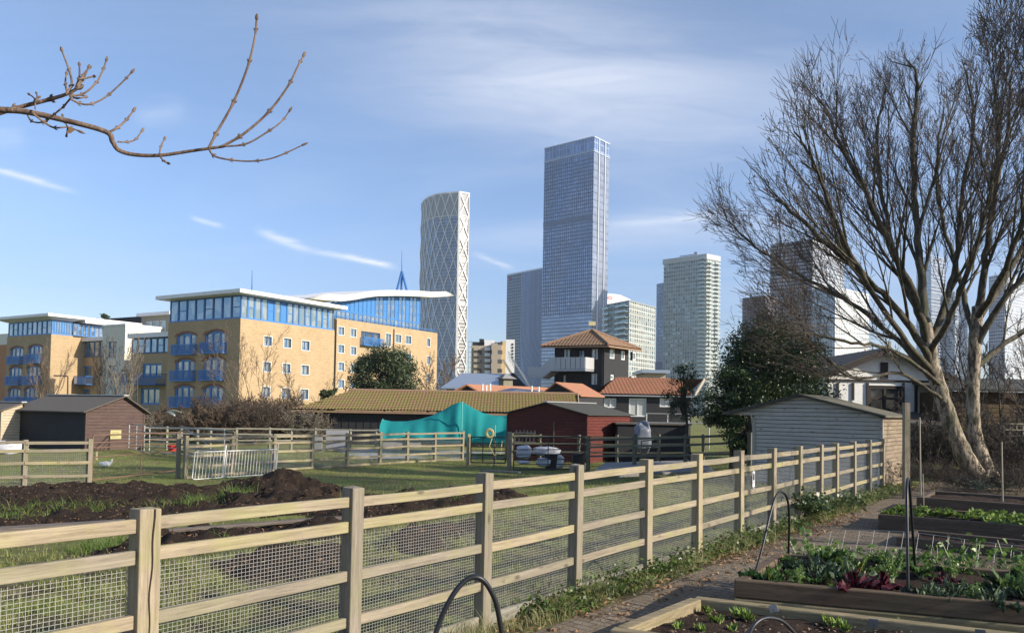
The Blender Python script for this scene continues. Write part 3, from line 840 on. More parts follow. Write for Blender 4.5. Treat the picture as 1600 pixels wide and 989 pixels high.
for pi, (nm, lb) in enumerate((('mulch_heap', 'long band of dark brown mulch with a steep heap spread over the paddock'), ('mulch_patch', 'dark mulch patch just beyond the near fence rails'), ('mulch_patch', 'small bare mulch patch seen through the fence mesh'), ('mulch_patch', 'narrow dark mulch streak behind the middle posts of the near fence'))):
    pl = MULCH[pi]; x0 = min(p.x for p in pl)-.6; x1 = max(p.x for p in pl)+.6; y0 = min(p.y for p in pl)-.6; y1 = max(p.y for p in pl)+.6
    st = .07 if pi == 0 else .055
    xs = np.arange(x0, x1, st); ys = np.arange(y0, y1, st)
    V = np.zeros((len(xs)*len(ys), 3)); keep = np.zeros(len(V), bool); i = 0
    for y in ys:
        for x in xs:
            h = mulch_h(x, y, pi) if sdist(x, y) > .15 else -1; V[i] = (x, y, terr(x, y)+h); keep[i] = h > -.028; i += 1
    ix = np.arange(len(V)).reshape(len(ys), len(xs))
    Fq = np.stack([ix[:-1, :-1], ix[:-1, 1:], ix[1:, 1:], ix[1:, :-1]], -1).reshape(-1, 4)
    Fq = Fq[keep[Fq].any(1)]
    V[:, 2] = np.where(keep, V[:, 2], V[:, 2]-.0)
    o = npmesh(nm, V, Fq, M_mulch, k=4, smooth=False); tag(o, lb, 'mulch', None, 'stuff')
    # straw and chips on it
    kk = np.where(keep)[0]; r2 = np.random.default_rng(pi); ch = r2.choice(kk, min(len(kk), [9000, 700, 250, 300][pi]))
    cc = V[ch]+r2.normal(size=(len(ch), 3))*[.03, .03, .0]+[0, 0, .012]
    o = scatter('straw', cc, .05, m_leaf('straw', (.30, .19, .11), (.10, .05, .03), .9, 0), None, r2, .5, .22); tag(o, 'scattered bits of straw and bark on the mulch', 'straw', 'straw lying on the mulch', 'stuff')
# big clods
M_clod = M_mulch
cl = MB(); r = random.Random(5)
for i in range(420):
    if i < 160: px, py = r.gauss(455, 50), r.gauss(780, 10)
    else: px, py = r.uniform(-20, 800), r.uniform(768, 830)
    p = G(px, py)
    if inside(MULCH[0], p.x, p.y) < 0: continue
    h = mulch_h(p.x, p.y, 0); p.z += h; s = r.uniform(.02, .085)
    n0 = len(cl.v)
    for q in range(12):
        a = q*math.pi*2/6; zq = (-.4 if q < 6 else .6)
        cl.v.append((p.x+math.cos(a+(q >= 6)*.5)*s*r.uniform(.6, 1.2)*(1 if q < 6 else .7), p.y+math.sin(a+(q >= 6)*.5)*s*r.uniform(.6, 1.2)*(1 if q < 6 else .7), p.z+zq*s*r.uniform(.6, 1.1)))
    for q in range(6): cl.f.append((n0+q, n0+(q+1) % 6, n0+6+(q+1) % 6, n0+6+q))
    cl.f.append(tuple(range(n0+6, n0+12)))
tag(cl.build('soil_clods', M_clod, uv=False), 'lumps of dark soil strewn over the mulch heap', 'soil', None, 'stuff')
M_beam = m_wood('muddy_beam', (.22, .18, .15), (.11, .085, .07), .15, True, 16)
# grey plank lying by the mulch
def lie(name, label, cat, pa, pb, w_, h_, mat, grp=None):
    a, b_ = G(*pa), G(*pb); a.z += h_/2+.12; b_.z += h_/2+.12; mb = MB(); mb.bar(a, b_, w_, h_); o = mb.build(name, mat, bevel=.01); tag(o, label, cat, grp); return o
lie('timber_beam', 'wide weathered grey beam lying on the mulch at the left edge', 'beam', (-60, 846), (192, 830), .34, .06, M_beam)
lie('timber_beam', 'thin grey beam lying on the mulch between the two nearest fence posts', 'beam', (262, 845), (545, 822), .14, .05, M_beam)
lie('timber_beam', 'short dark plank lying in the grass near the dark gate', 'plank', (752, 742), (812, 745), .2, .06, M_railg)

# ------------------------------------------------------------------ grass
def in_mulch(x, y):
    return any(inside(p, x, y) > -.02+.3*nz(x, y, 2.2, 4) for p in MULCH)
def blades(name, pts, hmin, hmax, wd, mat, label, seed, lean=.5):
    r = np.random.default_rng(seed); N = len(pts)
    h = (hmin+(hmax-hmin)*r.random((N, 1))**1.6)
    cl_ = np.array([nz(p[0], p[1], 2.6, 41) for p in pts]).reshape(-1, 1); h = h*np.clip(1.0+1.5*cl_, .35, 2.2)
    a = r.random(N)*2*np.pi; sd_ = np.stack([np.cos(a), np.sin(a), np.zeros(N)], 1)*wd
    ld = r.normal(size=(N, 3))*lean; ld[:, 2] = 0
    tip = pts+ld*h+np.array([0, 0, 1])*h
    mid = pts+ld*h*.3+np.array([0, 0, .6])*h
    V = np.stack([pts-sd_, pts+sd_, mid+sd_*.7, tip, mid-sd_*.7], 1).reshape(-1, 3)
    k = np.arange(N)*5
    Fq = np.concatenate([np.stack([k, k+1, k+2], 1), np.stack([k, k+2, k+4], 1), np.stack([k+4, k+2, k+3], 1)])
    o = npmesh(name, V, Fq, mat, k=3); tag(o, label, 'grass', None, 'stuff'); return o
M_grass = m_leaf('grass_blade', (0.17, 0.22, 0.045), (0.34, 0.36, 0.10), .5, .5, .15)
M_grassd = m_leaf('dry_grass_blade', (0.28, 0.28, 0.12), (0.42, 0.38, 0.20), .6, .4, .2)
def gen_pts(N, smin, smax, tmin, tmax, seed, dens=None):
    r = np.random.default_rng(seed); out = []
    S = smin+(smax-smin)*r.random(N); T = tmin+(tmax-tmin)*r.random(N)
    for s, t_ in zip(S, T):
        p = fpt(t_, s)
        if p.y < 2.5: continue
        q = p.x/p.y
        if abs(q) > .72: continue
        if dens and not dens(p.x, p.y, r.random()): continue
        out.append((p.x, p.y, terr(p.x, p.y)-.004))
    return np.array(out)
def dn(x, y, q):
    if in_mulch(x, y): return False
    return q < .36+1.9*(.45*nz(x, y, .9, 6)+.85*nz(x, y, 2.6, 41)+.45*nz(x, y, 6, 1))
gA = gen_pts(150000, .05, 7, -7, 14, 1, dn)
blades('grass', gA, .03, .10, .0028, M_grass, 'short rough green grass just behind the near fence', 2)
gA2 = gen_pts(60000, .05, 7, -7, 14, 11, lambda x, y, q: (not in_mulch(x, y)) and q < .3+1.2*nz(x, y, 1.3, 16))
blades('grass', gA2, .04, .13, .0028, M_grassd, 'dry yellowish grass tufts just behind the near fence', 3)
gB = gen_pts(170000, 4, 30, -8, 46, 4, lambda x, y, q: (not in_mulch(x, y)) and q < .55+1.1*(.6*nz(x, y, .35, 6)+.6*nz(x, y, 1.3, 16)) and y > 9)
blades('grass', gB, .03, .085, .006, M_grass, 'short green paddock grass around the mulch', 5)
gC = gen_pts(70000, 3, 30, -8, 46, 44, lambda x, y, q: (not in_mulch(x, y)) and q < .2+1.5*nz(x, y, .6, 26) and y > 8)
blades('dry_grass', gC, .03, .10, .006, M_grassd, 'drier yellowish grass patches across the paddock', 45)
# tufts on the mulch
r = np.random.default_rng(8); tf = []
for px, py, n_ in ((10, 818, 260), (60, 812, 260), (35, 806, 200), (165, 803, 200), (300, 798, 240), (320, 792, 240), (350, 790, 240), (120, 806, 120), (180, 858, 380), (170, 862, 300), (330, 862, 200), (560, 790, 120), (640, 790, 200), (735, 770, 300), (90, 800, 100), (380, 786, 160), (270, 800, 160), (700, 788, 150)):
    p = G(px, py)
    for _ in range(n_):
        x, y = p.x+r.normal()*.22, p.y+r.normal()*.3
        tf.append((x, y, terr(x, y)+max(0, mulch_h(x, y, 0))-.01))
blades('grass_tufts', np.array(tf), .08, .2, .005, m_leaf('tuft_blade', (0.10, .17, .03), (.2, .27, .06), .5, .35), 'bright grass tufts poking through the mulch', 9, .7)

# weeds along the fence foot
def wd_(x, y, q):
    s = -sdist(x, y); return q < (.62+1.0*nz(x, y, 1.1, 12))*(1-.75*sstep((s-.12)/.36)) and (s < .36+.3*nz(x, y, 1.4, 3))
wp = gen_pts(26000, -.48, .02, -2, 14.2, 31, wd_)
blades('grass_verge', wp, .04, .15, .003, M_grassd, 'grass verge along the foot of the near fence', 32, .7)
M_weed = m_leaf('weed_leaf', (0.05, .10, .02), (.15, .20, .045), .4, .25)
r = np.random.default_rng(40)
wp = gen_pts(5200, -.5, .02, -1, 14.4, 33, wd_)
pp = np.repeat(wp, 4, 0); pp[:, 2] += np.abs(r.normal(size=len(pp)))*.07+.01; pp[:, :2] += r.normal(size=(len(pp), 2))*.04
tag(scatter('verge_weeds', pp, .045, M_weed, None, r, .35, .7), 'leafy green weeds and clover tangled along the foot of the near fence', 'weeds', None, 'stuff')
dl = gen_pts(4200, -.75, .05, -2.5, 9, 34, lambda x, y, q: q < .5+1.2*nz(x, y, 1.6, 22))
dl[:, 2] += .02
tag(scatter('fallen_leaves', dl, .038, m_leaf('dead_leaf', (.22, .12, .06), (.40, .26, .14), .8, .1), None, r, .5, .6), 'brown fallen leaves caught along the verge of the path', 'leaves', None, 'stuff')
dl = gen_pts(9000, -2.1, -.3, -3, 16, 35); dl[:, 2] += .01
tag(scatter('path_litter', dl, .018, m_leaf('litter', (.25, .18, .10), (.10, .07, .04), .9, 0), None, r, .7, .5), 'fine straw and leaf litter strewn over the brick path', 'litter', None, 'stuff')
gp = gen_pts(9000, -8, -2.2, 0, 24, 36, lambda x, y, q: q < .3+1.2*nz(x, y, .9, 2)); gp[:, 2] += .005
blades('rough_grass', gp, .02, .09, .004, M_grassd, 'thin rough grass on the bare ground between the beds', 37, .8)
# ------------------------------------------------------------------ paddock fences and gates
def rail_fence(label, pts, h=1.28, rails=(1.2, .98, .68, .34, .05), mesh=True, mp_=None, mr_=None, pw=.11, group=None, name='paddock_fence', seed=0, rw=.075, mcol=None):
    mp_ = mp_ or M_post; mr_ = mr_ or M_rail
    root = empty(name, pts[0], label, 'fence', group); r = random.Random(seed)
    for p in pts:
        mb = MB(); hh = h+r.uniform(-.03, .03); mb.bar(p-Vector((0, 0, .05)), p+Vector((r.uniform(-.02, .02), r.uniform(-.02, .02), hh)), pw, pw, up=(.6, .8, 0)); mb.build('post', mp_, root)
    for a, b in zip(pts[:-1], pts[1:]):
        d = (b-a); d.z = 0; d.normalize(); n = Vector((-d.y, d.x, 0)); 
        if n.y > 0: n = -n
        off = n*(pw/2+.01)*(1 if mp_ is not M_post or True else 0)
        for z in rails:
            mb = MB(); mb.bar(a+off+Vector((0, 0, z+r.uniform(-.015, .015))), b+off+Vector((0, 0, z+r.uniform(-.015, .015))), .03, rw); mb.build('rail', mr_, root)
        if mesh:
            mb = MB(); L = (b-a).length; k = int(L/.05); zt = mesh if not isinstance(mesh, bool) else rails[1]
            for i in range(k):
                q = a+(b-a)*(i/k)-n*.0; mb.bar(q+Vector((0, 0, .03)), q+Vector((0, 0, zt)), .0032, .0032, up=(0, 1, 0))
            z = .05
            while z < zt: mb.bar(a+Vector((0, 0, z)), b+Vector((0, 0, z)), .0032, .0032); z += .05
            mb.build('wire_mesh', mcol or M_galv, root, uv=False)
    return root
rail_fence('pale paddock fence with mesh at the left edge in front of the brown shed', [G(-75, 769), G(37, 765), G(138, 762)], seed=1)
rail_fence('long pale paddock fence with mesh running from the white hurdle to the teal netting', [G(289, 748), G(361, 742), G(428, 737), G(487, 733), G(542, 729), G(593, 726), G(636, 723), G(679, 721), G(722, 719)], seed=2)
rail_fence('greyer back fence line behind the long paddock fence', [GY(x, y) for x, y in ((225, 41), (262, 41.5), (330, 42), (370, 42), (422, 42.5), (456, 43), (493, 43), (548, 43.5), (589, 44), (632, 44), (678, 44.5))], h=1.15, rails=(1.08, .8, .5), mesh=False, mp_=M_postg, mr_=M_railg, seed=3)
rail_fence('pale fence corner behind the white hurdle', [GY(368, 33), GY(310, 36), GY(284, 40)], h=1.2, mesh=False, seed=4)
M_darkpost = m_wood('dark_post_wood', (0.20, 0.185, 0.14), (0.10, 0.095, 0.07), 0.6, False, 20, acol=(.08, .10, .04))
M_darkrail = m_wood('dark_rail_wood', (0.19, 0.18, 0.14), (0.10, 0.095, 0.07), 0.6, True, 20, acol=(.08, .10, .04))
rail_fence('shaded greenish fence running from the dark gate toward the grey boarded shed', [GY(920, 30.5), GY(992, 29.3), GY(1072, 28.3), GY(1163, 26.8), GY(1182, 26.6)], h=1.3, rails=(1.16, .9, .55), mesh=False, mp_=M_darkpost, mr_=M_darkrail, seed=5)
rail_fence('dark back fence behind the shaded greenish fence', [GY(800, 35.5), GY(845, 35.5), GY(905, 35.2), GY(965, 34.8), GY(1030, 34.4), GY(1100, 34), GY(1160, 33.6)], h=1.25, rails=(1.15, .85, .5), mesh=False, mp_=M_darkpost, mr_=M_darkrail, seed=6)
rail_fence('short side fence between the shaded greenish fence and the grey boarded shed', [GY(1163, 26.6), GY(1172, 24.2)], h=1.3, rails=(1.2, .95, .65, .3), mesh=False, mp_=M_darkpost, mr_=M_darkrail, seed=7)
def single_post(px, Y, h, lb, w_=.13):
    p = GY(px, Y); mb = MB(); mb.box(p+Vector((0, 0, h/2)), w_, w_, h, .5); tag(mb.build('gate_post', M_post, bevel=.01), lb, 'post')
single_post(733, 33.5, 1.25, 'pale gate post at the left side of the gate beneath the teal netting')
single_post(797, 31, 1.42, 'stout pale gate post between the two dark gates')
single_post(281, 25.2, 1.36, 'thick pale gate post at the right end of the rusty gate')
def gate(label, a, b, h, bars, mat, rr_=.018, diag=False, verts=(0, 1), lift=.12, name='field_gate', group=None, zs=None):
    root = empty(name, a, label, 'gate', group)
    f = MB(); L = (b-a).length
    def q(u, z): return a+(b-a)*u+Vector((0, 0, lift+z))
    f.tube([q(0, 0), q(0, h)], rr_*1.3, 8); f.tube([q(1, 0), q(1, h)], rr_*1.3, 8)
    f.tube([q(0, h), q(1, h)], rr_*1.3, 8); f.tube([q(0, 0), q(1, 0)], rr_*1.3, 8)
    f.build('frame', mat, root, uv=False)
    zs = zs or [h*(i+1)/(bars+1)*.92 for i in range(bars)]
    for z in zs:
        m = MB(); m.tube([q(0, z), q(1, z)], rr_, 6); m.build('bar', mat, root, uv=False)
    for u in verts:
        if 0 < u < 1: m = MB(); m.tube([q(u, 0), q(u, h)], rr_, 6); m.build('stay', mat, root, uv=False)
    if diag:
        for u0, u1 in ((0, .5), (1, .5)):
            m = MB(); m.tube([q(u0, 0.05), q(u1, h)], rr_, 6); m.build('brace', mat, root, uv=False)
    return root
gate('low rusty brown field gate standing between the left fence and the thick post', G(143, 757), G(279, 740), 1.22, 3, M_rust, .016, zs=[.62, .88, 1.02], verts=(.52,))
gate('galvanised gate with crossed diagonal braces beside the brown shed', GY(235, 37), GY(352, 33.5), 1.12, 4, M_galv, .02, True, zs=[.25, .45, .66, .88])
gate('narrow galvanised gate leaf standing open at the corner of the brown shed', GY(203, 39), GY(227, 37), 1.15, 5, M_galv, .02, verts=(.5,))
gate('dark tubular gate beneath the teal netting with pale hose on it', GY(737, 33.3), GY(791, 32.6), 1.02, 5, M_dsteel, .02, verts=(.35, .7))
gate('wide dark tubular gate in front of the red boarded shed', GY(804, 29.6), GY(914, 30.3), 1.16, 5, M_dsteel, .017, verts=(.48,))
gate('small dark metal frame gate near the blue grey tarpaulin', GY(1003, 31), GY(1032, 31.2), .95, 3, M_dsteel, .018)
# white hurdle leaning on the fence
a, b = G(300, 750), G(432, 741)
root = empty('metal_hurdle', a, 'white metal hurdle with many upright bars leaning against the long paddock fence', 'hurdle')
mb = MB()
def hq(u, z): return a+(b-a)*u+Vector((.0, .18*z, .02+z*.80))
for u0, u1 in ((0.0, .34), (.36, .98)):
    mb.tube([hq(u0+.02, 0), hq(u1-.02, 0), hq(u1, .06), hq(u1, 1), hq(u0, 1), hq(u0, .06), hq(u0+.02, 0)], .016, 6)
for u in (.34, .99): mb.tube([hq(u, -.02), hq(u, 1.22)], .018, 6)
mb.build('frame', M_whitem, root, uv=False)
for i in range(26):
    u = .03+i*.037
    if abs(u-.35) < .012: continue
    m = MB(); m.tube([hq(u, 0), hq(u, .99)], .0085, 5); m.build('bar', M_whitem, root, uv=False)

# ------------------------------------------------------------------ board-clad sheds
def clad(mb, A, D, N, w, hf, z0, pitch=.14, t0=.0, prot=.024, lim=None):
    """horizontal lap boards on a wall from A along D; hf(t) gives the wall height above z0 at t"""
    zmax = max(hf(w*i/40) for i in range(41)); z = 0
    while z < zmax-.02:
        z1 = min(z+pitch, zmax)
        ts_ = [i*w/80 for i in range(81)]
        ok = [t for t in ts_ if hf(t) >= z+.001]
        ok1 = [t for t in ts_ if hf(t) >= z1-1e-4]
        if lim and z1 <= lim[1]+.04: ok = [t for t in ok if t <= lim[0]]; ok1 = [t for t in ok1 if t <= lim[0]]
        if not ok: break
        l0, r0 = ok[0], ok[-1]
        l1, r1 = (ok1[0], ok1[-1]) if ok1 else ((l0+r0)/2, (l0+r0)/2)
        p = lambda t, zz, o: A+D*t+N*o+Vector((0, 0, z0+zz))
        g_ = min(.012, (z1-z)*.2)
        mb.quad(p(l0, z+g_, prot), p(r0, z+g_, prot), p(r1, z1, .006), p(l1, z1, .006))
        mb.quad(p(l0, z+g_, -.02), p(r0, z+g_, -.02), p(r0, z+g_, prot), p(l0, z+g_, prot))
        z = z1
def gable_shed(name, label, cat, C, DL, DR, wl, wr, eave, ridge_h, ridge_along, mat_l, mat_r, roofm, group=None, over=.2, pitch=.14, rt=.06, apex=.5, z0=None, open_side=None, cap=None, open_from=None):
    """C: near bottom corner. wall L runs from C along DL (wl long), wall R from C along DR (wr long).
    ridge_along 'L' or 'R': direction of the ridge."""
    z0 = C.z if z0 is None else z0; C = Vector((C.x, C.y, 0)); up = Vector((0, 0, 1))
    root = empty(name, Vector((C.x, C.y, z0)), label, cat, group)
    NL = -DR; NR = -DL
    if ridge_along == 'R': gw, gd, gD, rD, gN, sN = wl, wr, DL, DR, NL, NR
    else: gw, gd, gD, rD, gN, sN = wr, wl, DR, DL, NR, NL
    gm = mat_l if ridge_along == 'R' else mat_r; sm = mat_r if ridge_along == 'R' else mat_l
    def hf(t): return eave+(ridge_h-eave)*(1-abs(t-apex*gw)/(apex*gw if t < apex*gw else (1-apex)*gw))
    mb = MB(); clad(mb, C, gD, gN, gw, hf, z0, pitch, lim=(open_from, eave) if open_from else None); ww = open_from or gw
    # far gable plain
    F2 = C+rD*gd
    gw_ = mb.build('gable_wall', gm, root)
    mb = MB(); q_ = C-gN*.02; mb.poly([q_+up*z0, q_+gD*ww+up*z0, q_+gD*ww+up*(z0+hf(ww)), q_+gD*gw*apex+up*(z0+ridge_h), q_+up*(z0+eave)]); mb.build('gap_shade', M_black, root)  # black sheet put in as the shade between the boards
    mb = MB(); mb.poly([F2+up*z0, F2+up*(z0+eave), F2+gD*gw*apex+up*(z0+ridge_h), F2+gD*gw+up*(z0+eave), F2+gD*gw+up*z0]); mb.build('rear_gable', gm, root)
    mb = MB()
    if open_side is None: clad(mb, C, rD, sN, gd, lambda t: eave, z0, pitch); q_ = C-sN*.02; mb.quad(q_+up*z0, q_+rD*gd+up*z0, q_+rD*gd+up*(z0+eave-.01), q_+up*(z0+eave-.01))
    E = C+gD*ww; mb.quad(E+up*z0, E+rD*gd+up*z0, E+rD*gd+up*(z0+eave), E+up*(z0+eave))
    mb.build('side_wall', sm, root)
    # corner boards
    mb = MB()
    for q in (C, C+gD*ww, C+rD*gd): mb.box(q+up*(z0+eave/2-.03)+(gN+sN)*.008, .07, .07, eave-.06, math.atan2(gD.y, gD.x))
    mb.build('corner_board', gm, root)
    # roof slabs
    for side in (0, 1):
        e_ = apex*gw if side == 0 else (1-apex)*gw
        sl = (ridge_h-eave)/e_; ed = C if side == 0 else C+gD*gw
        o_ = -gD if side == 0 else gD
        ea = ed+o_*over+up*(z0+eave-sl*over); ri = C+gD*gw*apex+up*(z0+ridge_h)
        a0 = ea-rD*over; a1 = ea+rD*(gd+over); r0 = ri-rD*over; r1 = ri+rD*(gd+over)
        th = up*rt
        mb = MB(); lo = [a0, a1, r1, r0]
        lo = [p+up*.012 for p in lo]
        if (lo[1]-lo[0]).cross(lo[3]-lo[0]).z < 0: lo = lo[::-1]
        mb.hexa(lo, [p+th for p in lo]); mb.build('roof', roofm, root)
    if cap:
        mb = MB(); ri = C+gD*gw*apex+up*(z0+ridge_h+rt+.03); mb.bar(ri-rD*over, ri+rD*(gd+over), .26, .05); mb.build('ridge_cap', cap, root)
    return root
DU = az(33); DV = az(-57)
M_gboard = m_wood('grey_shed_board', (0.45, 0.42, 0.375), (0.33, 0.305, 0.27), 0.15, True, 14)
M_sunboard = m_wood('sunlit_shed_board', (0.30, 0.235, 0.165), (0.15, 0.115, 0.085), 0.15, True, 14)  # same boards as the grey front, warm sunlight put into the colour
M_felt = m_plain('roof_felt', (0.06, 0.06, 0.05), .9, .3, 6, 0, .5)
M_feltb = m_plain('brown_roof_felt', (0.12, 0.105, 0.085), .9, .3, 6, 0, .4)
M_feltm = m_plain('mossy_roof_felt', (0.13, 0.12, 0.085), .9, .35, 5, 0, .5)
M_brownb = m_wood('brown_shed_board', (0.105, 0.072, 0.064), (0.065, 0.045, 0.042), 0.05, True, 12)
M_redb = m_wood('red_shed_board', (0.13, 0.040, 0.033), (0.08, 0.025, 0.022), 0.1, True, 12, acol=(.10, .05, .04))
M_paleb = m_wood('pale_shed_board', (0.5, 0.43, 0.33), (0.36, 0.3, 0.22), 0.15, True, 12)
# grey shed at the end of the near fence
C = GY(1377, 19.3); C.z = 0
DUs, DVs = FD, FN
wl = reach(C, DVs, 1138, 1.7); wop = reach(C, DVs, 1178, 1.7); wr = reach(C, DUs, 1410, 1.7)
ev = W(1377, 651, C.y).z
far = C+DVs*wl
ap = reach(C, DVs, 1250, 1.9)
rg = W(1250, 619, (C+DVs*ap).y).z
gs = gable_shed('grey_shed', 'weathered grey boarded shed with gable at the end of the near fence', 'shed', C, DVs, DUs, wl, wr, ev, rg, 'R', M_gboard, M_sunboard, M_feltm, over=.12, apex=ap/wl, pitch=.098, rt=.05, open_from=wop)
up = Vector((0, 0, 1)); e0 = C+DVs*wl
mb = MB(); mb.bar(C+DVs*(-.12)-DUs*.13+up*(ev+.0), C+DVs*ap-DUs*.13+up*(rg+.03), .03, .10, up=-DUs+up*0); mb.bar(C+DVs*ap-DUs*.13+up*(rg+.03), e0-DUs*.13+up*(ev+.0), .03, .07); mb.build('barge_board', M_felt, gs)
# brown shed
C = GY(135, 38.5); wl = reach(C, DV, 21); wr = reach(C, DU, 223)
ev = W(135, 642, C.y).z-C.z; 
rg = W(192, 620, (C+DU*(wr*.5)).y).z-C.z
ap = reach(C, DU, 190)
bs = gable_shed('brown_shed', 'dark brown boarded field shelter with gable and low felt roof behind the left fence', 'shed', C, DV, DU, wl, wr, ev, rg, 'L', M_black, M_brownb, M_feltb, over=.25, apex=ap/wr, cap=M_galv, pitch=.15, rt=.05)  # left wall is brown too; its shade is put into the colour as black
mb = MB(); p0 = C+DU*reach(C, DU, 171)-DV*.03; p1 = C+DU*reach(C, DU, 188)-DV*.03; zt, zb = W(179, 654, p0.y).z, W(179, 668, p0.y).z
mb.bar(p0+up*((zt+zb)/2-0), p1+up*((zt+zb)/2), .02, zt-zb)
M_ysign = m_plain('yellow_sign', (0.42, 0.38, 0.17), .6, .06, 3)
sg = empty('wall_sign', Vector((p0.x, p0.y, zb)), 'pale yellow notice with rows of small writing on the gable of the brown shed', 'sign'); 
mb.v = [(x, y, z-0*C.z) for x, y, z in mb.v]
mb.build('board', M_ysign, sg)
mb = MB(); rr2 = random.Random(2)
for k in range(6):
    z = zt-.10-k*(zt-zb-.15)/6; a_, b_ = .08+rr2.uniform(0, .08), .92-rr2.uniform(0, .2)
    u = a_
    while u < b_:
        l = rr2.uniform(.04, .12); q0 = p0+(p1-p0)*u-DV*.0125; q1 = p0+(p1-p0)*min(b_, u+l)-DV*.0125
        mb.bar(q0+up*z, q1+up*z, .003, .022); u += l+.03
mb.build('writing', m_plain('grey_print', (.25, .22, .10), .7), sg)
# pale shed at the far left
C = GY(3, 41); wl = 6; wr = reach(C, DU, 34)
gable_shed('pale_shed', 'pale grey boarded lean shed cut off by the left edge beside the brown shed', 'shed', C, DV, DU, wl, wr, W(3, 640, C.y).z-C.z-.05, W(3, 634, C.y).z-C.z+.12, 'L', M_paleb, M_paleb, M_feltb, over=.15, apex=.98, cap=M_galv)
# red shed
C = GY(917, 36); DRr = az(38); DLr = az(-70)
wl = reach(C, DLr, 792); wr = reach(C, DRr, 984)
ev = W(917, 648, C.y).z-C.z; ap = reach(C, DLr, 853); rg = W(853, 630, (C+DLr*ap).y).z-C.z
rs = gable_shed('red_shed', 'dark red boarded shed with black felt roof right of the teal netting', 'shed', C, DLr, DRr, wl, wr, ev, rg, 'R', M_redb, M_redb, M_felt, over=.15, apex=ap/wl, cap=M_galv, pitch=.13, rt=.04)
for px in (865,):
    mb = MB(); q = C+DLr*reach(C, DLr, px)+(-DRr)*.02; mb.bar(q+up*C.z, q+up*(C.z+rg-.25), .03, .02, up=DRr); mb.build('seam_batten', M_postg, rs)
# pallets leaning at the red shed
for i, (px, lb) in enumerate(((812, 'dark slatted pallet leaning on the red shed, the left one of two'), (829, 'dark slatted pallet leaning on the red shed, the right one of two'))):
    p = GY(px, 36.3); p.z = C.z+.75
    root = empty('pallet', p, lb, 'pallet', 'pallets leaning on the red shed')
    A_ = Vector((.95, .2, 0)).normalized()
    for k in range(3):
        mb = MB(); mb.bar(p+A_*(k*.17-.2)+up*(.0), p+A_*(k*.17-.12)+Vector((0, .15, .62)), .06, .03, up=(0, 1, 0)); mb.build('slat', M_dsteel, root)
    for z in (.1, .5):
        mb = MB(); mb.bar(p+A_*-.24+up*z, p+A_*.26+up*z, .03, .08); mb.build('crosspiece', M_dsteel, root)

# teal netting canopy
t = NT('teal_net'); v = t.vec('Object'); n = t.noise(v, 1.2, 5, .6)
t.set(t.mix(n, (0.012, 0.24, 0.25), (0.03, 0.36, 0.36)), .8, 0, .2)
tr = t.t.nodes.new('ShaderNodeBsdfTranslucent'); tr.inputs[0].default_value = (.02, .34, .31, 1); mx = t.t.nodes.new('ShaderNodeMixShader'); mx.inputs[0].default_value = .35
t.l(t.b.outputs[0], mx.inputs[1]); t.l(tr.outputs[0], mx.inputs[2]); t.l(mx.outputs[0], t.out.inputs[0]); M_teal = t.m
prof = [(597, 655), (612, 658), (635, 658), (655, 655), (675, 649), (692, 641), (707, 632), (719, 628), (727, 630), (740, 638), (755, 645), (772, 649), (793, 650)]
YT = 41.0
root = empty('shade_netting', GY(695, YT), 'big teal shade net peaked over a pole between the stable and the red shed', 'netting')
fine_p = []
for i in range(len(prof)-1):
    for k in range(5):
        u = k/5; fine_p.append((prof[i][0]*(1-u)+prof[i+1][0]*u, prof[i][1]*(1-u)+prof[i+1][1]*u))
fine_p.append(prof[-1])
mb = MB(); rows = []
nn_ = len(fine_p)
def teal_row(dy, f):
    out = []
    for px, py in fine_p:
        p = W(px, py, YT); out.append(Vector((p.x, YT+dy+.05*math.sin(px*.21+dy)+.12*mnoise.noise(Vector((px*.09, dy*2, 1))), f(p, px)+(0 if dy == 0 else .07*mnoise.noise(Vector((px*.07, dy, 6))))))); 
    return out
gz = terr(W(695, 650, YT).x, YT)
rows.append(teal_row(-.9, lambda p, px: gz+.80+.06*math.sin(px*.1)))
rows.append(teal_row(-.8, lambda p, px: gz+.80+(p.z-gz-.80)*.30))
arch = lambda px: .92
rows.append(teal_row(-.55, lambda p, px: gz+.80+(p.z-gz-.80)*.66*arch(px)))
rows.append(teal_row(-.2, lambda p, px: gz+.80+(p.z-gz-.80)*.88))
rows.append(teal_row(0, lambda p, px: p.z))
rows.append(teal_row(1.2, lambda p, px: p.z-.12*(p.z-gz)))
rows.append(teal_row(2.6, lambda p, px: gz+(p.z-gz)*.7))
rows.append(teal_row(3.4, lambda p, px: gz+.4))
for rw_ in rows: mb.v += [tuple(p) for p in rw_]
for i in range(len(rows)-1):
    for j in range(nn_-1): mb.f.append((i*nn_+j, i*nn_+j+1, (i+1)*nn_+j+1, (i+1)*nn_+j))
o = mb.build('net', M_teal, root, uv=False, smooth=True)
for px, py, w_ in ((722, 627, .035), (598, 654, .03), (792, 649, .03)):
    mb = MB(); a = W(px, py, YT-.95 if px == 722 else YT-.1); g_ = terr(a.x, a.y); mb.tube([Vector((a.x, a.y, g_)), a], w_, 6); mb.build('pole', m_plain('teal_pole', (.12, .38, .34), .5), root, uv=False)

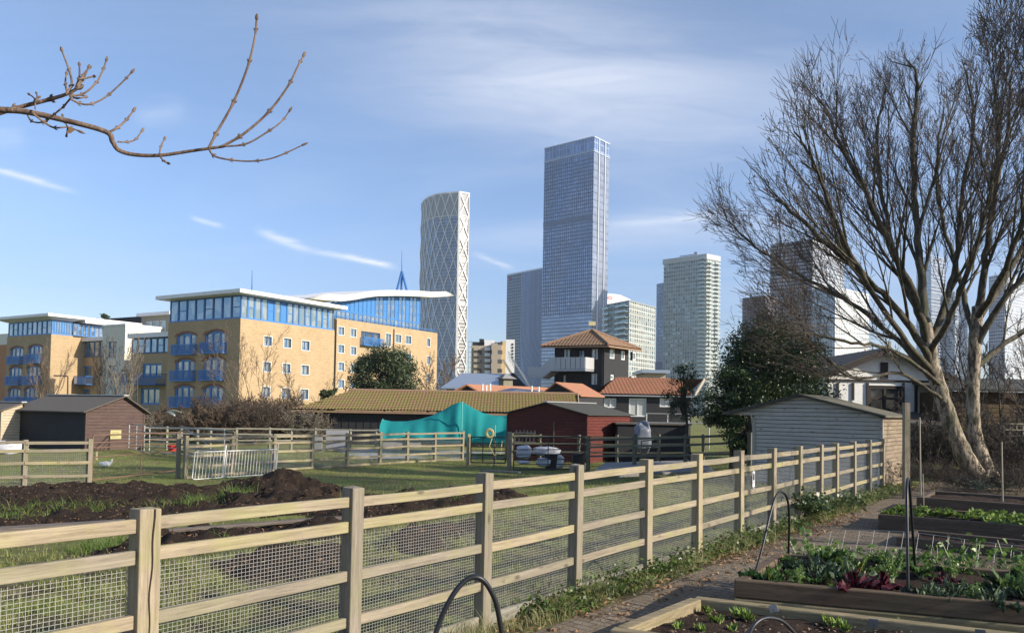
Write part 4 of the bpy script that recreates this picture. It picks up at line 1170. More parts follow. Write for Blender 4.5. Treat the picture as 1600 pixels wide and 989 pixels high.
# hose coil on a pole, bags, tarpaulin
p = GY(774, 33); root = empty('hose_reel_post', p, 'slim teal topped post beside the gate beneath the netting', 'post')
mb = MB(); mb.tube([p, p+up*1.0], .045, 8); mb.build('post', M_post, root); mb = MB(); mb.tube([p+up*1.0, p+up*1.62], .03, 8); mb.build('upper_tube', m_plain('teal_pole', (.12, .38, .34), .5), root)
c = W(765, 677, 32.8); mb = MB()
M_yhose = m_plain('yellow_hose', (.42, .38, .18), .6)
for k in range(5):
    R0 = .17-.02*k; mb.tube([c+Vector((math.cos(a)*R0, -.04*(k % 2)-.02, math.sin(a)*R0*1.1)) for a in np.linspace(0, 2*math.pi, 22)], .022, 6, cap=False)
hs_ = [c+Vector((.1, -.05, -.2)), c+Vector((.0, -.1, -.5)), c+Vector((.2, -.1, -.85)), c+Vector((.45, -.05, -.8)), c+Vector((.5, 0, -.3))]
mb.tube(hs_, .018, 6)
tag(mb.build('hose_coil', M_yhose, uv=False, smooth=True), 'coil of pale yellow hose hanging on the gate beneath the teal netting', 'hose')
M_bag = m_plain('white_bag', (.50, .51, .54), .45, .12, 3)
def bag(px, py, Y, sx, sy, sz, lb, mat=None, seed=0, name='white_sack', cat='sack', grp='white sacks behind the wide dark gate'):
    p = W(px, py, Y); r = random.Random(seed); mb = MB(); n = 14; m = 22
    for i in range(n+1):
        th = math.pi*i/n
        for j in range(m):
            ph = 2*math.pi*j/m; q = 1+.10*math.sin(ph*3+i+seed)+.22*mnoise.noise(Vector((j*.9, i*1.1, seed)))
            cs_, sn_ = math.cos(ph), math.sin(ph); e = .45
            x = math.copysign(abs(cs_)**e, cs_)*math.sin(th)**.6; y = math.copysign(abs(sn_)**e, sn_)*math.sin(th)**.6; z = math.copysign(abs(math.cos(th))**.6, math.cos(th))
            mb.v.append((p.x+x*sx*q/2+.06*sz*mnoise.noise(Vector((i*.8, j*.8, seed+5))), p.y+y*sy*q/2, p.z+z*sz/2*(1+.25*mnoise.noise(Vector((math.cos(ph)*1.5, math.sin(ph)*1.5, seed+2))))))
    for i in range(n):
        for j in range(m): mb.f.append((i*m+j, i*m+(j+1) % m, (i+1)*m+(j+1) % m, (i+1)*m+j))
    o = mb.build(name, mat or M_bag, uv=False, smooth=True); tag(o, lb, cat, grp); return o
bag(853, 705, 32.2, 1.0, .5, .34, 'biggest white sack lying behind the wide dark gate', seed=1)
bag(818, 706, 32, .55, .5, .5, 'leftmost white sack slumped behind the wide dark gate', seed=2)
bag(849, 722, 31.6, .55, .45, .32, 'lower white sack below the biggest one', seed=3)
bag(874, 721, 31.8, .35, .4, .5, 'narrow bluish white sack right of the lower one', seed=4)
bag(818, 722, 31.4, .5, .3, .12, 'flat white packet on the ground behind the left end of the wide dark gate', seed=6)
for px, lb in ((862, 'black plastic bin standing among the white sacks'), (905, 'black plastic bin at the right end of the wide dark gate')):
    p = GY(px, 31.7); mb = MB()
    for rr_, z in ((.2, 0), (.26, .55)): pass
    mb.tube([p, p+up*.02, p+up*.58, p+up*.60], [.2, .21, .27, .29], 14); tag(mb.build('bin', m_plain('black_plastic', (.03, .03, .033), .4), uv=False), lb, 'bin')
# tarpaulin stack
M_tarp = m_plain('blue_grey_tarp', (.17, .19, .23), .35, .25, 6, 0, .6)
bag(1004, 683, 33, .62, .6, 1.15, 'crumpled blue grey tarpaulin wrapped over a tall stack', M_tarp, 7, 'tarpaulin', 'tarpaulin', None)
# dark trough sheds
M_conc = m_plain('grey_concrete', (.24, .235, .225), .9, .15, 4, 0, .3)
p = GY(1000, 37); 
root = empty('dark_store', p, 'low black timber store with flat grey lid right of the red shed', 'store')
x0, x1 = W(964, 680, 37).x, W(1075, 680, 37).x; zt = W(1000, 663, 37).z
mb = MB(); mb.prism([(x0, 36.8), (x1, 36.8), (x1, 39), (x0, 39)], p.z, zt); mb.build('wall', M_black, root)
mb = MB(); mb.prism([(x0-.1, 36.7), (x1+.1, 36.7), (x1+.1, 39.1), (x0-.1, 39.1)], zt+.003, zt+.07); mb.build('lid', M_feltb, root)
# concrete slab
a, b_, c_, d_ = G(925, 748), G(1120, 738), G(1090, 728), G(945, 736)
mb = MB(); mb.prism([(q.x, q.y) for q in (a, b_, c_, d_)], -.6, terr(a.x, a.y)+.16); tag(mb.build('concrete_slab', M_conc), 'low grey concrete slab beyond the near fence by the dark fences', 'slab')
# yard stuff behind the long fence: pale boards and blue barrels
M_slab = m_plain('pale_yard', (.30, .30, .31), .9, .15, 1)
mb = MB(); q = [GY(520, 44.6), GY(905, 45), GY(905, 39.5), GY(560, 36)]; mb.poly([(p.x, p.y, -.53) for p in q]); tag(mb.build('yard', M_slab), kind='structure')
for px, Y, w_, h_, mt, nm, lb in ((528, 44.3, 1.2, 1.0, M_slab, 'pale_board', 'pale board propped left of the tall grey trough in the yard'), (628, 47, 2.2, 1.0, M_conc, 'pale_board', 'wide pale board in the yard behind the long fence'), (497, 41, .5, .75, M_conc, 'stone_trough', 'grey stone trough standing in the yard behind the long fence')):
    p = GY(px, Y); mb = MB(); mb.box(p+up*h_/2, w_, .12, h_, .1); o = mb.build(nm, mt, bevel=.02); tag(o, lb, 'board' if 'board' in nm else 'trough')
# stump, trug, duck, gull
p = G(150, 719); mb = MB(); mb.tube([p, p+up*.34], [.06, .055], 8); tag(mb.build('stump', M_post), 'short cut stump in the grass behind the rusty gate', 'stump')
M_redp = m_plain('red_plastic', (.5, .04, .03), .4)
p = GY(272, 40); mb = MB(); mb.tube([p, p+up*.3], [.2, .27], 12); tag(mb.build('bucket', M_redp, uv=False), 'red bucket behind the galvanised gate with diagonal braces', 'bucket')
M_feather = m_plain('white_feather', (.75, .73, .68), .8, .08)
def ellip(mb, c, ax, ay, azz, n=8, m=12):
    n0 = len(mb.v); c = Vector(c)
    for i in range(n+1):
        th = math.pi*i/n
        for j in range(m):
            ph = 2*math.pi*j/m; mb.v.append(tuple(c+ax*math.cos(th)+ay*math.sin(th)*math.cos(ph)+azz*math.sin(th)*math.sin(ph)))
    for i in range(n):
        for j in range(m): mb.f.append((n0+i*m+j, n0+i*m+(j+1) % m, n0+(i+1)*m+(j+1) % m, n0+(i+1)*m+j))
def skinned(name, pts, edges, radii, mat, parent=None, org=None, sub=2):
    me = bpy.data.meshes.new(name); o3 = Vector(WL[parent]) if parent else Vector(org)
    me.from_pydata([tuple(Vector(p)-o3) for p in pts], edges, [])
    o = finish(me, name, mat, parent, o3, False)
    m = o.modifiers.new('skin', 'SKIN'); m.use_smooth_shade = True
    for i, rd_ in enumerate(radii): me.skin_vertices[0].data[i].radius = (rd_, rd_) if not hasattr(rd_, '__len__') else rd_
    me.skin_vertices[0].data[0].use_root = True
    s_ = o.modifiers.new('sub', 'SUBSURF'); s_.levels = sub; s_.render_levels = sub
    return o
# duck resting on the grass
p = G(165, 731); root = empty('duck', p, 'white duck resting on the green grass behind the rusty gate', 'duck')
b0 = p+up*.13
skinned('body', [b0, b0+Vector((-.13, 0, .0)), b0+Vector((-.24, 0, .05)), b0+Vector((.12, 0, .01)), b0+Vector((.19, 0, .07)), b0+Vector((.21, 0, .15)), b0+Vector((.24, -.0, .18))],
        [(0, 1), (1, 2), (0, 3), (3, 4), (4, 5), (5, 6)], [.11, .09, .03, .09, .045, .035, .04], M_feather, root)
mb = MB(); mb.tube([b0+Vector((.27, 0, .175)), b0+Vector((.33, 0, .165))], [.018, .012], 6); mb.build('bill', m_plain('orange_bill', (.7, .3, .05), .5), root, uv=False)
# gull gliding low
g0 = W(268, 645, 34); root = empty('seagull', g0, 'seagull gliding low in front of the bare hedge with brown wings spread', 'bird')
skinned('body', [g0, g0+Vector((.10, -.02, -.05)), g0+Vector((.17, -.03, -.13)), g0+Vector((-.10, 0, .05)), g0+Vector((-.17, 0, .06)), g0+Vector((-.21, 0, .06))],
        [(0, 1), (1, 2), (0, 3), (3, 4), (4, 5)], [.07, .055, .03, .055, .04, .015], M_feather, root)
for sx, mt in ((-1, m_plain('brown_wing', (.17, .15, .14), .8)), (1, M_feather)):
    mb = MB(); sp = [(0, 0), (.18, .05), (.38, .03), (.55, -.03)]; ch = [.13, .12, .08, .01]
    pts1 = [g0+Vector((sx*a*.9-.02, -a*.25*sx, b+.04)) for a, b in sp]
    for i in range(3):
        a_, b_ = pts1[i], pts1[i+1]; d1, d2 = Vector((0, ch[i], -.04*ch[i]/.13)), Vector((0, ch[i+1], -.04*ch[i+1]/.13))
        mb.hexa([a_-d1-up*.006, b_-d2-up*.006, b_+d2-up*.006, a_+d1-up*.006] if sx > 0 else [a_+d1-up*.006, b_+d2-up*.006, b_-d2-up*.006, a_-d1-up*.006],
                [a_-d1+up*.006, b_-d2+up*.006, b_+d2+up*.006, a_+d1+up*.006] if sx > 0 else [a_+d1+up*.006, b_+d2+up*.006, b_-d2+up*.006, a_-d1+up*.006])
    mb.build('wing', mt, root, uv=False)
# white vehicle-like cover at the far left
p = G(8, 704); bag(8, 700, p.y-1.5, 1.4, 1.4, .6, 'rounded white covered mound at the left edge behind the pale fence', M_bag, 12, 'covered_mound', 'covered heap', None)
# ------------------------------------------------------------------ tiled roofs
def tiled(name, eL, eR, rR, rL, rows, colw, mat, parent, amp=.045, step=.075, hipL=None):
    """pantile slope: rows of half-round tiles that step down row by row (real geometry)"""
    eL, eR, rR, rL = map(Vector, (eL, eR, rR, rL))
    L = (eR-eL).length; ex = (eR-eL)/L
    upv = (rR-eR) - ex*((rR-eR).dot(ex)); S = upv.length; uy = upv/S; n = ex.cross(uy).normalized()
    if n.z < 0: n = -n
    off = [(q-eL).dot(ex) for q in (eL, eR, rR, rL)]
    cols = int(L/colw); V = []; Fc = []
    per = 4
    for r in range(rows):
        for lvl, (v, hgt) in enumerate(((r/rows, step), ((r+1)/rows, 0.0))):
            for c in range(cols*per+1):
                u = c/per*colw; h = amp*abs(math.sin(math.pi*c/per+.6)) + hgt
                p = eL+ex*u+uy*(S*v)+n*h; V.append(tuple(p))
        o = r*2*(cols*per+1); m = cols*per+1
        for c in range(cols*per):
            u = (c+.5)/per*colw; v = (r+.5)/rows
            lo = off[0]+(off[3]-off[0])*v; hi = off[1]+(off[2]-off[1])*v
            if u < lo or u > hi: continue
            Fc.append((o+c, o+c+1, o+m+c+1, o+m+c))
            if r > 0: Fc.append((o-m+c, o-m+c+1, o+c+1, o+c))
    mb = MB(); mb.v = V; mb.f = Fc
    return mb.build(name, mat, parent, uv=False)
# stable ---------------------------------------------------------------
ye, yr = 50.0, 53.5
g = GY(700, 51); g.z = -.55
st = empty('stable', g, 'long low black stable with moss covered clay tile roof behind the teal netting', 'stable')
ze = W(640, 643.0, ye).z; zr = W(720, 613.5, yr).z
eL = W(455, 641, ye); eL.z = ze; eR = W(905, 645, ye); eR.z = ze
rL = W(548, 613, yr); rL.z = zr; rR = W(903, 616, yr); rR.z = zr
tiled('roof', eL, eR, rR, rL, 12, .2, M_mosst, st)
mb = MB(); bk = Vector((0, 7.0, 0))
mb.poly([rL, rR, Vector((eR.x, ye+7, ze)), Vector((eL.x, ye+7, ze))]); mb.poly([eL, rL, Vector((eL.x, ye+7, ze))]); mb.build('back_roof', M_mosst, st)
mb = MB(); mb.tube([rL+up*.04, rR+up*.04], .11, 6); mb.build('ridge_tiles', M_brownt, st, uv=False)
xw0 = W(481, 660, ye+.5).x; xw1 = eR.x-.3
mb = MB(); mb.prism([(xw0, ye+.5), (xw1, ye+.5), (xw1, ye+6.5), (xw0, ye+6.5)], -.56, ze-.02)
nx0 = xw0
mb.build('wall', M_black, st)
mb = MB()
x = xw0+.3
while x < xw1: mb.box((x, ye+.485, (ze-.56)/2+.0), .02, .03, ze+.5); x += .45
mb.build('batten', m_plain('black_batten', (.03, .03, .033), .7), st)
mb = MB(); mb.bar(eL+Vector((0, .05, -.08)), eR+Vector((0, .05, -.08)), .04, .12); mb.build('fascia', M_brownt, st)
# right gable with barge boards
mb = MB(); a = Vector((eR.x-.35, ye+.3, ze)); mb.poly([(xw1+.01, ye+.5, ze), (xw1+.01, ye+6.5, ze), (xw1+.01, yr, zr-.1)]); mb.build('gable', M_feltb, st)
mb = MB(); mb.bar(eR+Vector((.02, 0, -.04)), rR+Vector((.02, 0, -.04)), .05, .2); mb.bar(rR+Vector((.02, 0, -.04)), (eR.x+.02, ye+7, ze-.04), .05, .2); mb.build('barge_board', M_paleb, st)
p = W(488, 657, ye+.46); sg = empty('stable_sign', p, 'small white square sign with dark picture on the left end of the stable wall', 'sign')
mb = MB(); mb.box(p, .28, .03, .32); mb.build('board', M_frame, sg)
mb = MB(); mb.v = []; q = lambda x, z: (p.x+x, p.y-.017, p.z+z)
mb.poly([q(-.09, .02), q(-.03, .02), q(-.02, .10), q(-.07, .12)]); mb.poly([q(.0, .0), q(.08, .0), q(.09, .11), q(.03, .09)]); mb.poly([q(-.1, -.05), q(.1, -.05), q(.1, -.02), q(-.1, -.02)]); mb.poly([q(-.07, -.12), q(-.01, -.12), q(-.01, -.07), q(-.07, -.07)])
mb.build('picture', M_ink, sg)

# grey metal barn, orange gable, vent, pipes ------------------------------
M_metalroof = m_plain('grey_metal_roof', (.36, .42, .50), .4, .06, .6, .5)
Yb = 78.0
g = GY(760, Yb); root = empty('metal_roof_barn', g, 'barn with wide pale grey metal roof and black gable behind the stable', 'barn')
a = W(689, 607, Yb); b = W(722, 584, Yb+6); c = W(798, 583, Yb+6); d = W(820, 605, Yb)
a.z = d.z = (a.z+d.z)/2; b.z = c.z = (b.z+c.z)/2
mb = MB(); lo = [a, d, c, b]; mb.hexa([p-up*.12 for p in lo], lo); mb.build('roof', M_metalroof, root)
mb = MB(); mb.prism([(a.x+.5, Yb+.3), (d.x-.5, Yb+.3), (d.x-.5, Yb+11), (a.x+.5, Yb+11)], -.6, a.z-.15); mb.build('wall', M_black, root)
e = W(829, 607, Yb-1)
mb = MB(); mb.hexa([Vector((c.x+.05, Yb+1, a.z-.3)), Vector((e.x, Yb-1, e.z-.2)), Vector((e.x, Yb+6, e.z-.2)), Vector((c.x+.05, Yb+6, a.z-.3))], [c+Vector((.05, -5, -.1)), c+Vector((.3, -5.2, -.12)), c+Vector((.3, 0, 0)), c+Vector((.05, 0, 0))]); mb.build('gable', M_black, root)
# slanting grey barge / stair from white lift tower
root = empty('footbridge_ramp', W(800, 605, 95), 'steep grey slatted ramp sloping down in front of the blue towers', 'ramp')
mb = MB(); A_ = W(800, 561, 95); B_ = W(829, 606, 95); A2 = W(786, 562, 95.8); B2 = W(800, 585, 95.8)
mb.bar(A_, B_, .5, .15); mb.build('deck', M_galv, root)
mb = MB(); mb.bar(A2, B2, .3, .25); mb.build('rail', M_paleb, root)
mb = MB()
for k in range(14):
    u = k/13; q0 = A_+(B_-A_)*u; mb.bar(q0-Vector((.45, 0, 0)), q0-Vector((.45, 0, 0))+up*.9, .05, .05, up=(0, 1, 0))
mb.bar(A_+Vector((-.45, 0, .9)), B_+Vector((-.45, 0, .9)), .06, .06); mb.build('handrail', M_galv, root)
# vent turret
Yv = 64.0; c0 = W(790, 605, Yv); root = empty('vent_turret', c0, 'square wooden vent turret with small pyramid roof behind the stable ridge', 'turret')
hw = .62; zt = W(790, 592, Yv).z; za = W(790, 583, Yv).z; zb = c0.z-.6
mb = MB(); mb.box((c0.x, Yv, (zb+zt)/2), hw*1.3, hw*1.3, zt-zb, .5); mb.build('louvre_box', M_postg, root)
mb = MB(); ps = [(c0.x+math.cos(.5+math.pi/4+k*math.pi/2)*hw*1.5, Yv+math.sin(.5+math.pi/4+k*math.pi/2)*hw*1.5) for k in range(4)]
n0 = 0; mb.v = [(x, y, zt) for x, y in ps]+[(c0.x, Yv, za)]; mb.f = [(0, 1, 4), (1, 2, 4), (2, 3, 4), (3, 0, 4), (3, 2, 1, 0)]; mb.build('cap', M_conc, root)
# orange gable building behind stable
Yo = 60.0; g = GY(760, Yo)
root = empty('tiled_outbuilding', g, 'low outbuilding with orange tiled gable and black end wall just above the stable ridge', 'building')
gl = W(707, 613, Yo); ga = W(729, 600, Yo); gr = W(752, 613, Yo); rr_ = W(862, 605, Yo+4); er = W(880, 613, Yo+1)
mb = MB(); mb.poly([Vector((gl.x, Yo, -.6)), Vector((gr.x, Yo, -.6)), gr, ga, gl]); mb.build('gable', M_black, root)
mb = MB(); k_ = ga+Vector((7.0, 6, 0)); k2 = gr+Vector((7.0, 5, 0))
lo = [gr+Vector((0, -.2, 0)), k2, k_, ga+Vector((0, -.2, 0))]; mb.hexa([p-up*.1 for p in lo], lo)
lo = [ga+Vector((0, -.2, 0)), k_, gl+Vector((7, 7, 0)), gl+Vector((-.2, -.2, 0))]; mb.hexa([p-up*.1 for p in lo], lo); mb.build('roof', M_orange, root)
mb = MB(); mb.prism([(gl.x+.1, Yo+.1), (gr.x-.1, Yo+.1), (gr.x+6.5, Yo+5), (gl.x+7, Yo+7)], -.6, gl.z-.1); mb.build('wall', M_black, root)
mb = MB(); a = W(765, 613, 59); b = W(800, 606, 61); c = W(850, 611, 61); d = W(845, 615, 59); mb.hexa([p-up*.05 for p in (a, d, c, b)], [a, d, c, b]); mb.build('solar_panel', m_glass('solar_glass', (.02, .03, .07), .15, .3, 0), root)
for px, py in ((754, 600), (766, 599), (760, 602), (831, 603), (842, 604)):
    a = W(px, py, 57); mb = MB(); mb.tube([a-up*.9, a], .06, 8); tag(mb.build('flue_pipe', M_frame, uv=False), 'short white flue pipe rising behind the stable roof', 'pipe', 'white flue pipes behind the stable')

# ------------------------------------------------------------------ facade helper
class Face:
    def __init__(s, O, D, N): s.O = Vector((O[0], O[1], 0)); s.D = D; s.N = N
    def pt(s, a, z, off=0.0): return s.O+s.D*a+s.N*off+Vector((0, 0, z))
    def loc(s, px, py):
        d = ray(px, py); k = (s.O-CAM).dot(s.N)/d.dot(s.N); p = CAM+d*k
        return ((p-s.O).dot(s.D), p.z)
def wall_holes(face, s0, s1, z0, z1, holes, mat, parent, depth=.25, name='wall'):
    ss = sorted({s0, s1}|{h[0] for h in holes}|{h[1] for h in holes}); zs = sorted({z0, z1}|{h[2] for h in holes}|{h[3] for h in holes})
    ss = [x for x in ss if s0 <= x <= s1]; zs = [x for x in zs if z0 <= x <= z1]
    mb = MB()
    for a, b in zip(ss[:-1], ss[1:]):
        for c, d in zip(zs[:-1], zs[1:]):
            m, n = (a+b)/2, (c+d)/2
            if any(h[0] < m < h[1] and h[2] < n < h[3] for h in holes): continue
            mb.quad(face.pt(a, c), face.pt(b, c), face.pt(b, d), face.pt(a, d))
    for h in holes:
        a, b, c, d = h[:4]
        for (p, q, r_, t_) in (((a, c), (b, c), 0, 0), ((b, c), (b, d), 0, 0), ((b, d), (a, d), 0, 0), ((a, d), (a, c), 0, 0)):
            mb.quad(face.pt(p[0], p[1]), face.pt(q[0], q[1]), face.pt(q[0], q[1], -depth), face.pt(p[0], p[1], -depth))
    return mb.build(name, mat, parent)
def window(face, parent, a, b, c, d, fm, gm, nx=1, nz=1, fw=.09, off=-.12, name='window', label=None, open_=False):
    mb = MB(); th = .08
    def bx(a0, b0, c0, d0, o=off):
        p = face.pt((a0+b0)/2, (c0+d0)/2, o); mb.obox(p, face.D*(b0-a0)/2, face.N*th/2, up*(d0-c0)/2)
    bx(a, b, d-fw, d); bx(a, b, c, c+fw); bx(a, a+fw, c+fw, d-fw); bx(b-fw, b, c+fw, d-fw)
    for i in range(1, nx): x = a+(b-a)*i/nx; bx(x-fw*.4, x+fw*.4, c+fw, d-fw, off-.004)
    for i in range(1, nz): z = c+(d-c)*i/nz; bx(a+fw, b-fw, z-fw*.35, z+fw*.35, off-.008)
    o = mb.build(name, fm, parent)
    if label: o['label'] = label
    g = MB(); g.quad(face.pt(a+.02, c+.02, off-.03), face.pt(b-.02, c+.02, off-.03), face.pt(b-.02, d-.02, off-.03), face.pt(a+.02, d-.02, off-.03)); g.build('pane', gm, o)
    return o
def ringbox(mb, face, a, b, c, d, w_, off, th):
    for (a0, b0, c0, d0) in ((a-w_, b+w_, d, d+w_), (a-w_, b+w_, c-w_, c), (a-w_, a, c, d), (b, b+w_, c, d)):
        mb.obox(face.pt((a0+b0)/2, (c0+d0)/2, off), face.D*(b0-a0)/2, face.N*th/2, up*(d0-c0)/2)
def balcony(face, parent, a, b, c, d, depth=1.1, mat=None):
    mat = mat or M_blue
    mb = MB(); mb.obox(face.pt((a+b)/2, c+.06, depth/2), face.D*(b-a)/2, face.N*depth/2, up*.06)
    o = mb.build('balcony', mat, parent)
    mb = MB()
    mb.obox(face.pt((a+b)/2, d, depth), face.D*(b-a)/2, face.N*.03, up*.035)
    for e in (a, b): mb.obox(face.pt(e, d, depth/2), face.D*.03, face.N*depth/2, up*.035)
    n = max(4, int((b-a)/.14))
    for i in range(n+1): x = a+(b-a)*i/n; mb.obox(face.pt(x, (c+d)/2+.05, depth), face.D*.028, face.N*.012, up*((d-c)/2-.05))
    for i in range(7): 
        for e in (a, b): mb.obox(face.pt(e, (c+d)/2+.05, depth*i/7), face.D*.012, face.N*.012, up*((d-c)/2-.05))
    mb.build('railing', mat, o, uv=False)
    return o
def arch_window(face, parent, cpx, ztop_py, zbot_py, wpx, balc=None, scale=1.0):
    """blue double door window with shallow arched head and red brick arch above; px positions on the face"""
    s_, zt = face.loc(cpx, ztop_py); _, zb = face.loc(cpx, zbot_py)
    sl, _ = face.loc(cpx-wpx/2, ztop_py); sr, _ = face.loc(cpx+wpx/2, ztop_py); a, b = min(sl, sr), max(sl, sr)
    return a, b, zb, zt
def block(name, label, C, dL, dR, wl, wr, ztop, cat='building', group=None):
    root = empty(name, Vector((C.x, C.y, -.6)), label, cat, group)
    return root
def box4(mb, C, DLv, DRv, wl, wr, z0, z1):
    C = Vector((C.x, C.y, 0)); a = [C, C+DRv*wr, C+DRv*wr+DLv*wl, C+DLv*wl]; mb.prism([(p.x, p.y) for p in a], z0, z1)

GR = 'yellow brick flats with blue balconies'
BU, BV = az(31), az(-58)
BN_R = -BV; BN_L = -BU          # outward normals of the receding-right face and the receding-left face
M_surr = m_plain('stone_surround', (.58, .55, .49), .8)
M_glassl = m_glass('door_glass', (.16, .20, .25), .12, .4, .5)
M_arch = m_plain('red_arch_brick', (.26, .12, .08), .9, .2)
def glaz_strip(face, parent, a, b, c, d, n, fm, gm, rail=True, off=.0, name='penthouse_window', solid=()):
    """ribbon of penthouse windows: each bay its own frame and pane"""
    for i in range(n):
        x0, x1 = a+(b-a)*i/n, a+(b-a)*(i+1)/n
        o = window(face, parent, x0+.01, x1-.01, c, d, fm, gm if i not in solid else M_blue, 1, 2 if (i % 3 == 1) else 1, .10, off, name)
def flat_block(label, Cpx, Y, pxL, pxR, brick_py, roof_py, wins_R, arches, strips, over=1.0, z_roof_drop=.0, roofth=.45, name='apartment_block'):
    C = GY(Cpx, Y); C.z = 0
    wl = reach(C, BV, pxL, 8); wr = reach(C, BU, pxR, 8)
    fR = Face(C, BU, BN_R); fL = Face(C+BV*wl, -BV, BN_L)      # s runs left->right on both
    zb = W(Cpx, brick_py, Y).z; zt = W(Cpx, roof_py, Y).z
    root = empty(name, Vector((C.x, C.y, -.6)), label, 'apartment block', GR)
    holes = []
    for (px, py, w_, h_) in wins_R:
        s_, z_ = fR.loc(px, py); s1, _ = fR.loc(px+w_, py); _, z1 = fR.loc(px, py+h_); hw = abs(s1-s_)/2; hh = abs(z_-z1)/2
        holes.append((s_-hw, s_+hw, z_-hh, z_+hh))
    wall_holes(fR, 0, wr, -.6, zb, holes, M_brick, root)
    for k, h in enumerate(holes):
        o = window(fR, root, *h[:2], h[2], h[3], M_blued, M_glassg, 2, 1, .07, -.15)
        sm = MB(); ringbox(sm, fR, *h, .10, .012, .05); sm.build('surround', M_surr, o)
    hl = []
    for (px, pt_, pb_, w_, bpt, bpb, bw) in arches:
        s_, z1 = fL.loc(px, pt_); _, z0 = fL.loc(px, pb_); sA, _ = fL.loc(px-w_/2, pt_); sB, _ = fL.loc(px+w_/2, pt_)
        hl.append((sA, sB, max(-.5, z0), z1))
    wall_holes(fL, 0, wl, -.6, zb, hl, M_brick, root)
    for h, (px, pt_, pb_, w_, bpt, bpb, bw) in zip(hl, arches):
        a, b, c, d = h
        o = window(fL, root, a, b, c, d, M_blue, M_glassl, 3, 1, .28, -.14, 'balcony_door')
        mb = MB(); n = 10; rise = (b-a)*.13
        for i in range(n):
            u0, u1 = i/n, (i+1)/n; z_ = lambda u: d-rise+rise*(1-(2*u-1)**2)
            x0, x1 = a-.2+(b-a+.4)*u0, a-.2+(b-a+.4)*u1
            mb.hexa([fL.pt(x0, z_(u0), .03), fL.pt(x1, z_(u1), .03), fL.pt(x1, z_(u1), -.02), fL.pt(x0, z_(u0), -.02)], [fL.pt(x0, z_(u0)+.20, .03), fL.pt(x1, z_(u1)+.20, .03), fL.pt(x1, z_(u1)+.2, -.02), fL.pt(x0, z_(u0)+.2, -.02)])
        mb.build('arch', M_arch, o)
        # brick spandrel filling the corners below the arch
        mb = MB()
        for sgn in (0, 1):
            pts = []
            for i in range(6):
                u = i/5*.5; u = u if sgn == 0 else 1-u; z_ = d-rise+rise*(1-(2*u-1)**2); pts.append(fL.pt(a+(b-a)*u, z_-.02, -.05))
            pts.append(fL.pt((a+b)/2, d+.01, -.05)); pts.append(fL.pt(a if sgn == 0 else b, d+.01, -.05)); mb.poly(pts)
        mb.build('spandrel', M_brick, o)
        if bw:
            _, zt_ = fL.loc(px, bpt); _, zb_ = fL.loc(px, bpb); sA, _ = fL.loc(px-bw/2, pt_); sB, _ = fL.loc(px+bw/2, pt_)
            balcony(fL, root, sA+.12, sB-.12, zb_, zt_, .55)
    # other walls
    mb = MB(); E = C+BV*wl+BU*wr; a, b, c = C+BU*wr, E, C+BV*wl
    for p, q in ((a, b), (b, c)): mb.quad(p+up*-.6, q+up*-.6, q+up*zb, p+up*zb)
    mb.build('back_wall', M_brick, root)
    # penthouse storey, slightly set back and glazed
    ps = .12; zp0, zp1 = zb, zt-roofth
    core = MB(); box4(core, C+(BU+BV)*(ps+.35), BV, BU, wl-2*ps-.7, wr-2*ps-.7, zp0-.2, zp1); core.build('penthouse_core', m_plain('pale_blind', (.42, .43, .40), .8, .1, .5), root)
    fR2 = Face(C+BV*ps, BU, BN_R); fL2 = Face(C+BV*wl+BU*ps, -BV, BN_L)
    nR, nL, solR = strips
    glaz_strip(fR2, root, .12, wr-.1, zp0+.02, zp1-.02, nR, M_blue, M_glassg, solid=solR)
    glaz_strip(fL2, root, .1, wl-.12, zp0+.02, zp1-.02, nL, M_blued, M_glassb)
    mb = MB(); box4(mb, C+(BU+BV)*(ps-.06), BV, BU, wl-2*ps+.12, wr-2*ps+.12, zp0-.02, zp0+.16); mb.build('sill_band', M_blue, root)
    # roof slab with overhang, thin tapered fascia
    mb = MB(); O = C-(BU+BV)*over; c4 = [O, O+BU*(wr+2*over), O+BU*(wr+2*over)+BV*(wl+2*over), O+BV*(wl+2*over)]
    mid = [C+BU*wr*.0+(BU+BV)*.2, C+BU*(wr-.2)+BV*.2, C+BU*(wr-.2)+BV*(wl-.2), C+BV*(wl-.2)+BU*.2]
    mb.hexa([Vector((p.x, p.y, zp1)) for p in mid], [Vector((p.x, p.y, zt-.38)) for p in c4]); mb.hexa([Vector((p.x, p.y, zt-.375)) for p in c4], [Vector((p.x, p.y, zt)) for p in c4])
    mb.build('roof', M_fascia, root)
    return root, C, fR, fL, wl, wr, zb, zt
wr1 = [(419, 533, 12, 14), (450, 536, 12, 14), (479, 540, 12, 14), (417.5, 573, 12, 14), (448.5, 575.5, 12, 14), (478, 578, 12, 14), (416, 612, 12, 15), (447, 614, 12, 15), (477, 616, 12, 15)]
ar1 = [(292, 520, 552, 32, 539, 555, 37), (339, 517, 551, 35, 535.5, 553, 40), (290, 561, 594, 31, 579.5, 596, 37), (336, 558, 593, 34, 579, 595, 39), (289, 602, 636, 31, 620, 637, 37), (335, 602, 636, 34, 619.5, 636, 39)]
main, Cm, fRm, fLm, wlm, wrm, zbm, ztm = flat_block('largest yellow brick flats with white roof and nine small windows on its sunny side', 372, 84, 262, 522, 497, 453.5, wr1, ar1, (15, 8, (4, 6)), over=1.0)
ar2 = [(27, 542, 562, 21, 557, 569.5, 23), (57, 539, 561, 22, 554, 568, 26), (25, 573, 594, 20, 588, 602, 23), (54, 571, 594, 21, 588, 601.5, 26), (23, 606, 622, 20, 621, 634, 23), (50, 605, 624, 22, 621, 634, 24)]
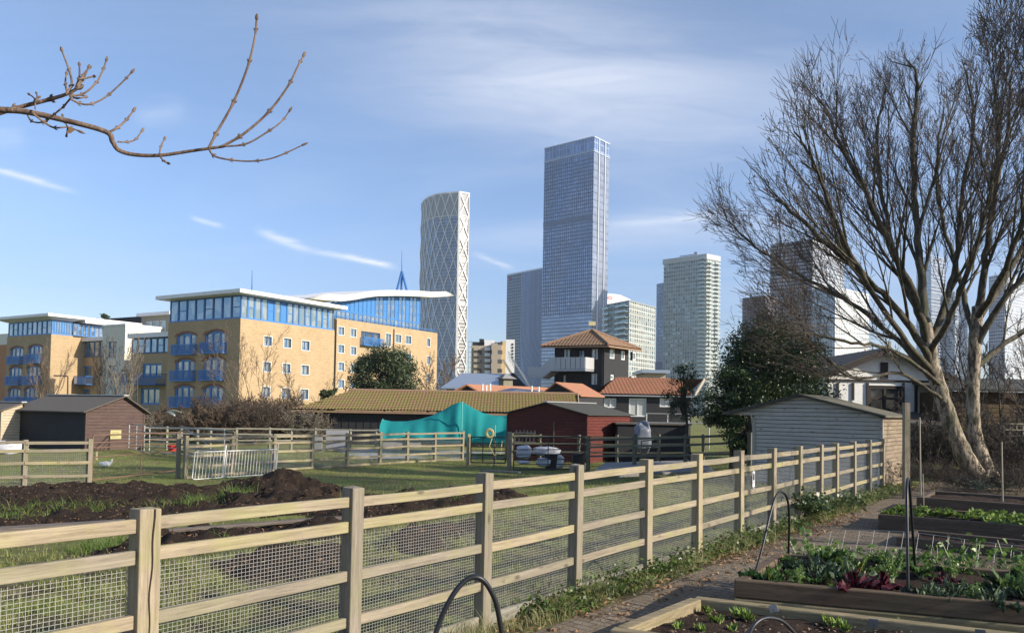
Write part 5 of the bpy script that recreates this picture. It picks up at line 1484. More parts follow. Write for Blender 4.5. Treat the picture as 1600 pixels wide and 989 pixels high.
blk2, C2, fR2_, fL2_, wl2, wr2, zb2, zt2 = flat_block('leftmost yellow brick flats with white roof at the left edge of the picture', 76, 116, 10, 113, 522, 491, [], ar2, (8, 9, ()), over=1.2, roofth=.8)
# extension of the left block's penthouse and roof to the right
root = blk2
f = Face(C2+BU*wr2+BV*.2, BU, BN_R); s1, _ = f.loc(162, 530)
glaz_strip(f, root, .1, s1, zb2+.1, zt2-1.0, 7, M_blue, M_glass)
mb = MB(); O = C2+BU*(wr2+1.2)-BV*1.0; e1 = reach(O, BU, 222, zt2); c4 = [O, O+BU*e1, O+BU*e1+BV*(wl2), O+BV*wl2]; mb.hexa([Vector((p.x, p.y, zt2-.8)) for p in c4], [Vector((p.x, p.y, zt2-.012)) for p in c4]); mb.build('roof', M_fascia, root)
mb = MB(); O = C2+BU*(wr2+.05)+BV*.6; mb.prism([(p.x, p.y) for p in (O, O+BU*e1*.8, O+BU*e1*.8+BV*6, O+BV*6)], -.6, zt2-.9); mb.build('wall', M_brick, root)
# recessed low link (left), cream tower, recessed link (right)
def link(label, px0, px1, Y, brick_py, top_py, arch, bal, nst, name='apartment_link'):
    C = GY(px1, Y); C.z = 0; wl = reach(C, BV, px0, 8); fL = Face(C+BV*wl, -BV, BN_L)
    zb = W(px1, brick_py, Y).z; zt = W(px1, top_py, Y).z
    root = empty(name, Vector((C.x, C.y, -.6)), label, 'apartment block', GR)
    hl = []
    for (px, a_, b_, w_) in arch:
        s_, z1 = fL.loc(px, a_); _, z0 = fL.loc(px, b_); sA, _ = fL.loc(px-w_/2, a_); sB, _ = fL.loc(px+w_/2, a_); hl.append((sA, sB, max(z0, -.5), z1))
    wall_holes(fL, 0, wl, -.6, zb, hl, M_brick, root)
    for h in hl: window(fL, root, *h, M_blue, M_glassg, 3, 1, .2, -.14, 'balcony_door')
    for (px, a_, b_, w_) in bal:
        _, z1 = fL.loc(px, a_); _, z0 = fL.loc(px, b_); sA, _ = fL.loc(px-w_/2, a_); sB, _ = fL.loc(px+w_/2, a_); balcony(fL, root, sA, sB, z0, z1, 1.4, M_blued)
    mb = MB(); box4(mb, C+BU*.3+BV*.1, BV, BU, wl-.2, 9, -.6, zt-.3); mb.build('rear_body', M_brick, root)
    glaz_strip(fL, root, .1, wl-.1, zb+.05, zt-.35, nst, M_blued, M_glassb, off=.0)
    mb = MB(); box4(mb, C-BU*.5-BV*.1, BV, BU, wl+.2, 9, zt-.29, zt+.25); mb.build('roof', M_fascia, root)
    return root
link('low brick link with dark blue balcony between the leftmost flats and the cream tower', 113, 162, 118, 557, 529, [(132, 572, 592, 24), (130, 608, 628, 24)], [(133, 588.5, 601.5, 34)], 6)
link('low brick link with wide dark blue balcony between the cream tower and the largest flats', 205, 264, 94, 551, 522, [(239, 568, 590, 30), (236, 606, 632, 30)], [(233, 585, 602, 56)], 6)
C = GY(192, 104); C.z = 0; wl = reach(C, BV, 160, 8); wr = reach(C, BU, 250, 8); zt = W(192, 508, 104).z
root = empty('cream_stair_tower', Vector((C.x, C.y, -.6)), 'plain cream rendered stair tower between the two brick links', 'apartment block', GR)
fL = Face(C+BV*wl, -BV, BN_L); fR = Face(C, BU, BN_R)
hs2 = []
for a_, b_ in ((534, 559), (571, 590)):
    s0, z1 = fL.loc(170, a_); s1, z0 = fL.loc(182, b_); hs2.append((s0, s1, z0, z1))
wall_holes(fL, 0, wl, -.6, zt, hs2, M_cream, root)
for h in hs2: window(fL, root, *h, M_blued, M_glass, 2, 3, .12, -.12)
mb = MB(); mb.quad(fR.pt(0, -.6), fR.pt(wr, -.6), fR.pt(wr, zt), fR.pt(0, zt)); E = C+BV*wl+BU*wr
mb.quad(C+BU*wr+up*-.6, E+up*-.6, E+up*zt, C+BU*wr+up*zt); mb.poly([C+up*zt, C+BU*wr+up*zt, E+up*zt, C+BV*wl+up*zt]); mb.build('side_wall', M_cream, root)
mb = MB(); box4(mb, C-(BU+BV)*.1, BV, BU, wl+.2, wr+.2, zt+.003, zt+.22); mb.build('parapet', M_fascia, root)
# wing behind right: higher brick wing with curved roof
Yw = 128; C = GY(523, Yw); C.z = 0; Bw = az(31); wr = reach(C, Bw, 683, 12); fW = Face(C, Bw, BN_R); zb = W(523, 497, Yw).z
root = empty('apartment_wing', Vector((C.x, C.y, -.6)), 'taller brick wing with wavy white roof over bright blue glazing behind the evergreen', 'apartment block', GR)
wins = []
for r_i, (y0, dy) in enumerate(((517, 0), (545, 0), (572.5, 0), (599.5, 0))):
    for px, yo in ((533, 0), (552.5, 3), (640, None), (624, 12), (672.5, 18)):
        if yo is None: yo = 14
        if px == 624 and r_i > 0: continue
        wins.append((px, y0+yo-(r_i*.3*(px-533)/100), 9 if px < 670 else 4.5, 12))
hw_ = []
for px, py, w_, h_ in wins:
    s0, z1 = fW.loc(px-w_/2, py-h_/2); s1, z0 = fW.loc(px+w_/2, py+h_/2); zm = (z0+z1)/2; hh = 12/1290*fW.pt(s0, 0).y/2
    hw_.append((s0, s1, zm-hh, zm+hh))
s0, z1 = fW.loc(565, 517); s1, z0 = fW.loc(595, 541); hw_.append((s0, s1, z0, z1)); log = len(hw_)-1
s0, z1 = fW.loc(604, 521); s1, z0 = fW.loc(612, 541); hw_.append((s0, s1, z0, z1))
wall_holes(fW, 0, wr, -.6, zb, hw_, M_brick, root, .3)
for k, h in enumerate(hw_):
    if k == log:
        o = window(fW, root, *h, M_blued, M_glass, 3, 1, .15, -.28, 'loggia'); a, b, c, d = h
        balcony(fW, root, a-.1, b+.1, c-.2, c+1.1, .8)
    else:
        o = window(fW, root, *h, M_blue, M_glassg, 2, 1, .08, -.15)
        sm = MB(); ringbox(sm, fW, *h, .13, .012, .05); sm.build('surround', M_surr, o)
mb = MB(); box4(mb, C+Bw*.05+BV*.31, BV, Bw, 12, wr-.1, -.6, zb-.05); mb.build('rear_body', M_brick, root)
s0, _ = fW.loc(646, 500); mb = MB(); sD, zD = fW.loc(617, 514)
mb.bar(fW.pt(sD, -.5, .08), fW.pt(sD, zD, .08), .14, .14, up=(0, 1, 0)); mb.build('downpipe', M_black, root)
# blue glazed upper storeys following the wavy roof
s_end, _ = fW.loc(666, 500)
fG = Face(C+BV*1.0, Bw, BN_R)
def rz(px, py):
    s_, z_ = fG.loc(px, py); return s_, z_
roofpts = [rz(*q) for q in ((470, 468), (500, 470.5), (523, 471.5), (545, 469), (560, 466), (580, 463.5), (610, 463), (640, 463.5), (666, 465), (700, 463.5))]
def roof_z(s):
    for (a, za_), (b, zb_) in zip(roofpts[:-1], roofpts[1:]):
        if a <= s <= b:
            u = (s-a)/(b-a); return za_+(zb_-za_)*u
    return roofpts[0][1] if s < roofpts[0][0] else roofpts[-1][1]
n = 22
for i in range(n):
    a, b = s_end*i/n, s_end*(i+1)/n; zt_ = (roof_z((a+b)/2)); zl = [zb+.12, zb+1.5]
    zm = zb+1.4
    window(fG, root, a+.01, b-.01, zb+.05, zm, M_blue, M_glassg if i % 2 else M_glassb, 1, 1, .11, 0, 'glazed_panel')
    window(fG, root, a+.01, b-.01, zm+.01, zt_-.05, M_blue, M_glassb if (i > 9 and i % 3) else M_blue, 1, 3 if i > 9 else 1, .10, 0, 'glazed_panel')
mb = MB()
for i in range(40):
    sA = roofpts[0][0]+(roofpts[-1][0]-roofpts[0][0])*i/40; sB = roofpts[0][0]+(roofpts[-1][0]-roofpts[0][0])*(i+1)/40
    th0 = lambda s: .95*min(1, (roofpts[-1][0]-s)/3+.12)*min(1, (s-roofpts[0][0])/4+.15)
    za_, zb__ = roof_z(sA), roof_z(sB); ta, tb = th0(sA), th0(sB)
    mb.hexa([fG.pt(sA, za_, 1.6), fG.pt(sB, zb__, 1.6), fG.pt(sB, zb__, -10), fG.pt(sA, za_, -10)], [fG.pt(sA, za_+ta, 2.0), fG.pt(sB, zb__+tb, 2.0), fG.pt(sB, zb__+tb+.4, -10), fG.pt(sA, za_+ta+.4, -10)])
mb.build('roof', M_fascia, root)
mb = MB(); mb.quad(fG.pt(s_end, zb, 0), fG.pt(s_end, zb, -9), fG.pt(s_end, roof_z(s_end), -9), fG.pt(s_end, roof_z(s_end), 0)); mb.quad(fG.pt(0, zb, -.4), fG.pt(s_end, zb, -.4), fG.pt(s_end, roof_z(s_end)-.1, -.4), fG.pt(0, roof_z(0)-.1, -.4)); mb.build('end_wall', M_blue, root)
mb = MB(); s700, _ = fW.loc(682, 518)
mb.obox(fW.pt(wr/2, zb+.5, -.5), Bw*wr/2, BN_R*.03, up*.03); 
for i in range(60): mb.obox(fW.pt(wr*i/59, zb+.3, -.5), Bw*.02, BN_R*.02, up*.3)
mb.build('terrace_railing', M_blue, root, uv=False)
# roof-top masts
base_ = W(628, 458, 150); apx = W(628, 424, 150); tp = W(628, 392, 150)
root = empty('roof_mast', base_-up*4, 'blue steel tripod mast with thin spike above the wavy roof', 'mast')
for px in (612, 627, 645):
    b_ = W(px, 462, 150+(2 if px == 627 else 0)); b_.z -= 3; mb = MB(); mb.tube([b_, apx], .22, 8); mb.build('leg', M_blued, root, uv=False)
mb = MB(); mb.tube([apx-up*.5, tp], [.12, .04], 6); mb.build('spike', M_blued, root, uv=False)
b_ = W(393.5, 459, 100); tp = W(394, 422, 100); mb = MB(); mb.tube([b_-up*1.5, b_, b_+up*.6, tp], [.25, .2, .08, .03], 6); tag(mb.build('needle_mast', M_blued, uv=False), 'thin dark needle mast standing on the roof of the largest flats', 'mast')
# dark roof block seen behind between the flats
C = GY(262, 128); C.z = 0
root = empty('rear_flats', Vector((C.x, C.y, -.6)), 'flats behind with dark canopy roof showing above the cream tower', 'apartment block', GR)
wl = reach(C, BV, 220, 12); zt = W(262, 492, 128).z
mb = MB(); box4(mb, C, BV, BU, wl, 10, -.6, zt); mb.build('wall', m_plain('drab_render', (.34, .32, .25), .8), root)
fL = Face(C+BV*wl, -BV, BN_L)
for i in range(3): window(fL, root, 1.5+i*1.7, 2.9+i*1.7, zt-3.2, zt-.8, M_frame, M_glassg, 1, 1, .12, .05)
mb = MB(); box4(mb, C-(BU+BV)*.8, BV, BU, wl+1, 12, zt+.003, zt+.5); mb.build('roof', M_fascia, root)
mb = MB(); q = Vector((W(224, 495, 132).x, 132, 0)); e = Vector((W(165, 502, 140).x, 140, 0)); z1_, z2_ = W(224, 494, 132).z, W(175, 498, 140).z
mb.hexa([Vector((q.x, q.y, z1_-2.2)), Vector((q.x+2, q.y+8, z1_-2.2)), Vector((e.x+2, e.y+8, z2_-.6)), Vector((e.x, e.y, z2_-.6))], [Vector((q.x, q.y, z1_)), Vector((q.x+2, q.y+8, z1_)), Vector((e.x+2, e.y+8, z2_)), Vector((e.x, e.y, z2_))]); mb.build('canopy', M_black, root)
# orange brick at far left edge
C = GY(10, 150); C.z = 0; root = empty('red_brick_house', Vector((C.x, C.y, -.6)), 'sliver of orange red brick building at the very left edge of the picture', 'building')
mb = MB(); zt = W(5, 538, 150).z; box4(mb, C, BV, BU, 14, 8, -.6, zt); mb.build('wall', m_brick('orange_brick', (.55, .24, .10), (.45, .19, .08), (.4, .3, .2)), root)
mb = MB(); box4(mb, C-(BU+BV)*.0+up*0, BV, BU, 14.02, 8.02, zt+.003, zt+2.0); mb.build('parapet', M_cream, root)
# street lamps
for px, top, px2, pyb, Y, lb in ((106, 588, 89, 640, 80, 'grey street lamp with long arm in front of the left flats'), (215, 586, 194, 640, 76, 'grey street lamp with long arm in front of the cream tower')):
    a = GY(px, Y); b_ = W(px, top, Y); c_ = W(px2, top-(1 if Y == 80 else 7), Y)
    root = empty('street_lamp', a, lb, 'street lamp'); mb = MB(); mb.tube([a, b_], [.09, .06], 8); mb.build('column', M_dsteel, root, uv=False)
    mb = MB(); mb.tube([b_, b_+(c_-b_)*.6+up*.05, c_], .05, 6); mb.build('arm', M_dsteel, root, uv=False); mb = MB(); mb.box(c_, .55, .22, .12); mb.build('lamp_head', M_dsteel, root)

# ------------------------------------------------------------------ black tower house
Yt = 80; C = GY(943, Yt); C.z = -.55
TU, TV = az(38), az(-66)
wl = reach(C, TV, 866, 5); wr = reach(C, TU, 981, 5)
root = empty('black_tower_house', C, 'square black boarded tower with pyramid clay tile roof and metal balcony', 'building')
zt = W(943, 539, Yt).z
fR = Face(C, TU, -TV); fL = Face(C+TV*wl, -TV, -TU)
def px_holes(face, lst):
    out = []
    for x0, y0, x1, y1 in lst:
        a, z1 = face.loc(x0, y0); b, z0 = face.loc(x1, y1); out.append((min(a, b), max(a, b), min(z0, z1), max(z0, z1)))
    return out
hl = px_holes(fL, [(880, 546, 888, 560), (919, 544, 928, 560), (919, 583, 927, 600), (900, 546, 910, 560), (879, 586, 882, 600)])
hr = px_holes(fR, [(949.5, 545, 954, 561), (960, 548, 963.5, 563), (970.5, 550, 973.5, 564), (950, 585, 953, 594), (969, 588, 972, 592)])
wall_holes(fL, 0, wl, C.z, zt, hl, M_black, root); wall_holes(fR, 0, wr, C.z, zt, hr, M_black, root)
for k, h in enumerate(hl): window(fL, root, *h, M_frame if k != 3 else M_black, M_glassg if k != 3 else M_glass, 1, 1, .09, -.1, 'window' if k != 3 else 'door')
for h in hr: window(fR, root, *h, M_frame, M_glassg, 1, 1, .12, -.1)
mb = MB()
for i in range(14): mb.obox(fL.pt(wl*(i+.5)/14, (zt+C.z)/2, .015), -TV*.03, TU*.014, up*(zt-C.z)/2*.998)
mb.build('batten', m_plain('black_batten', (.03, .03, .033), .7), root)
mb = MB(); E = C+TV*wl+TU*wr; mb.quad(C+TU*wr, E, E+up*(zt-C.z), C+TU*wr+up*(zt-C.z)); mb.quad(E, C+TV*wl, C+TV*wl+up*(zt-C.z), E+up*(zt-C.z)); mb.build('back_wall', M_black, root)
ov = .9; O = Vector((C.x, C.y, 0))-(TU+TV)*ov; ze_ = zt-.1
c4 = [O, O+TU*(wr+2*ov), O+TU*(wr+2*ov)+TV*(wl+2*ov), O+TV*(wl+2*ov)]; ctr = sum(c4, Vector())/4; apex_z = W(921, 517, ctr.y).z
ap_ = Vector((ctr.x, ctr.y, apex_z))
c4 = [Vector((p.x, p.y, ze_)) for p in c4]
tiled('roof', c4[3], c4[0], ap_, ap_, 11, .35, M_brownt, root, .05, .05); tiled('roof', c4[0], c4[1], ap_, ap_, 11, .35, M_brownt, root, .05, .05)
mb = MB(); mb.poly([c4[1], c4[2], ap_]); mb.poly([c4[2], c4[3], ap_]); mb.poly(c4[::-1]); mb.build('roof_rear', M_brownt, root)
mb = MB()
for q in c4[:2]+[c4[3]]: mb.tube([q+up*.1, ap_+up*.12], .12, 6)
mb.build('hip_tiles', M_brownt, root, uv=False)
mb = MB(); mb.bar(c4[3]+up*-.1, c4[0]+up*-.1, .1, .16); mb.bar(c4[0]+up*-.1, c4[1]+up*-.1, .1, .16); mb.build('gutter', M_brownt, root)
vn = empty('weather_vane', ap_, 'little gold weather vane on top of the black tower roof', 'weather vane'); mb = MB(); mb.tube([ap_, ap_+up*.8], .04, 5); mb.build('rod', M_dsteel, vn, uv=False)
mb = MB(); mb.box(ap_+up*.75, .7, .08, .4); mb.build('figure', m_plain('gilt', (.7, .6, .3), .4, .1, 3, .4), vn)
# balcony and stair
M_perf = m_plain('perforated_steel', (.46, .47, .47), .5, .08, 3, .3)
sa, zt_ = fL.loc(875, 559.5); sb, zb_ = fL.loc(923, 580)
bal = MB(); bal.obox(fL.pt((sa+sb)/2, zb_+.1, .8), -TV*(sb-sa)/2, TU*-.8, up*.1); ob = bal.build('balcony', M_galv, root)
n = 7
mb = MB()
for i in range(n):
    a, b = sa+(sb-sa)*i/n, sa+(sb-sa)*(i+1)/n; mb.obox(fL.pt((a+b)/2, (zt_+zb_)/2+.1, 1.6), -TV*((b-a)/2-.03), TU*.02, up*((zt_-zb_)/2-.12))
mb.obox(fL.pt(sb, (zt_+zb_)/2+.1, .8), -TV*.02, TU*.78, up*((zt_-zb_)/2-.12))
mb.build('panel', M_perf, ob)
sc0, zc0 = fL.loc(858, 590)
mb = MB(); 
def stp(s_, z_): return fL.pt(s_, z_, 1.6)
(sA_, zA_), (sB_, zB_) = fL.loc(864, 571), fL.loc(859, 593)
p0, p1, p2, p3 = stp(sa, zt_), stp(sa, zb_+.1), stp(sB_, zB_), stp(sA_, zA_)
for o_ in (0, -1.4):
    q = [p+(-TU)*o_*-1*0+TU*(-o_) for p in (p0, p1, p2, p3)]; mb.hexa([q[1], q[2], q[2]+TU*.04, q[1]+TU*.04], [q[0], q[3], q[3]+TU*.04, q[0]+TU*.04])
mb.build('stair_side', M_perf, ob)
mb = MB()
for i in range(12):
    u = i/12; c = p1+(p2-p1)*u+TU*.7; mb.obox(c, TV*.16, TU*.68, up*.03)
mb.build('tread', M_galv, ob)
s0_, z0_ = fL.loc(841, 575)
(q0_, q1_), (q2_, q3_) = fL.loc(842, 575), fL.loc(863, 592)
mb = MB(); c = fL.pt((q0_+q2_)/2, (q1_+q3_)/2, 1.6); mb.obox(c, TV*abs(q2_-q0_)/2, TU*.02, up*abs(q1_-q3_)/2); mb.build('landing_panel', M_perf, ob)

# farmhouse with orange tiled roofs -----------------------------------------
Yf = 66.0
g = GY(1010, Yf); g.z = -.55; root = empty('black_farmhouse', g, 'long black boarded farmhouse with orange tiled roof and pale doors right of the black tower', 'house')
ze = W(1010, 617, Yf).z; zr = W(1030, 591, Yf+5).z
el = W(935, 615, Yf); er = W(1085, 617, Yf); rl = W(962, 590, Yf+5); rr_ = W(1100, 591, Yf+5)
for q in (el, er): q.z = ze
for q in (rl, rr_): q.z = zr
tiled('roof', el, er, rr_, rl, 14, .3, M_orange, root, .05, .05)
gR = Vector((er.x+1.4, Yf+10, ze)); mb = MB(); mb.poly([er, Vector((er.x+.8, Yf+10, ze)), rr_]); mb.build('gable', M_cream, root)
mb = MB(); mb.bar(er-Vector((0, .0, .05)), rr_+Vector((.05, 0, -.02)), .08, .28); mb.bar(rr_+Vector((.05, 0, -.02)), (er.x+.9, Yf+10, ze), .08, .28); mb.build('barge_board', M_paleb, root)
mb = MB(); mb.poly([rl, rr_, Vector((er.x+.8, Yf+10, ze)), Vector((el.x, Yf+10, ze))]); mb.build('rear_roof', M_orange, root)
fF = Face(Vector((el.x+.3, Yf+.4, 0)), Vector((1, 0, 0)), Vector((0, -1, 0))); Lw = er.x-el.x-.5
hf_ = px_holes(fF, [(944, 622, 963, 637), (983, 622, 1010, 651), (1031, 622, 1051, 636)])
wall_holes(fF, 0, Lw, -.6, ze-.05, hf_, M_black, root)
for k, h in enumerate(hf_): window(fF, root, *h, M_frame, m_glass('curtained_glass', (.5, .5, .47), .3, .1, .6), 2, 1, .09, -.1, 'window' if k != 1 else 'door')
mb = MB(); mb.prism([(el.x+.3, Yf+.6), (el.x+.3+Lw, Yf+.6), (el.x+.3+Lw, Yf+9.6), (el.x+.3, Yf+9.6)], -.6, ze-.06); mb.build('rear_wall', M_black, root)
mb = MB(); mb.bar(el-up*.08, er-up*.08, .12, .1); dp = W(935, 622, Yf-.05); mb.tube([dp, dp+Vector((-.3, .3, -.4)), Vector((dp.x-.3, Yf+.3, -.5))], .06, 6); mb.build('gutter', M_galv, root)
Yg = 60
root = empty('orange_roof_annexe', GY(900, Yg), 'black annexe with low orange tiled hip roof left of the farmhouse', 'house')
a = W(866, 597, Yg+3); b = W(905, 597, Yg+5); c = W(934, 617.5, Yg); d = W(905, 618, Yg-.2); gl = W(848, 606, Yg); 
ap0 = W(868, 597, Yg); 
el = W(903, 618, Yg); er = W(936, 618, Yg); 
z_e = W(905, 618, Yg).z; z_r = W(866, 597, Yg).z
# ridge runs away to the right; gable faces camera-left
g0 = Vector((W(846, 607, Yg).x, Yg, z_e+.1)); g1 = Vector((W(906, 619, Yg).x, Yg-1.0, z_e)); gap = Vector((W(867, 597, Yg).x, Yg-.5, z_r))
D_ = az(40)*3.4
mb = MB(); lo = [g1, g1+D_*.9, gap+D_, gap]; mb.hexa([p-up*.08 for p in lo], lo); mb.build('roof', M_orange, root)
mb = MB(); lo = [gap, gap+D_, g0+D_, g0]; mb.hexa([p-up*.08 for p in lo], lo); mb.build('far_roof', M_orange, root)
mb = MB(); mb.poly([Vector((g0.x, g0.y+.2, -.6)), Vector((g1.x-.1, g1.y+.2, -.6)), g1+Vector((-.1, .2, -.1)), gap+Vector((0, .2, -.1)), g0+Vector((0, .2, -.1))]); e_ = g1+D_*.9
mb.quad(Vector((g1.x-.1, g1.y+.2, -.6)), Vector((e_.x-.1, e_.y, -.6)), Vector((e_.x-.1, e_.y, z_e-.1)), Vector((g1.x-.1, g1.y+.2, z_e-.1))); mb.build('wall', M_black, root)
root = empty('yard_railing', GY(1028, 52), 'pale steel railing on the terrace in front of the farmhouse', 'railing')
xs_ = [W(x, 650, 52).x for x in (1010, 1043, 1076, 1108)]; zt_ = W(1020, 646, 52).z; zm = W(1020, 660, 52).z
for x in xs_: mb = MB(); mb.tube([(x, 52, -.55), (x, 52, zt_)], .04, 6); mb.build('upright', M_galv, root, uv=False)
for z in (zt_, zm): mb = MB(); mb.tube([(xs_[0], 52, z), (xs_[-1], 52, z)], .035, 6); mb.build('bar', M_galv, root, uv=False)
a = GY(1030, 90); root = empty('flat_roof_house', a, 'small building with flat grey roof peeping above the orange farmhouse roof', 'house')
x0, x1 = W(1007, 590, 90).x, W(1040, 590, 90).x; zt_ = W(1020, 583, 90).z
mb = MB(); mb.prism([(x0, 90), (x1, 90), (x1, 96), (x0, 96)], -.5, zt_); mb.build('wall', M_paleb, root); mb = MB(); mb.prism([(x0-.4, 89.5), (x1+.4, 89.5), (x1+.4, 96.5), (x0-.4, 96.5)], zt_+.003, zt_+.35); mb.build('roof', M_metalroof, root)

# half timbered house right ---------------------------------------------------
Yh = 33.0; g = Vector((W(1380, 650, Yh).x, Yh, 0)); root = empty('half_timbered_house', g, 'white rendered house with dark timber framing and wide gable behind the two trunked tree', 'house')
M_dtim = m_plain('dark_timber', (.045, .035, .03), .8, .3, 5)
xl, xr = W(1293, 600, Yh).x, W(1468, 600, Yh).x; xa = W(1381, 550, Yh).x; ze = W(1300, 583, Yh).z; za = W(1381, 549, Yh).z; zrr = W(1468, 588, Yh).z
ze = (ze+zrr)/2
fH = Face(Vector((xl, Yh, 0)), Vector((1, 0, 0)), Vector((0, -1, 0)))
hh_ = px_holes(fH, [(1357, 602, 1410, 643)])
M_whouse = m_plain('bright_white_render', (0.88, 0.87, 0.83), 0.85, 0.05, 0.8)
wall_holes(fH, 0, xr-xl, 0, ze, hh_, M_whouse, root)
mb = MB(); mb.poly([(xl, Yh, ze), (xr, Yh, ze), (xa, Yh, za)]); mb.prism([(xl+.01, Yh+.3), (xr-.01, Yh+.3), (xr-.01, Yh+7), (xl+.01, Yh+7)], 0, ze-.05); mb.build('gable', M_whouse, root)
o = window(fH, root, *hh_[0], M_dtim, m_glass('dark_glass', (.03, .035, .04), .08, .2, .12), 2, 2, .12, -.08)
for x0, y0, x1, y1 in ((1293, 592, 1470, 598), (1376, 566, 1387, 592), (1331.5, 598, 1334.5, 625), (1307.5, 598, 1310.5, 620), (1354, 598, 1357, 650), (1410, 598, 1413, 650), (1429, 598, 1433, 650), (1296, 643, 1470, 647)):
    a, b = W(x0, y0, Yh-.02), W(x1, y1, Yh-.02); mb = MB(); mb.box(((a.x+b.x)/2, Yh-.03, (a.z+b.z)/2), b.x-a.x, .06, a.z-b.z); mb.build('timber', M_dtim, root)
for sg_ in (-1, 1):
    ex = xl-.5 if sg_ < 0 else xr+.5; sl = (za-ze)/((xa-xl) if sg_ < 0 else (xr-xa)); ez = ze-.5*sl+.02
    mb = MB(); lo = [Vector((ex, Yh-.4, ez)), Vector((xa, Yh-.4, za+.02)), Vector((xa, Yh+7.3, za+.02)), Vector((ex, Yh+7.3, ez))]
    if sg_ > 0: lo = lo[::-1]
    mb.hexa(lo, [p+up*.13 for p in lo]); mb.build('roof', m_plain('dark_slate_roof', (.085, .075, .065), .85, .25, 5, 0, .4), root)
    mb = MB(); mb.bar((ex, Yh-.44, ez-.02), (xa, Yh-.44, za), .06, .2); mb.build('barge_board', M_dtim, root)
mb = MB(); mb.box((xa, Yh-.5, za+.12), .08, .1, .5); mb.build('finial', M_paleb, root)
# porch lean-to
x0, x1 = W(1418, 660, Yh-2).x, W(1470, 660, Yh-2).x; z1_ = W(1440, 646, Yh-.1).z; z0_ = W(1440, 666, Yh-2.4).z
mb = MB(); lo = [Vector((x0, Yh-2.6, z0_)), Vector((x1, Yh-2.6, z0_)), Vector((x1, Yh-.05, z1_)), Vector((x0, Yh-.05, z1_))]; mb.hexa(lo, [p+up*.06 for p in lo]); mb.build('porch_roof', M_feltb, root)
mb = MB(); 
for x in (x0+.1, (x0+x1)/2, x1-.1): mb.box((x, Yh-2.4, z0_/2), .12, .12, z0_-.02)
mb.build('porch_post', M_dtim, root)
# ------------------------------------------------------------------ towers
def foot(pts, Z):
    out = []
    for p in pts:
        q = Zp(p[0], p[1], Z); out.append(Vector((q.x, q.y, 0)))
    return out
def walls_of(poly, z0, z1, mat, name, parent, faces=None, inset=0):
    mb = MB(); n = len(poly)
    for i in range(n):
        if faces is not None and i not in faces: continue
        a, b = poly[i], poly[(i+1) % n]; mb.quad(a+up*z0, b+up*z0, b+up*z1, a+up*z1)
    return mb.build(name, mat, parent)
def ccw(poly):
    A = sum(poly[i].x*poly[(i+1) % len(poly)].y-poly[(i+1) % len(poly)].x*poly[i].y for i in range(len(poly)))
    return poly if A > 0 else poly[::-1]
def inset_poly(poly, d):               # d>0 shrinks for ccw
    n = len(poly); out = []
    for i in range(n):
        a, b, c = poly[i-1], poly[i], poly[(i+1) % n]
        e1 = (b-a).normalized(); e2 = (c-b).normalized(); n1 = Vector((-e1.y, e1.x, 0)); n2 = Vector((-e2.y, e2.x, 0))
        m = (n1+n2); m = m/(1+n1.dot(n2)+1e-6); out.append(b+m*d)
    return out
def band(parent, poly, z, h, out_, mat, name='floor_band', inner=1.0):
    P_ = inset_poly(poly, -out_); mb = MB(); mb.prism([(p.x, p.y) for p in P_], z, z+h); return mb.build(name, mat, parent, uv=False)
def tower4(name, label, corner, left, right, Z, cat='tower'):
    c, l, r_ = foot([corner, left, right], Z); back = l+(r_-c)
    root = empty(name, Vector((c.x, c.y, -.6)), label, cat)
    return root, c, l, r_, back
# Landmark tall glass tower
Z = 233.0
root, c, l, r_, bk = tower4('glass_skyscraper', 'tallest blue glass skyscraper in the middle with flat top and white vertical lines', (928.5, 213), (851, 232), (952.5, 225), Z, 'skyscraper')
M_pin = m_curtain('pinnacle_glass', (0.29, 0.35, 0.46), (0.21, 0.26, 0.35), 3.15, 3.0, .18, .10, .6, .14, .13)
M_pinr = m_curtain('pinnacle_glass_side', (0.34, 0.38, 0.45), (0.20, 0.23, 0.29), 6.3, 2.4, .10, .05, .45, .2, .12)
poly = ccw([c, r_, bk, l])
walls_of([l, c], -.6, Z-13, M_pin, 'front_glazing', root, [0]); walls_of([c, r_], -.6, Z-13, M_pinr, 'side_glazing', root, [0]); walls_of([r_, bk, l], -.6, Z-13, M_pin, 'rear_glazing', root, [0, 1])
mb = MB(); mb.poly([p+up*(Z-13) for p in poly]); mb.build('roof', M_conc, root)
M_crown = m_curtain('crown_glass', (0.20, 0.28, 0.44), (0.30, 0.38, 0.52), 6.0, 3.0, .12, .15, .5, .15, .3)
walls_of([l, c, r_, bk], Z-12.9, Z, M_crown, 'crown', root)
def facemb(a, b, s, z, off):
    d = (b-a).normalized(); n = Vector((d.y, -d.x, 0)); 
    if n.dot(CAM-a) < 0: n = -n
    return a+d*s+n*off+up*z
def vfin(parent, a, b, u, z0, z1, w_, dp, mat, name):
    L = (b-a).length; mb = MB(); p = facemb(a, b, L*u, 0, dp/2); d = (b-a).normalized(); n = Vector((-d.y, d.x, 0))
    mb.obox(p+up*(z0+z1)/2, d*w_/2, n*dp/2, up*(z1-z0)/2); return mb.build(name, mat, parent, uv=False)
M_finw = m_plain('white_fin', (.75, .76, .78), .35, .05, .1, .2)
M_find = m_plain('dark_slot', (.12, .15, .21), .45, .1, .1, .3)
for u in (.30, .69): vfin(root, c, r_, u, 0, Z-1, .8, .9, M_finw, 'vertical_fin')
for u in (.34, .73): vfin(root, c, r_, u, 0, Z-2, 1.0, .8, M_find, 'shadow_gap')
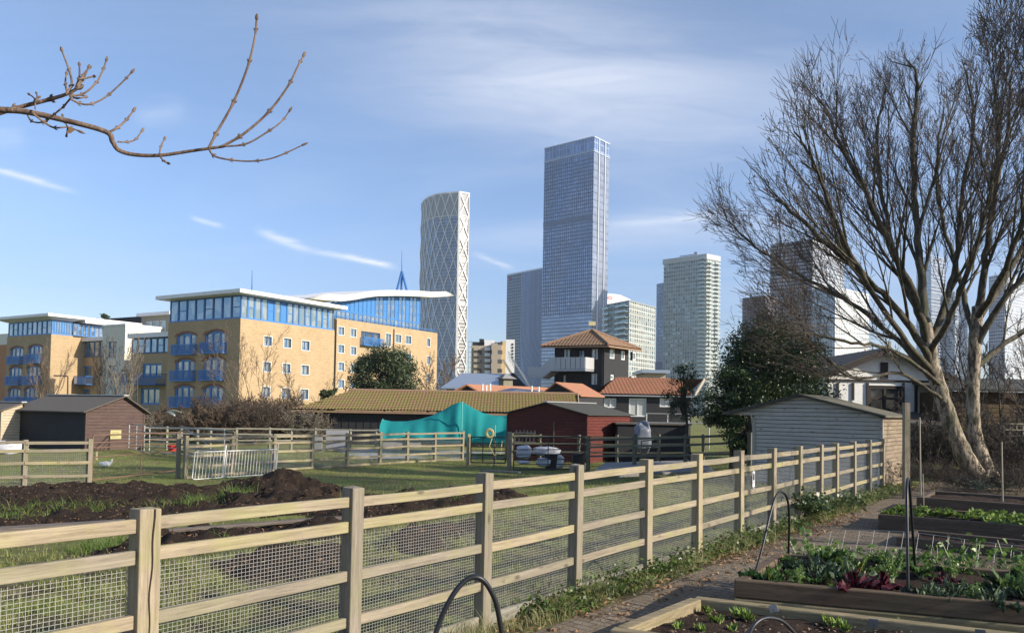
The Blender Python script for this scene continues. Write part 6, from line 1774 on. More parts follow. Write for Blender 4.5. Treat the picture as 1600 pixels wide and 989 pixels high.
for a, b in ((l, c), (c, r_)):
    for z, h in ((Z-12.9, .8), (Z-.9, .9), ):
        mb = MB(); p, q = facemb(a, b, 0, z, .3), facemb(a, b, (b-a).length, z, .3); mb.bar(p+up*h/2, q+up*h/2, .6, h); mb.build('cornice', m_plain('pale_band', (.5, .56, .66), .4, .05), root, uv=False)
mb = MB(); z_m = W(900, 338, c.y).z; p, q = facemb(l, c, 0, z_m, .15), facemb(l, c, (c-l).length, z_m, .15); mb.bar(p, q, .3, 5.0); mb.build('plant_floor_band', m_plain('mid_louvre', (.17, .22, .31), .5, .1, .1, .3), root, uv=False)
nf_ = 68
for k in range(nf_):
    z = 3.15*(k+1)
    if z > Z-14: break
    mb = MB()
    p, q = facemb(l, c, 0, z, .1), facemb(l, c, (c-l).length, z, .1); mb.bar(p, q, .25, .45)
    p, q = facemb(c, r_, 0, z, .1), facemb(c, r_, (r_-c).length, z, .1)
    if k % 2 == 0: mb.bar(p, q, .25, .35)
    mb.build('floor_band', M_find, root, uv=False)
for i in range(26):
    u = (i+.5)/26; vfin(root, l, c, u, Z*.36, Z-13, .22, .3, M_find, 'mullion')
# lattice at the crown top
for i in range(14): vfin(root, l, c, (i+.5)/14, Z-12, Z-1, .35, .4, m_plain('pale_band', (.5, .56, .66), .4, .05), 'crown_post')

# Newfoundland: diagrid tower
Z = 220.0
fp = foot([(659, 318), (664, 311.5), (670, 307.5), (683, 303), (700, 301), (718, 299.5), (733.3, 302.4)], Z)
d_back = (fp[6]-fp[5]); back = [fp[6]+(fp[0]-fp[5])*1.0+Vector((0, 0, 0))]
root = empty('diagrid_skyscraper', Vector((fp[5].x, fp[5].y, -.6)), 'slim skyscraper wrapped in a white diamond lattice with rounded left edge', 'skyscraper')
poly = fp+[fp[6]+(fp[1]-fp[5])*1.0, fp[0]+Vector((6, 14, 0))]
M_new = m_curtain('lattice_tower_glass', (0.20, 0.25, 0.32), (0.36, 0.40, 0.45), 3.4, 2.2, .22, .10, .4, .25, .25)
M_news = m_curtain('lattice_tower_side', (0.20, 0.20, 0.19), (0.62, 0.61, 0.58), 3.4, 40, .30, .0, .2, .35, .4)
M_newt = m_plain('pale_louvre', (.36, .37, .37), .6, .05, .3)
walls_of(fp[:6], -.6, Z-24, M_new, 'front_glazing', root, range(5)); walls_of(fp[5:7], -.6, Z-24, M_news, 'side_glazing', root, [0]); walls_of(fp[:7], Z-23.9, Z-1.5, M_newt, 'top_louvre', root, range(6))
walls_of(poly[6:]+[poly[0]], -.6, Z-1.5, M_new, 'rear_glazing', root, range(2)); mb = MB(); mb.poly([p+up*(Z-2) for p in poly]); mb.build('roof', M_conc, root)
cum = [0]
for a, b in zip(fp[:-1], fp[1:]): cum.append(cum[-1]+(b-a).length)
def peri(s, off=.5):
    s = max(0, min(cum[-1]-1e-3, s))
    for i in range(6):
        if cum[i] <= s <= cum[i+1]: return facemb(fp[i], fp[i+1], s-cum[i], 0, off)
M_lat = m_plain('white_lattice', (.80, .79, .76), .45, .04, .1)
S5 = cum[5]; nd = 7; dw = S5/nd; dh = 27.0
def lattice(s0, s1, dw, dh, z0, z1, w_, top_off, sub):
    n = max(1, int(round((s1-s0)/dw))); dw = (s1-s0)/n; out = []
    steps = sub
    for sgn in (1, -1):
        for k in range(n*2):
            # a zigzag strand: s = s0 + triangle wave
            pass
    zt = z1-top_off; levels = int((zt-z0)/dh)+1
    for L in range(levels*2+2):
        za, zb__ = zt-dh/2*L+ (dh/2 if False else 0), zt-dh/2*(L+1)
        if zb__ < z0: break
        for i in range(n):
            if L % 2 == 0: segs = ((s0+dw*i, s0+dw*(i+.5)), (s0+dw*(i+1), s0+dw*(i+.5)))
            else: segs = ((s0+dw*(i+.5), s0+dw*i), (s0+dw*(i+.5), s0+dw*(i+1)))
            for sa_, sb_ in segs: out.append((sa_, za, sb_, zb__))
    return out
mb = MB()
for sa_, za, sb_, zb__ in lattice(0, S5, dw, dh, 0, Z-1, .8, 0, 1):
    mb.bar(peri(sa_)+up*za, peri(sb_)+up*zb__, .8, .7)
mb.build('diagrid_front', M_lat, root, uv=False)
mb = MB()
for sa_, za, sb_, zb__ in lattice(S5+.4, cum[6]-.4, cum[6], 22.0, 0, Z-1, .8, 0, 1):
    mb.bar(peri(sa_, .6)+up*za, peri(sb_, .6)+up*zb__, .9, .9)
mb.build('diagrid_side', M_lat, root, uv=False)
mb = MB()
for i in range(6): mb.bar(fp[i]+up*(Z-.5), fp[i+1]+up*(Z-.5), 1.6, 1.4); mb.bar(peri(cum[i]+.01)+up*(Z-24), peri(cum[i+1]-.01)+up*(Z-24), .5, .7)
for s_ in (S5-.1, S5+.6, cum[6]-.3): mb.bar(peri(s_, .6), peri(s_, .6)+up*(Z-.5), 1.0, 1.0)
mb.build('edge_frame', M_lat, root, uv=False)

# curved ribbed blue tower behind
Z = 160.0
c, l, r_ = foot([(816, 425.5), (792.5, 430), (850, 419)], Z); 
root = empty('ribbed_skyscraper', Vector((c.x, c.y, -.6)), 'dark blue ribbed tower with flaring foot left of the tallest skyscraper', 'skyscraper')
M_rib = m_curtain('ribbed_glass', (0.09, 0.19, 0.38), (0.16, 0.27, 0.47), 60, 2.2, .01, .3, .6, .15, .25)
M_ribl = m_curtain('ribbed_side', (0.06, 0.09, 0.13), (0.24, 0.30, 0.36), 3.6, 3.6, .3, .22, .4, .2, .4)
def flare(s, z):            # lean of the front near the foot
    q = max(0, 1-z/75.0); return q*q*9
mbf, mbl = MB(), MB(); nzs = 24; zs_ = [Z*i/nzs for i in range(nzs+1)]
dl = (l-c).normalized(); dr = (r_-c).normalized()
for i in range(nzs):
    z0_, z1_ = zs_[i], zs_[i+1]; o0, o1 = flare(0, z0_), flare(0, z1_)
    mbf.quad(c+dl*0+up*z0_, r_+up*z0_, r_+up*z1_, c+up*z1_)
    mbl.quad(l+dl*o0*.35+up*z0_, c+up*z0_, c+up*z1_, l+dl*o1*.35+up*z1_)
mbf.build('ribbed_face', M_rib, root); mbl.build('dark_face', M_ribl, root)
bk = l+(r_-c); walls_of([r_, bk, l], -.6, Z, M_rib, 'rear_face', root, [0, 1]); mb = MB(); mb.poly([p+up*(Z) for p in (l, c, r_, bk)]); mb.build('roof', M_conc, root)
L = (r_-c).length
for i in range(22):
    mb = MB(); pts = []
    for k in range(nzs+1):
        z = zs_[k]; q = max(0, 1-z/95.0)**2; s_ = L*i/22+q*26
        if s_ > L: s_ = L
        pts.append(facemb(c, r_, s_, z, .45))
    mb.tube(pts, .38, 4); mb.build('rib', m_plain('steel_rib', (.42, .52, .68), .35, .05, .1, .5), root, uv=False)
for a, b in ((l, c), (c, r_)):
    mb = MB(); mb.bar(a+up*(Z+.3), b+up*(Z+.3), 1.2, 1.6); mb.build('parapet', M_finw, root, uv=False)
mb = MB(); p = facemb(l, c, (c-l).length*.22, Z-5.5, .5); mb.box(p, 3.2, .6, 3.0, math.atan2(dl.y, dl.x)); mb.build('red_emblem', m_plain('dull_red', (.35, .05, .04), .5), root)

# residential blocks with white slabs
def slabtower(name, label, corner, left, right, Z, nfl, Mg, Ml, slab=.55, out_=.6, balL=(), top=3.5, bands='lr', slabm=None, cat='tower', crown=True):
    root, c, l, r_, bk = tower4(name, label, corner, left, right, Z, cat)
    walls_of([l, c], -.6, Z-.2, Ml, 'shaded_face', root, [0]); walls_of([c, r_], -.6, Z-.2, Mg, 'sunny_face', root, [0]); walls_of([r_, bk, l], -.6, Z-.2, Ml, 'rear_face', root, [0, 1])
    fh = Z/nfl
    poly = ccw([c, r_, bk, l]); sm = slabm or M_fascia
    for k in range(1, nfl+1):
        z = fh*k-slab
        band(root, poly, z, slab, out_, sm, 'floor_slab')
    for a, b, lst in ((l, c, balL),):
        Lf = (b-a).length
        for u0, u1 in lst:
            for k in range(2, nfl):
                z = fh*k-slab; mb = MB(); d = (b-a).normalized(); n = Vector((d.y, -d.x, 0)); n = n if n.dot(CAM-a) > 0 else -n
                mb.obox(a+d*Lf*(u0+u1)/2+n*1.4+up*(z+.5), d*Lf*(u1-u0)/2, n*1.5, up*.12); mb.obox(a+d*Lf*(u0+u1)/2+n*2.85+up*(z+1.1), d*Lf*(u1-u0)/2, n*.04, up*.55); mb.build('balcony', M_glassg2, root, uv=False)
    return root, c, l, r_, bk, poly
M_pslab = m_plain('pale_slab', (.34, .37, .36), .6, .05, .1)
M_glassg2 = m_plain('balcony_glass', (.42, .50, .49), .25, .05, .2, .3)
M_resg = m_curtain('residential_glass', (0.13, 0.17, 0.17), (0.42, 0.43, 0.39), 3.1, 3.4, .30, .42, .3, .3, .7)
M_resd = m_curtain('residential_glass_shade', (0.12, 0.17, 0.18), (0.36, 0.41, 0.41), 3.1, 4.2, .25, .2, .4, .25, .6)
slabtower('residential_block', 'mid height pale green residential block right behind the black tower roof', (983.5, 469), (946.5, 476), (1024, 480), 74, 20, M_resg, M_resd, .5, .35, slabm=M_pslab, balL=((.0, .25), (.55, .98)))
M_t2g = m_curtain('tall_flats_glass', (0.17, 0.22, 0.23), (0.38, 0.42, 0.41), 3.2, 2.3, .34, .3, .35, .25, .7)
root, c, l, r_, bk, poly = slabtower('residential_tower', 'tall grey green residential tower with stacked balconies left of the bare tree', (1104, 398), (1037.5, 407), (1124, 402), 128, 39, M_resg, M_t2g, .5, .35, slabm=M_pslab, balL=((.86, .99),))
for k in range(2, 38):
    z = 128/39*k; mb = MB(); d = (r_-c).normalized(); n = Vector((d.y, -d.x, 0)); n = n if n.dot(CAM-c) > 0 else -n; Lf = (r_-c).length
    for u in (.05, .62): mb.obox(c+d*Lf*(u+.14)+n*1.2+up*(z), d*Lf*.16, n*1.4, up*.14); mb.obox(c+d*Lf*(u+.14)+n*2.55+up*(z+.5), d*Lf*.16, n*.04, up*.5)
    mb.build('side_balcony', M_glassg2, root, uv=False)
band(root, poly, 124.5, 4.2, .7, m_plain('pale_crown', (.46, .49, .48), .5, .05, .1), 'crown')
mb = MB(); m_ = (l+c)/2+up*129.5; mb.bar(m_+(l-c)*.12, m_+(c-l)*.28, .4, .6); mb.box(m_+(c-l)*.25+up*.8, 2, 2, 2); mb.build('roof_crane', M_find, root, uv=False)
root, c, l, r_, bk = tower4('slab_tower', 'thin blue grey slab tower peeping out left of the tall residential tower', (1040, 441), (1026, 444), (1060, 443), 130); M_sl = m_curtain('slab_glass', (.15, .20, .28), (.26, .31, .38), 3.6, 3, .3, .2, .4, .25, .3)
walls_of([l, c, r_, bk], -.6, 130, M_sl, 'glazing', root); mb = MB(); mb.poly([p+up*130 for p in (l, c, r_, bk)]); mb.build('roof', M_conc, root); band(root, ccw([c, r_, bk, l]), 38, 14, .4, m_plain('dark_louvre', (.10, .14, .22), .5, .1, .1, .3), 'plant_band')
# bank block with emblem
root, c, l, r_, bk = tower4('white_office_block', 'sliver of white office block with red hexagon emblem right of the tallest skyscraper', (968.5, 460.5), (935, 457), (985, 468), 200, 'office block')
walls_of([l, c, r_, bk], -.6, 200, m_plain('white_panel', (.72, .73, .74), .5, .04, .1), 'wall', root); mb = MB(); mb.poly([p+up*200 for p in (l, c, r_, bk)]); mb.build('roof', M_conc, root)
# hexagon emblem: white field with red triangles left, right, top, bottom bow-tie
Zc = W(953, 465.5, l.y).z; d = (c-l).normalized(); f1 = Face(l, d, Vector((d.y, -d.x, 0)) if Vector((d.y, -d.x, 0)).dot(CAM-l) > 0 else Vector((-d.y, d.x, 0)))
s_, z_ = f1.loc(953, 465.5); hx = 3.4
mb = MB(); E = lambda x, z: f1.pt(s_+x*hx, z_+z*hx, .4)
mb.poly([E(-1.6, 0), E(-.8, .8), E(-.8, -.8)]); mb.poly([E(1.6, 0), E(.8, -.8), E(.8, .8)]); mb.poly([E(-.8, .8), E(0, 0.05), E(.8, .8)]); mb.poly([E(-.8, -.8), E(.8, -.8), E(0, -.05)])
mb.build('emblem', m_plain('signal_red', (.6, .03, .02), .5), root, uv=False)

# towers behind the bare tree
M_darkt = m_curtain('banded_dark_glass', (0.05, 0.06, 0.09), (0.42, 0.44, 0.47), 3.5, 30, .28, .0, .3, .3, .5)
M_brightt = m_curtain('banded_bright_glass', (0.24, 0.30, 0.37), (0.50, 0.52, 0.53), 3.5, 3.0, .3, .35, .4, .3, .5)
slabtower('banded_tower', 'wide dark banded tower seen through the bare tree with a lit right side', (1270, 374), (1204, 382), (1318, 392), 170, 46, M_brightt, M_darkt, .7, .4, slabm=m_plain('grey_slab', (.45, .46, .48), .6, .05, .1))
root, c, l, r_, bk = tower4('dark_block', 'lower dark brown block between the evergreen and the banded tower', (1196, 462), (1160, 466), (1215, 464), 110)
walls_of([l, c, r_, bk], -.6, 110, m_curtain('brown_dark_glass', (.05, .05, .065), (.14, .13, .15), 3.6, 3, .3, .3, .3, .3, .5), 'wall', root); mb = MB(); mb.poly([p+up*110 for p in (l, c, r_, bk)]); mb.build('roof', M_conc, root)
slabtower('white_ribbed_tower', 'bright white and pale blue tower low behind the branches left of the timbered house', (1305, 448), (1268, 452), (1358, 460), 120, 32, m_curtain('white_flats', (.26, .32, .38), (.60, .61, .59), 3.4, 3.2, .35, .5, .2, .35, .4), m_curtain('pale_blue_ribs', (.30, .42, .52), (.50, .58, .64), 3.4, 2.4, .2, .3, .4, .3, .4), .3, .1)
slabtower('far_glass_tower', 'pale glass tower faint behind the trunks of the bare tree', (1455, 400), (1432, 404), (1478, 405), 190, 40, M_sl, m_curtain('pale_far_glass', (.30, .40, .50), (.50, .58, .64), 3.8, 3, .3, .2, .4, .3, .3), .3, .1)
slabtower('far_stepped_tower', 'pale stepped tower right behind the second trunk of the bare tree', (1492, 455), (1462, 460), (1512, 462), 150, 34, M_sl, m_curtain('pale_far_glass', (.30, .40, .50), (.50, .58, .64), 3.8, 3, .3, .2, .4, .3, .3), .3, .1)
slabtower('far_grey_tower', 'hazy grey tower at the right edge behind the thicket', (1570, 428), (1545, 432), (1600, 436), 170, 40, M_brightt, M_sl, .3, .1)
# brown apartment block and white lift tower between the skyscrapers
Yq = 260; root = empty('brown_flats', GY(768, Yq), 'distant brown brick flats with stepped roof between the lattice tower and the ribbed tower', 'apartment block')
M_drab = m_curtain('drab_flats', (.10, .10, .10), (.40, .33, .25), 2.9, 3.2, .55, .55, .1, .4, .5)
M_drab2 = m_curtain('tan_flats', (.12, .12, .12), (.60, .45, .24), 2.9, 3.2, .6, .6, .1, .4, .5)
def wbox(x0, x1, ytop, Y, dep, mat, name, par, zb=-.5):
    a, b = W(x0, ytop, Y), W(x1, ytop, Y); mb = MB(); mb.prism([(a.x, Y), (b.x, Y), (b.x, Y+dep), (a.x, Y+dep)], zb, (a.z+b.z)/2); return mb.build(name, mat, par)
wbox(737, 770, 540, Yq, 14, M_drab, 'wall', root); wbox(768, 784, 536, Yq-3, 12, M_drab, 'wall', root); wbox(782, 792, 533, Yq-1, 10, M_drab2, 'wall', root)
wbox(738, 786, 534.5, Yq+2, 10, M_black, 'roof', root, 20); wbox(749, 756, 529.5, Yq+3, 3, M_black, 'chimney', root, 20); wbox(757, 772, 531.5, Yq+1, 5, M_fascia, 'parapet', root, 21)
for k in range(5):
    for x in (740, 757):
        a, b = W(x, 545+k*9, Yq-1.2), W(x+9, 545+k*9, Yq-1.2); mb = MB(); mb.box(((a.x+b.x)/2, Yq-.6, a.z), b.x-a.x, 1.2, 1.0); mb.build('balcony', M_paleb if x == 740 else M_fascia, root)
root = empty('white_lift_tower', GY(797, 240), 'slim white lift tower with a column of tiny windows beside the brown flats', 'tower')
wbox(790.5, 804.5, 530.5, 240, 4, M_fascia, 'wall', root)
for k in range(5):
    a = W(801, 538+k*5, 239.9); mb = MB(); mb.box(a, .5, .1, .55); mb.build('window', M_black, root)
root = empty('site_scaffold', GY(735, 230), 'thin scaffold frame beside the lattice tower', 'scaffold'); mb = MB()
for x in (732.5, 736.5):
    a = W(x, 532, 230); mb.bar((a.x, 230, -.5), a, .12, .12, up=(0, 1, 0))
for k in range(9): a, b = W(732, 534+k*8, 230), W(737, 534+k*8, 230); mb.bar(a, b, .12, .12)
mb.build('frame', M_galv, root, uv=False)
# ------------------------------------------------------------------ bare trees
class Growth:
    def __init__(s, seed): s.r = random.Random(seed); s.lines = []   # (pts, radii, level)
    def rv(s):
        while True:
            v = Vector((s.r.uniform(-1, 1), s.r.uniform(-1, 1), s.r.uniform(-1, 1)))
            if .05 < v.length < 1: return v.normalized()
    def branch(s, p, d, L, rad, lvl, cfg):
        mx = cfg['levels']; seg = cfg['seg'][min(lvl, len(cfg['seg'])-1)]; n = max(3, int(L/seg)); pts = [Vector(p)]; rs = [rad]; d = Vector(d).normalized()
        dirs = [d.copy()]
        wob = cfg['wob'][min(lvl, len(cfg['wob'])-1)]; tr = cfg['trop'][min(lvl, len(cfg['trop'])-1)]
        for i in range(n):
            d = (d + s.rv()*wob + Vector((0, 0, 1))*tr).normalized()
            pts.append(pts[-1]+d*(L/n)); dirs.append(d.copy()); rs.append(max(cfg['rmin'], rad*(1-(i+1)/n*(1-cfg['taper']))))
        s.lines.append((pts, rs, lvl)); s.children(pts, dirs, rs, L, lvl, cfg)
    def children(s, pts, dirs, rs, L, lvl, cfg, start=None, frm=0):
        if lvl >= cfg['levels']: return
        nc = cfg['kids'][lvl]; n = len(pts)-1; start = cfg['start'] if start is None else start
        ph = s.r.uniform(0, 6.28)
        for k in range(nc):
            u = start+(1-start)*(k+s.r.uniform(.1, .9))/nc; i = min(n-1, int(u*n)); f = u*n-i
            p = pts[i].lerp(pts[i+1], f); d = dirs[i+1]
            ph += 2.4+s.r.uniform(-.4, .4)
            a = d.cross(Vector((.2, .1, 1))); a = a.normalized() if a.length > .01 else Vector((1, 0, 0)); b = d.cross(a)
            side = a*math.cos(ph)+b*math.sin(ph); ang = s.r.uniform(*cfg['ang'])
            nd = d*math.cos(ang)+side*math.sin(ang)
            if cfg.get('out'): nd = (nd+(p-cfg['oc']).normalized()*cfg['out']).normalized()
            if nd.z < cfg.get('minz', -.35): nd.z = cfg.get('minz', -.35)*.5
            l = L*(cfg['lr'][0]+(cfg['lr'][1]-cfg['lr'][0])*s.r.random())*(1-.55*u)
            r0 = min(rs[i]*cfg['rr'], rs[i])*s.r.uniform(.7, 1)
            if l < cfg['lmin']: l = cfg['lmin']*s.r.uniform(.7, 1.3)
            s.branch(p, nd, l, max(cfg['rmin'], r0), lvl+1, cfg)
        # leader fork at the tip
        if cfg.get('fork', True) and lvl < cfg['levels']:
            for q in (0, 1):
                nd = (dirs[-1]+s.rv()*.45).normalized(); s.branch(pts[-1], nd, L*.38*s.r.uniform(.8, 1.2), max(cfg['rmin'], rs[-1]*.85), lvl+1, cfg)
    def mesh(s, name, mat, parent, lo, hi, sides=(10, 8, 6, 4, 3, 3, 3)):
        mb = MB()
        for pts, rs, lvl in s.lines:
            if lo <= lvl <= hi: mb.tube(pts, rs, sides[min(lvl, len(sides)-1)], cap=lvl < 3)
        return mb.build(name, mat, parent, uv=False, smooth=True)
M_syc = m_bark('sycamore_bark', (0.07, 0.058, 0.043), (0.36, 0.30, 0.22), (0.085, 0.09, 0.05), 10, .5)
M_limb = m_bark('limb_bark', (0.05, 0.044, 0.033), (0.105, 0.092, 0.066), (0.07, 0.078, 0.04), 9, .5)
M_twig = m_plain('twig_bark', (0.065, 0.054, 0.045), .9, .3, 2)
M_twigb = m_plain('brown_twig', (0.17, 0.125, 0.085), .9, .3, 2)
M_twigg = m_plain('grey_twig', (0.20, 0.17, 0.13), .9, .3, 2)
YS = 22.0
def S(px, py, dy=0.0): return W(px, py, YS+dy)
def curve(pts, k=6):
    out = []
    for i in range(len(pts)-1):
        p0 = pts[max(0, i-1)]; p1 = pts[i]; p2 = pts[i+1]; p3 = pts[min(len(pts)-1, i+2)]
        for j in range(k):
            t = j/k; out.append(.5*((2*p1)+(p2-p0)*t+(2*p0-5*p1+4*p2-p3)*t*t+(3*p1-p0-3*p2+p3)*t*t*t))
    out.append(pts[-1]); return out
base = G(1528, 754); YS = base.y
root = empty('sycamore_tree', base, 'big bare sycamore with two leaning trunks rising behind the raised beds', 'tree')
gr = Growth(11)
trunks = [([(1543, 762, 0), (1521, 738, 0), (1497, 690, 0), (1475, 630, .05), (1462, 590, .1), (1455, 560, .15), (1450, 530, .2), (1446, 505, .2)], [.34, .26, .21, .195, .185, .18, .165, .15]),
          ([(1556, 764, .3), (1540, 735, .35), (1523, 680, .5), (1520, 620, .6), (1522, 570, .7), (1524, 520, .7), (1528, 480, .8)], [.32, .24, .185, .165, .16, .155, .14])]
for pl, rl in trunks:
    P_ = curve([S(*q) for q in pl], 5); rs = [rl[min(len(rl)-1, int(i/5))]*(1-(i % 5)/5)+rl[min(len(rl)-1, int(i/5)+1)]*((i % 5)/5) for i in range(len(P_))]
    mb = MB(); mb.tube(P_, rs, 16)
    # bark ridges: displace slightly
    mb.v = [tuple(Vector(v)+Vector((nz(v[2]*3, v[0]*4, 2, 3), nz(v[2]*3, v[0]*4, 2, 9), 0))*.03) for v in mb.v]
    mb.build('trunk', M_syc, root, uv=False, smooth=True)
limbs = [ # from trunk 1
 ([(1446, 510, .2), (1440, 440, .5), (1432, 340, .8), (1425, 230, 1.0), (1432, 150, 1.2), (1428, 105, 1.2)], .15),
 ([(1450, 540, .2), (1425, 455, -.5), (1385, 370, -1.0), (1345, 285, -1.4), (1310, 220, -1.6), (1290, 170, -1.8)], .13),
 ([(1458, 575, .1), (1415, 500, -.8), (1360, 440, -1.5), (1290, 380, -2.0), (1225, 320, -2.4), (1165, 275, -2.5)], .12),
 ([(1462, 600, .0), (1400, 530, .8), (1330, 475, 1.6), (1250, 430, 2.2), (1180, 385, 2.5), (1135, 345, 2.6)], .10),
 ([(1468, 600, -.1), (1390, 545, -1.2), (1330, 535, -2.0), (1260, 520, -2.6), (1190, 535, -3.0), (1120, 530, -3.2)], .06),
 ([(1470, 622, -.1), (1405, 585, -1.0), (1340, 590, -1.6), (1290, 560, -2), (1240, 490, -2.4), (1180, 450, -2.8)], .055),
 ([(1452, 545, .3), (1478, 470, .6), (1497, 390, .8), (1503, 300, 1.2), (1520, 200, 1.4), (1512, 120, 1.6)], .12),
 ([(1448, 520, .2), (1405, 420, 1.5), (1378, 300, 2.2), (1370, 210, 2.6), (1385, 145, 3)], .11),
 ([(1450, 560, .2), (1480, 500, -1), (1510, 430, -1.8), (1540, 330, -2.2), (1560, 230, -2.6), (1555, 150, -2.8)], .10),
 ([(1460, 585, .0), (1370, 470, -2.0), (1300, 330, -3.0), (1268, 250, -3.2), (1240, 205, -3.4)], .09),
 # trunk 2
 ([(1528, 490, .8), (1540, 400, 1.0), (1555, 300, 1.2), (1575, 200, 1.4), (1580, 110, 1.5)], .13),
 ([(1524, 540, .7), (1560, 480, .3), (1610, 420, 0), (1670, 350, -.3), (1720, 260, -.5)], .12),
 ([(1522, 575, .7), (1580, 530, 1.4), (1640, 490, 2), (1720, 440, 2.5), (1800, 380, 2.8)], .10),
 ([(1528, 500, .8), (1590, 400, 2.2), (1640, 290, 3.0), (1670, 190, 3.4), (1680, 120, 3.6)], .11),
 ([(1524, 530, .8), (1500, 440, 2.2), (1470, 330, 3.0), (1465, 230, 3.4), (1478, 150, 3.8)], .10),
 ([(1526, 500, .8), (1570, 420, -1.2), (1610, 300, -2.0), (1620, 190, -2.3), (1612, 120, -2.5)], .10),
]
cfg = dict(levels=4, seg=[.5, .38, .30, .24, .18], wob=[.1, .06, .085, .13, .18], trop=[.02, .045, .045, .035, .03], rmin=.0043, taper=.25, kids=[12, 6, 4, 2, 0], start=.15, ang=(.30, .62), lr=(.46, .80), rr=.60, lmin=.25, out=.32, minz=-.25, fork=True)
cfg['oc'] = S(1480, 590)
for pl, r0 in limbs:
    r0 *= .86
    P_ = curve([S(*q) for q in pl], 6); n = len(P_)-1; rs = [r0*(1-.78*i/n) for i in range(n+1)]
    P_ = [p+gr.rv()*.035*(i > 0) for i, p in enumerate(P_)]
    gr.lines.append((P_, rs, 0)); dirs = [(P_[min(i+1, n)]-P_[max(0, i-1)]).normalized() for i in range(n+1)]
    gr.children(P_, dirs, rs, sum((b-a).length for a, b in zip(P_[:-1], P_[1:]))*.62, 0, cfg, start=.16)
ENV = [(1180, 590), (1118, 540), (1112, 450), (1108, 370), (1125, 300), (1165, 225), (1205, 155), (1270, 112), (1325, 68), (1390, 38), (1470, 34), (1560, 36), (1660, 60), (1760, 140), (1850, 260), (1900, 450)]
E0 = S(1480, 480); EP = [(math.atan2(S(*q).z-E0.z, E0.x-S(*q).x), math.hypot(S(*q).z-E0.z, S(*q).x-E0.x)) for q in ENV]
def env_r(a):
    if a < EP[0][0]: return EP[0][1]
    for (a0, r0_), (a1, r1_) in zip(EP[:-1], EP[1:]):
        if a0 <= a <= a1: return r0_+(r1_-r0_)*(a-a0)/(a1-a0)
    return EP[-1][1]
new = []
for pts, rs, lvl in gr.lines:
    k = len(pts); lim = .985+gr.r.uniform(-.12, .02)
    for i, p in enumerate(pts):
        dx, dz = E0.x-p.x, p.z-E0.z; a = math.atan2(dz, dx)
        if a < -1.2 or a > 3.0: continue
        if math.hypot(dx, dz) > env_r(a)*lim: k = i; break
    if k >= 2 or lvl == 0: new.append((pts[:max(2, k)], rs[:max(2, k)], lvl))
    if 2 <= k < len(pts) and lvl < 4:
        d0 = (pts[k-1]-pts[k-2]).normalized()
        for q in range(4 if lvl < 2 else 2):
            d = (d0+gr.rv()*.55).normalized(); L_ = gr.r.uniform(.25, .6); p0 = pts[k-1]; mid_ = p0+d*L_*.5+gr.rv()*.03; new.append(([p0, mid_, p0+d*L_+up*.06], [.007, .0055, .0043], 4))
gr.lines = new
print('sycamore lines', len(gr.lines))
gr.mesh('limbs', M_limb, root, 0, 0); gr.mesh('crown', M_limb, root, 1, 2); gr.mesh('twigs', M_twig, root, 3, 9, (3, 3, 3, 3, 3, 3))
# dry seed clusters hanging at a few tips
tips = [l[0][-1] for l in gr.lines if l[2] >= 3]; rt_ = random.Random(4); tips = [t_ for t_ in tips if rt_.random() < .05]
cc = np.repeat(np.array([tuple(t_) for t_ in tips]), 5, 0)+np.random.default_rng(3).normal(size=(len(tips)*5, 3))*[.04, .04, .06]-[0, 0, .05]
scatter('seed_clusters', cc, .055, m_leaf('dry_seed', (.14, .08, .045), (.22, .14, .08), .9, .1), root, None, 0, .5)

def bare_tree(name, label, base, Ht, seed, mat_t, mat_c, group=None, levels=3, spread=.5, kids=(9, 6, 4), cat='tree', rmin=.012, nst=1, minz=-.1, trunkr=None, lean=(0, 0)):
    root = empty(name, base, label, cat, group); g = Growth(seed)
    cf = dict(levels=levels, seg=[Ht/12, Ht/14, Ht/18, Ht/24], wob=[.05, .12, .17, .2], trop=[.02, .09, .06, .04], rmin=rmin, taper=.25, kids=list(kids)+[0], start=.22, ang=(spread*.7, spread*1.4), lr=(.42, .66), rr=.55, lmin=Ht*.04, minz=minz, fork=True)
    for k in range(nst):
        d = Vector((lean[0]+(0 if nst == 1 else g.r.uniform(-spread, spread)), lean[1]+(0 if nst == 1 else g.r.uniform(-spread, spread)), 1))
        g.branch(base+Vector((g.r.uniform(-.1, .1)*(nst > 1), g.r.uniform(-.1, .1)*(nst > 1), -.05)), d, Ht*g.r.uniform(.72, .9), trunkr or Ht*.018, 0, cf)
    g.mesh('trunk', mat_t, root, 0, 0, (7, 5)); g.mesh('crown', mat_c, root, 1, 9, (6, 5, 4, 3, 3)); return root
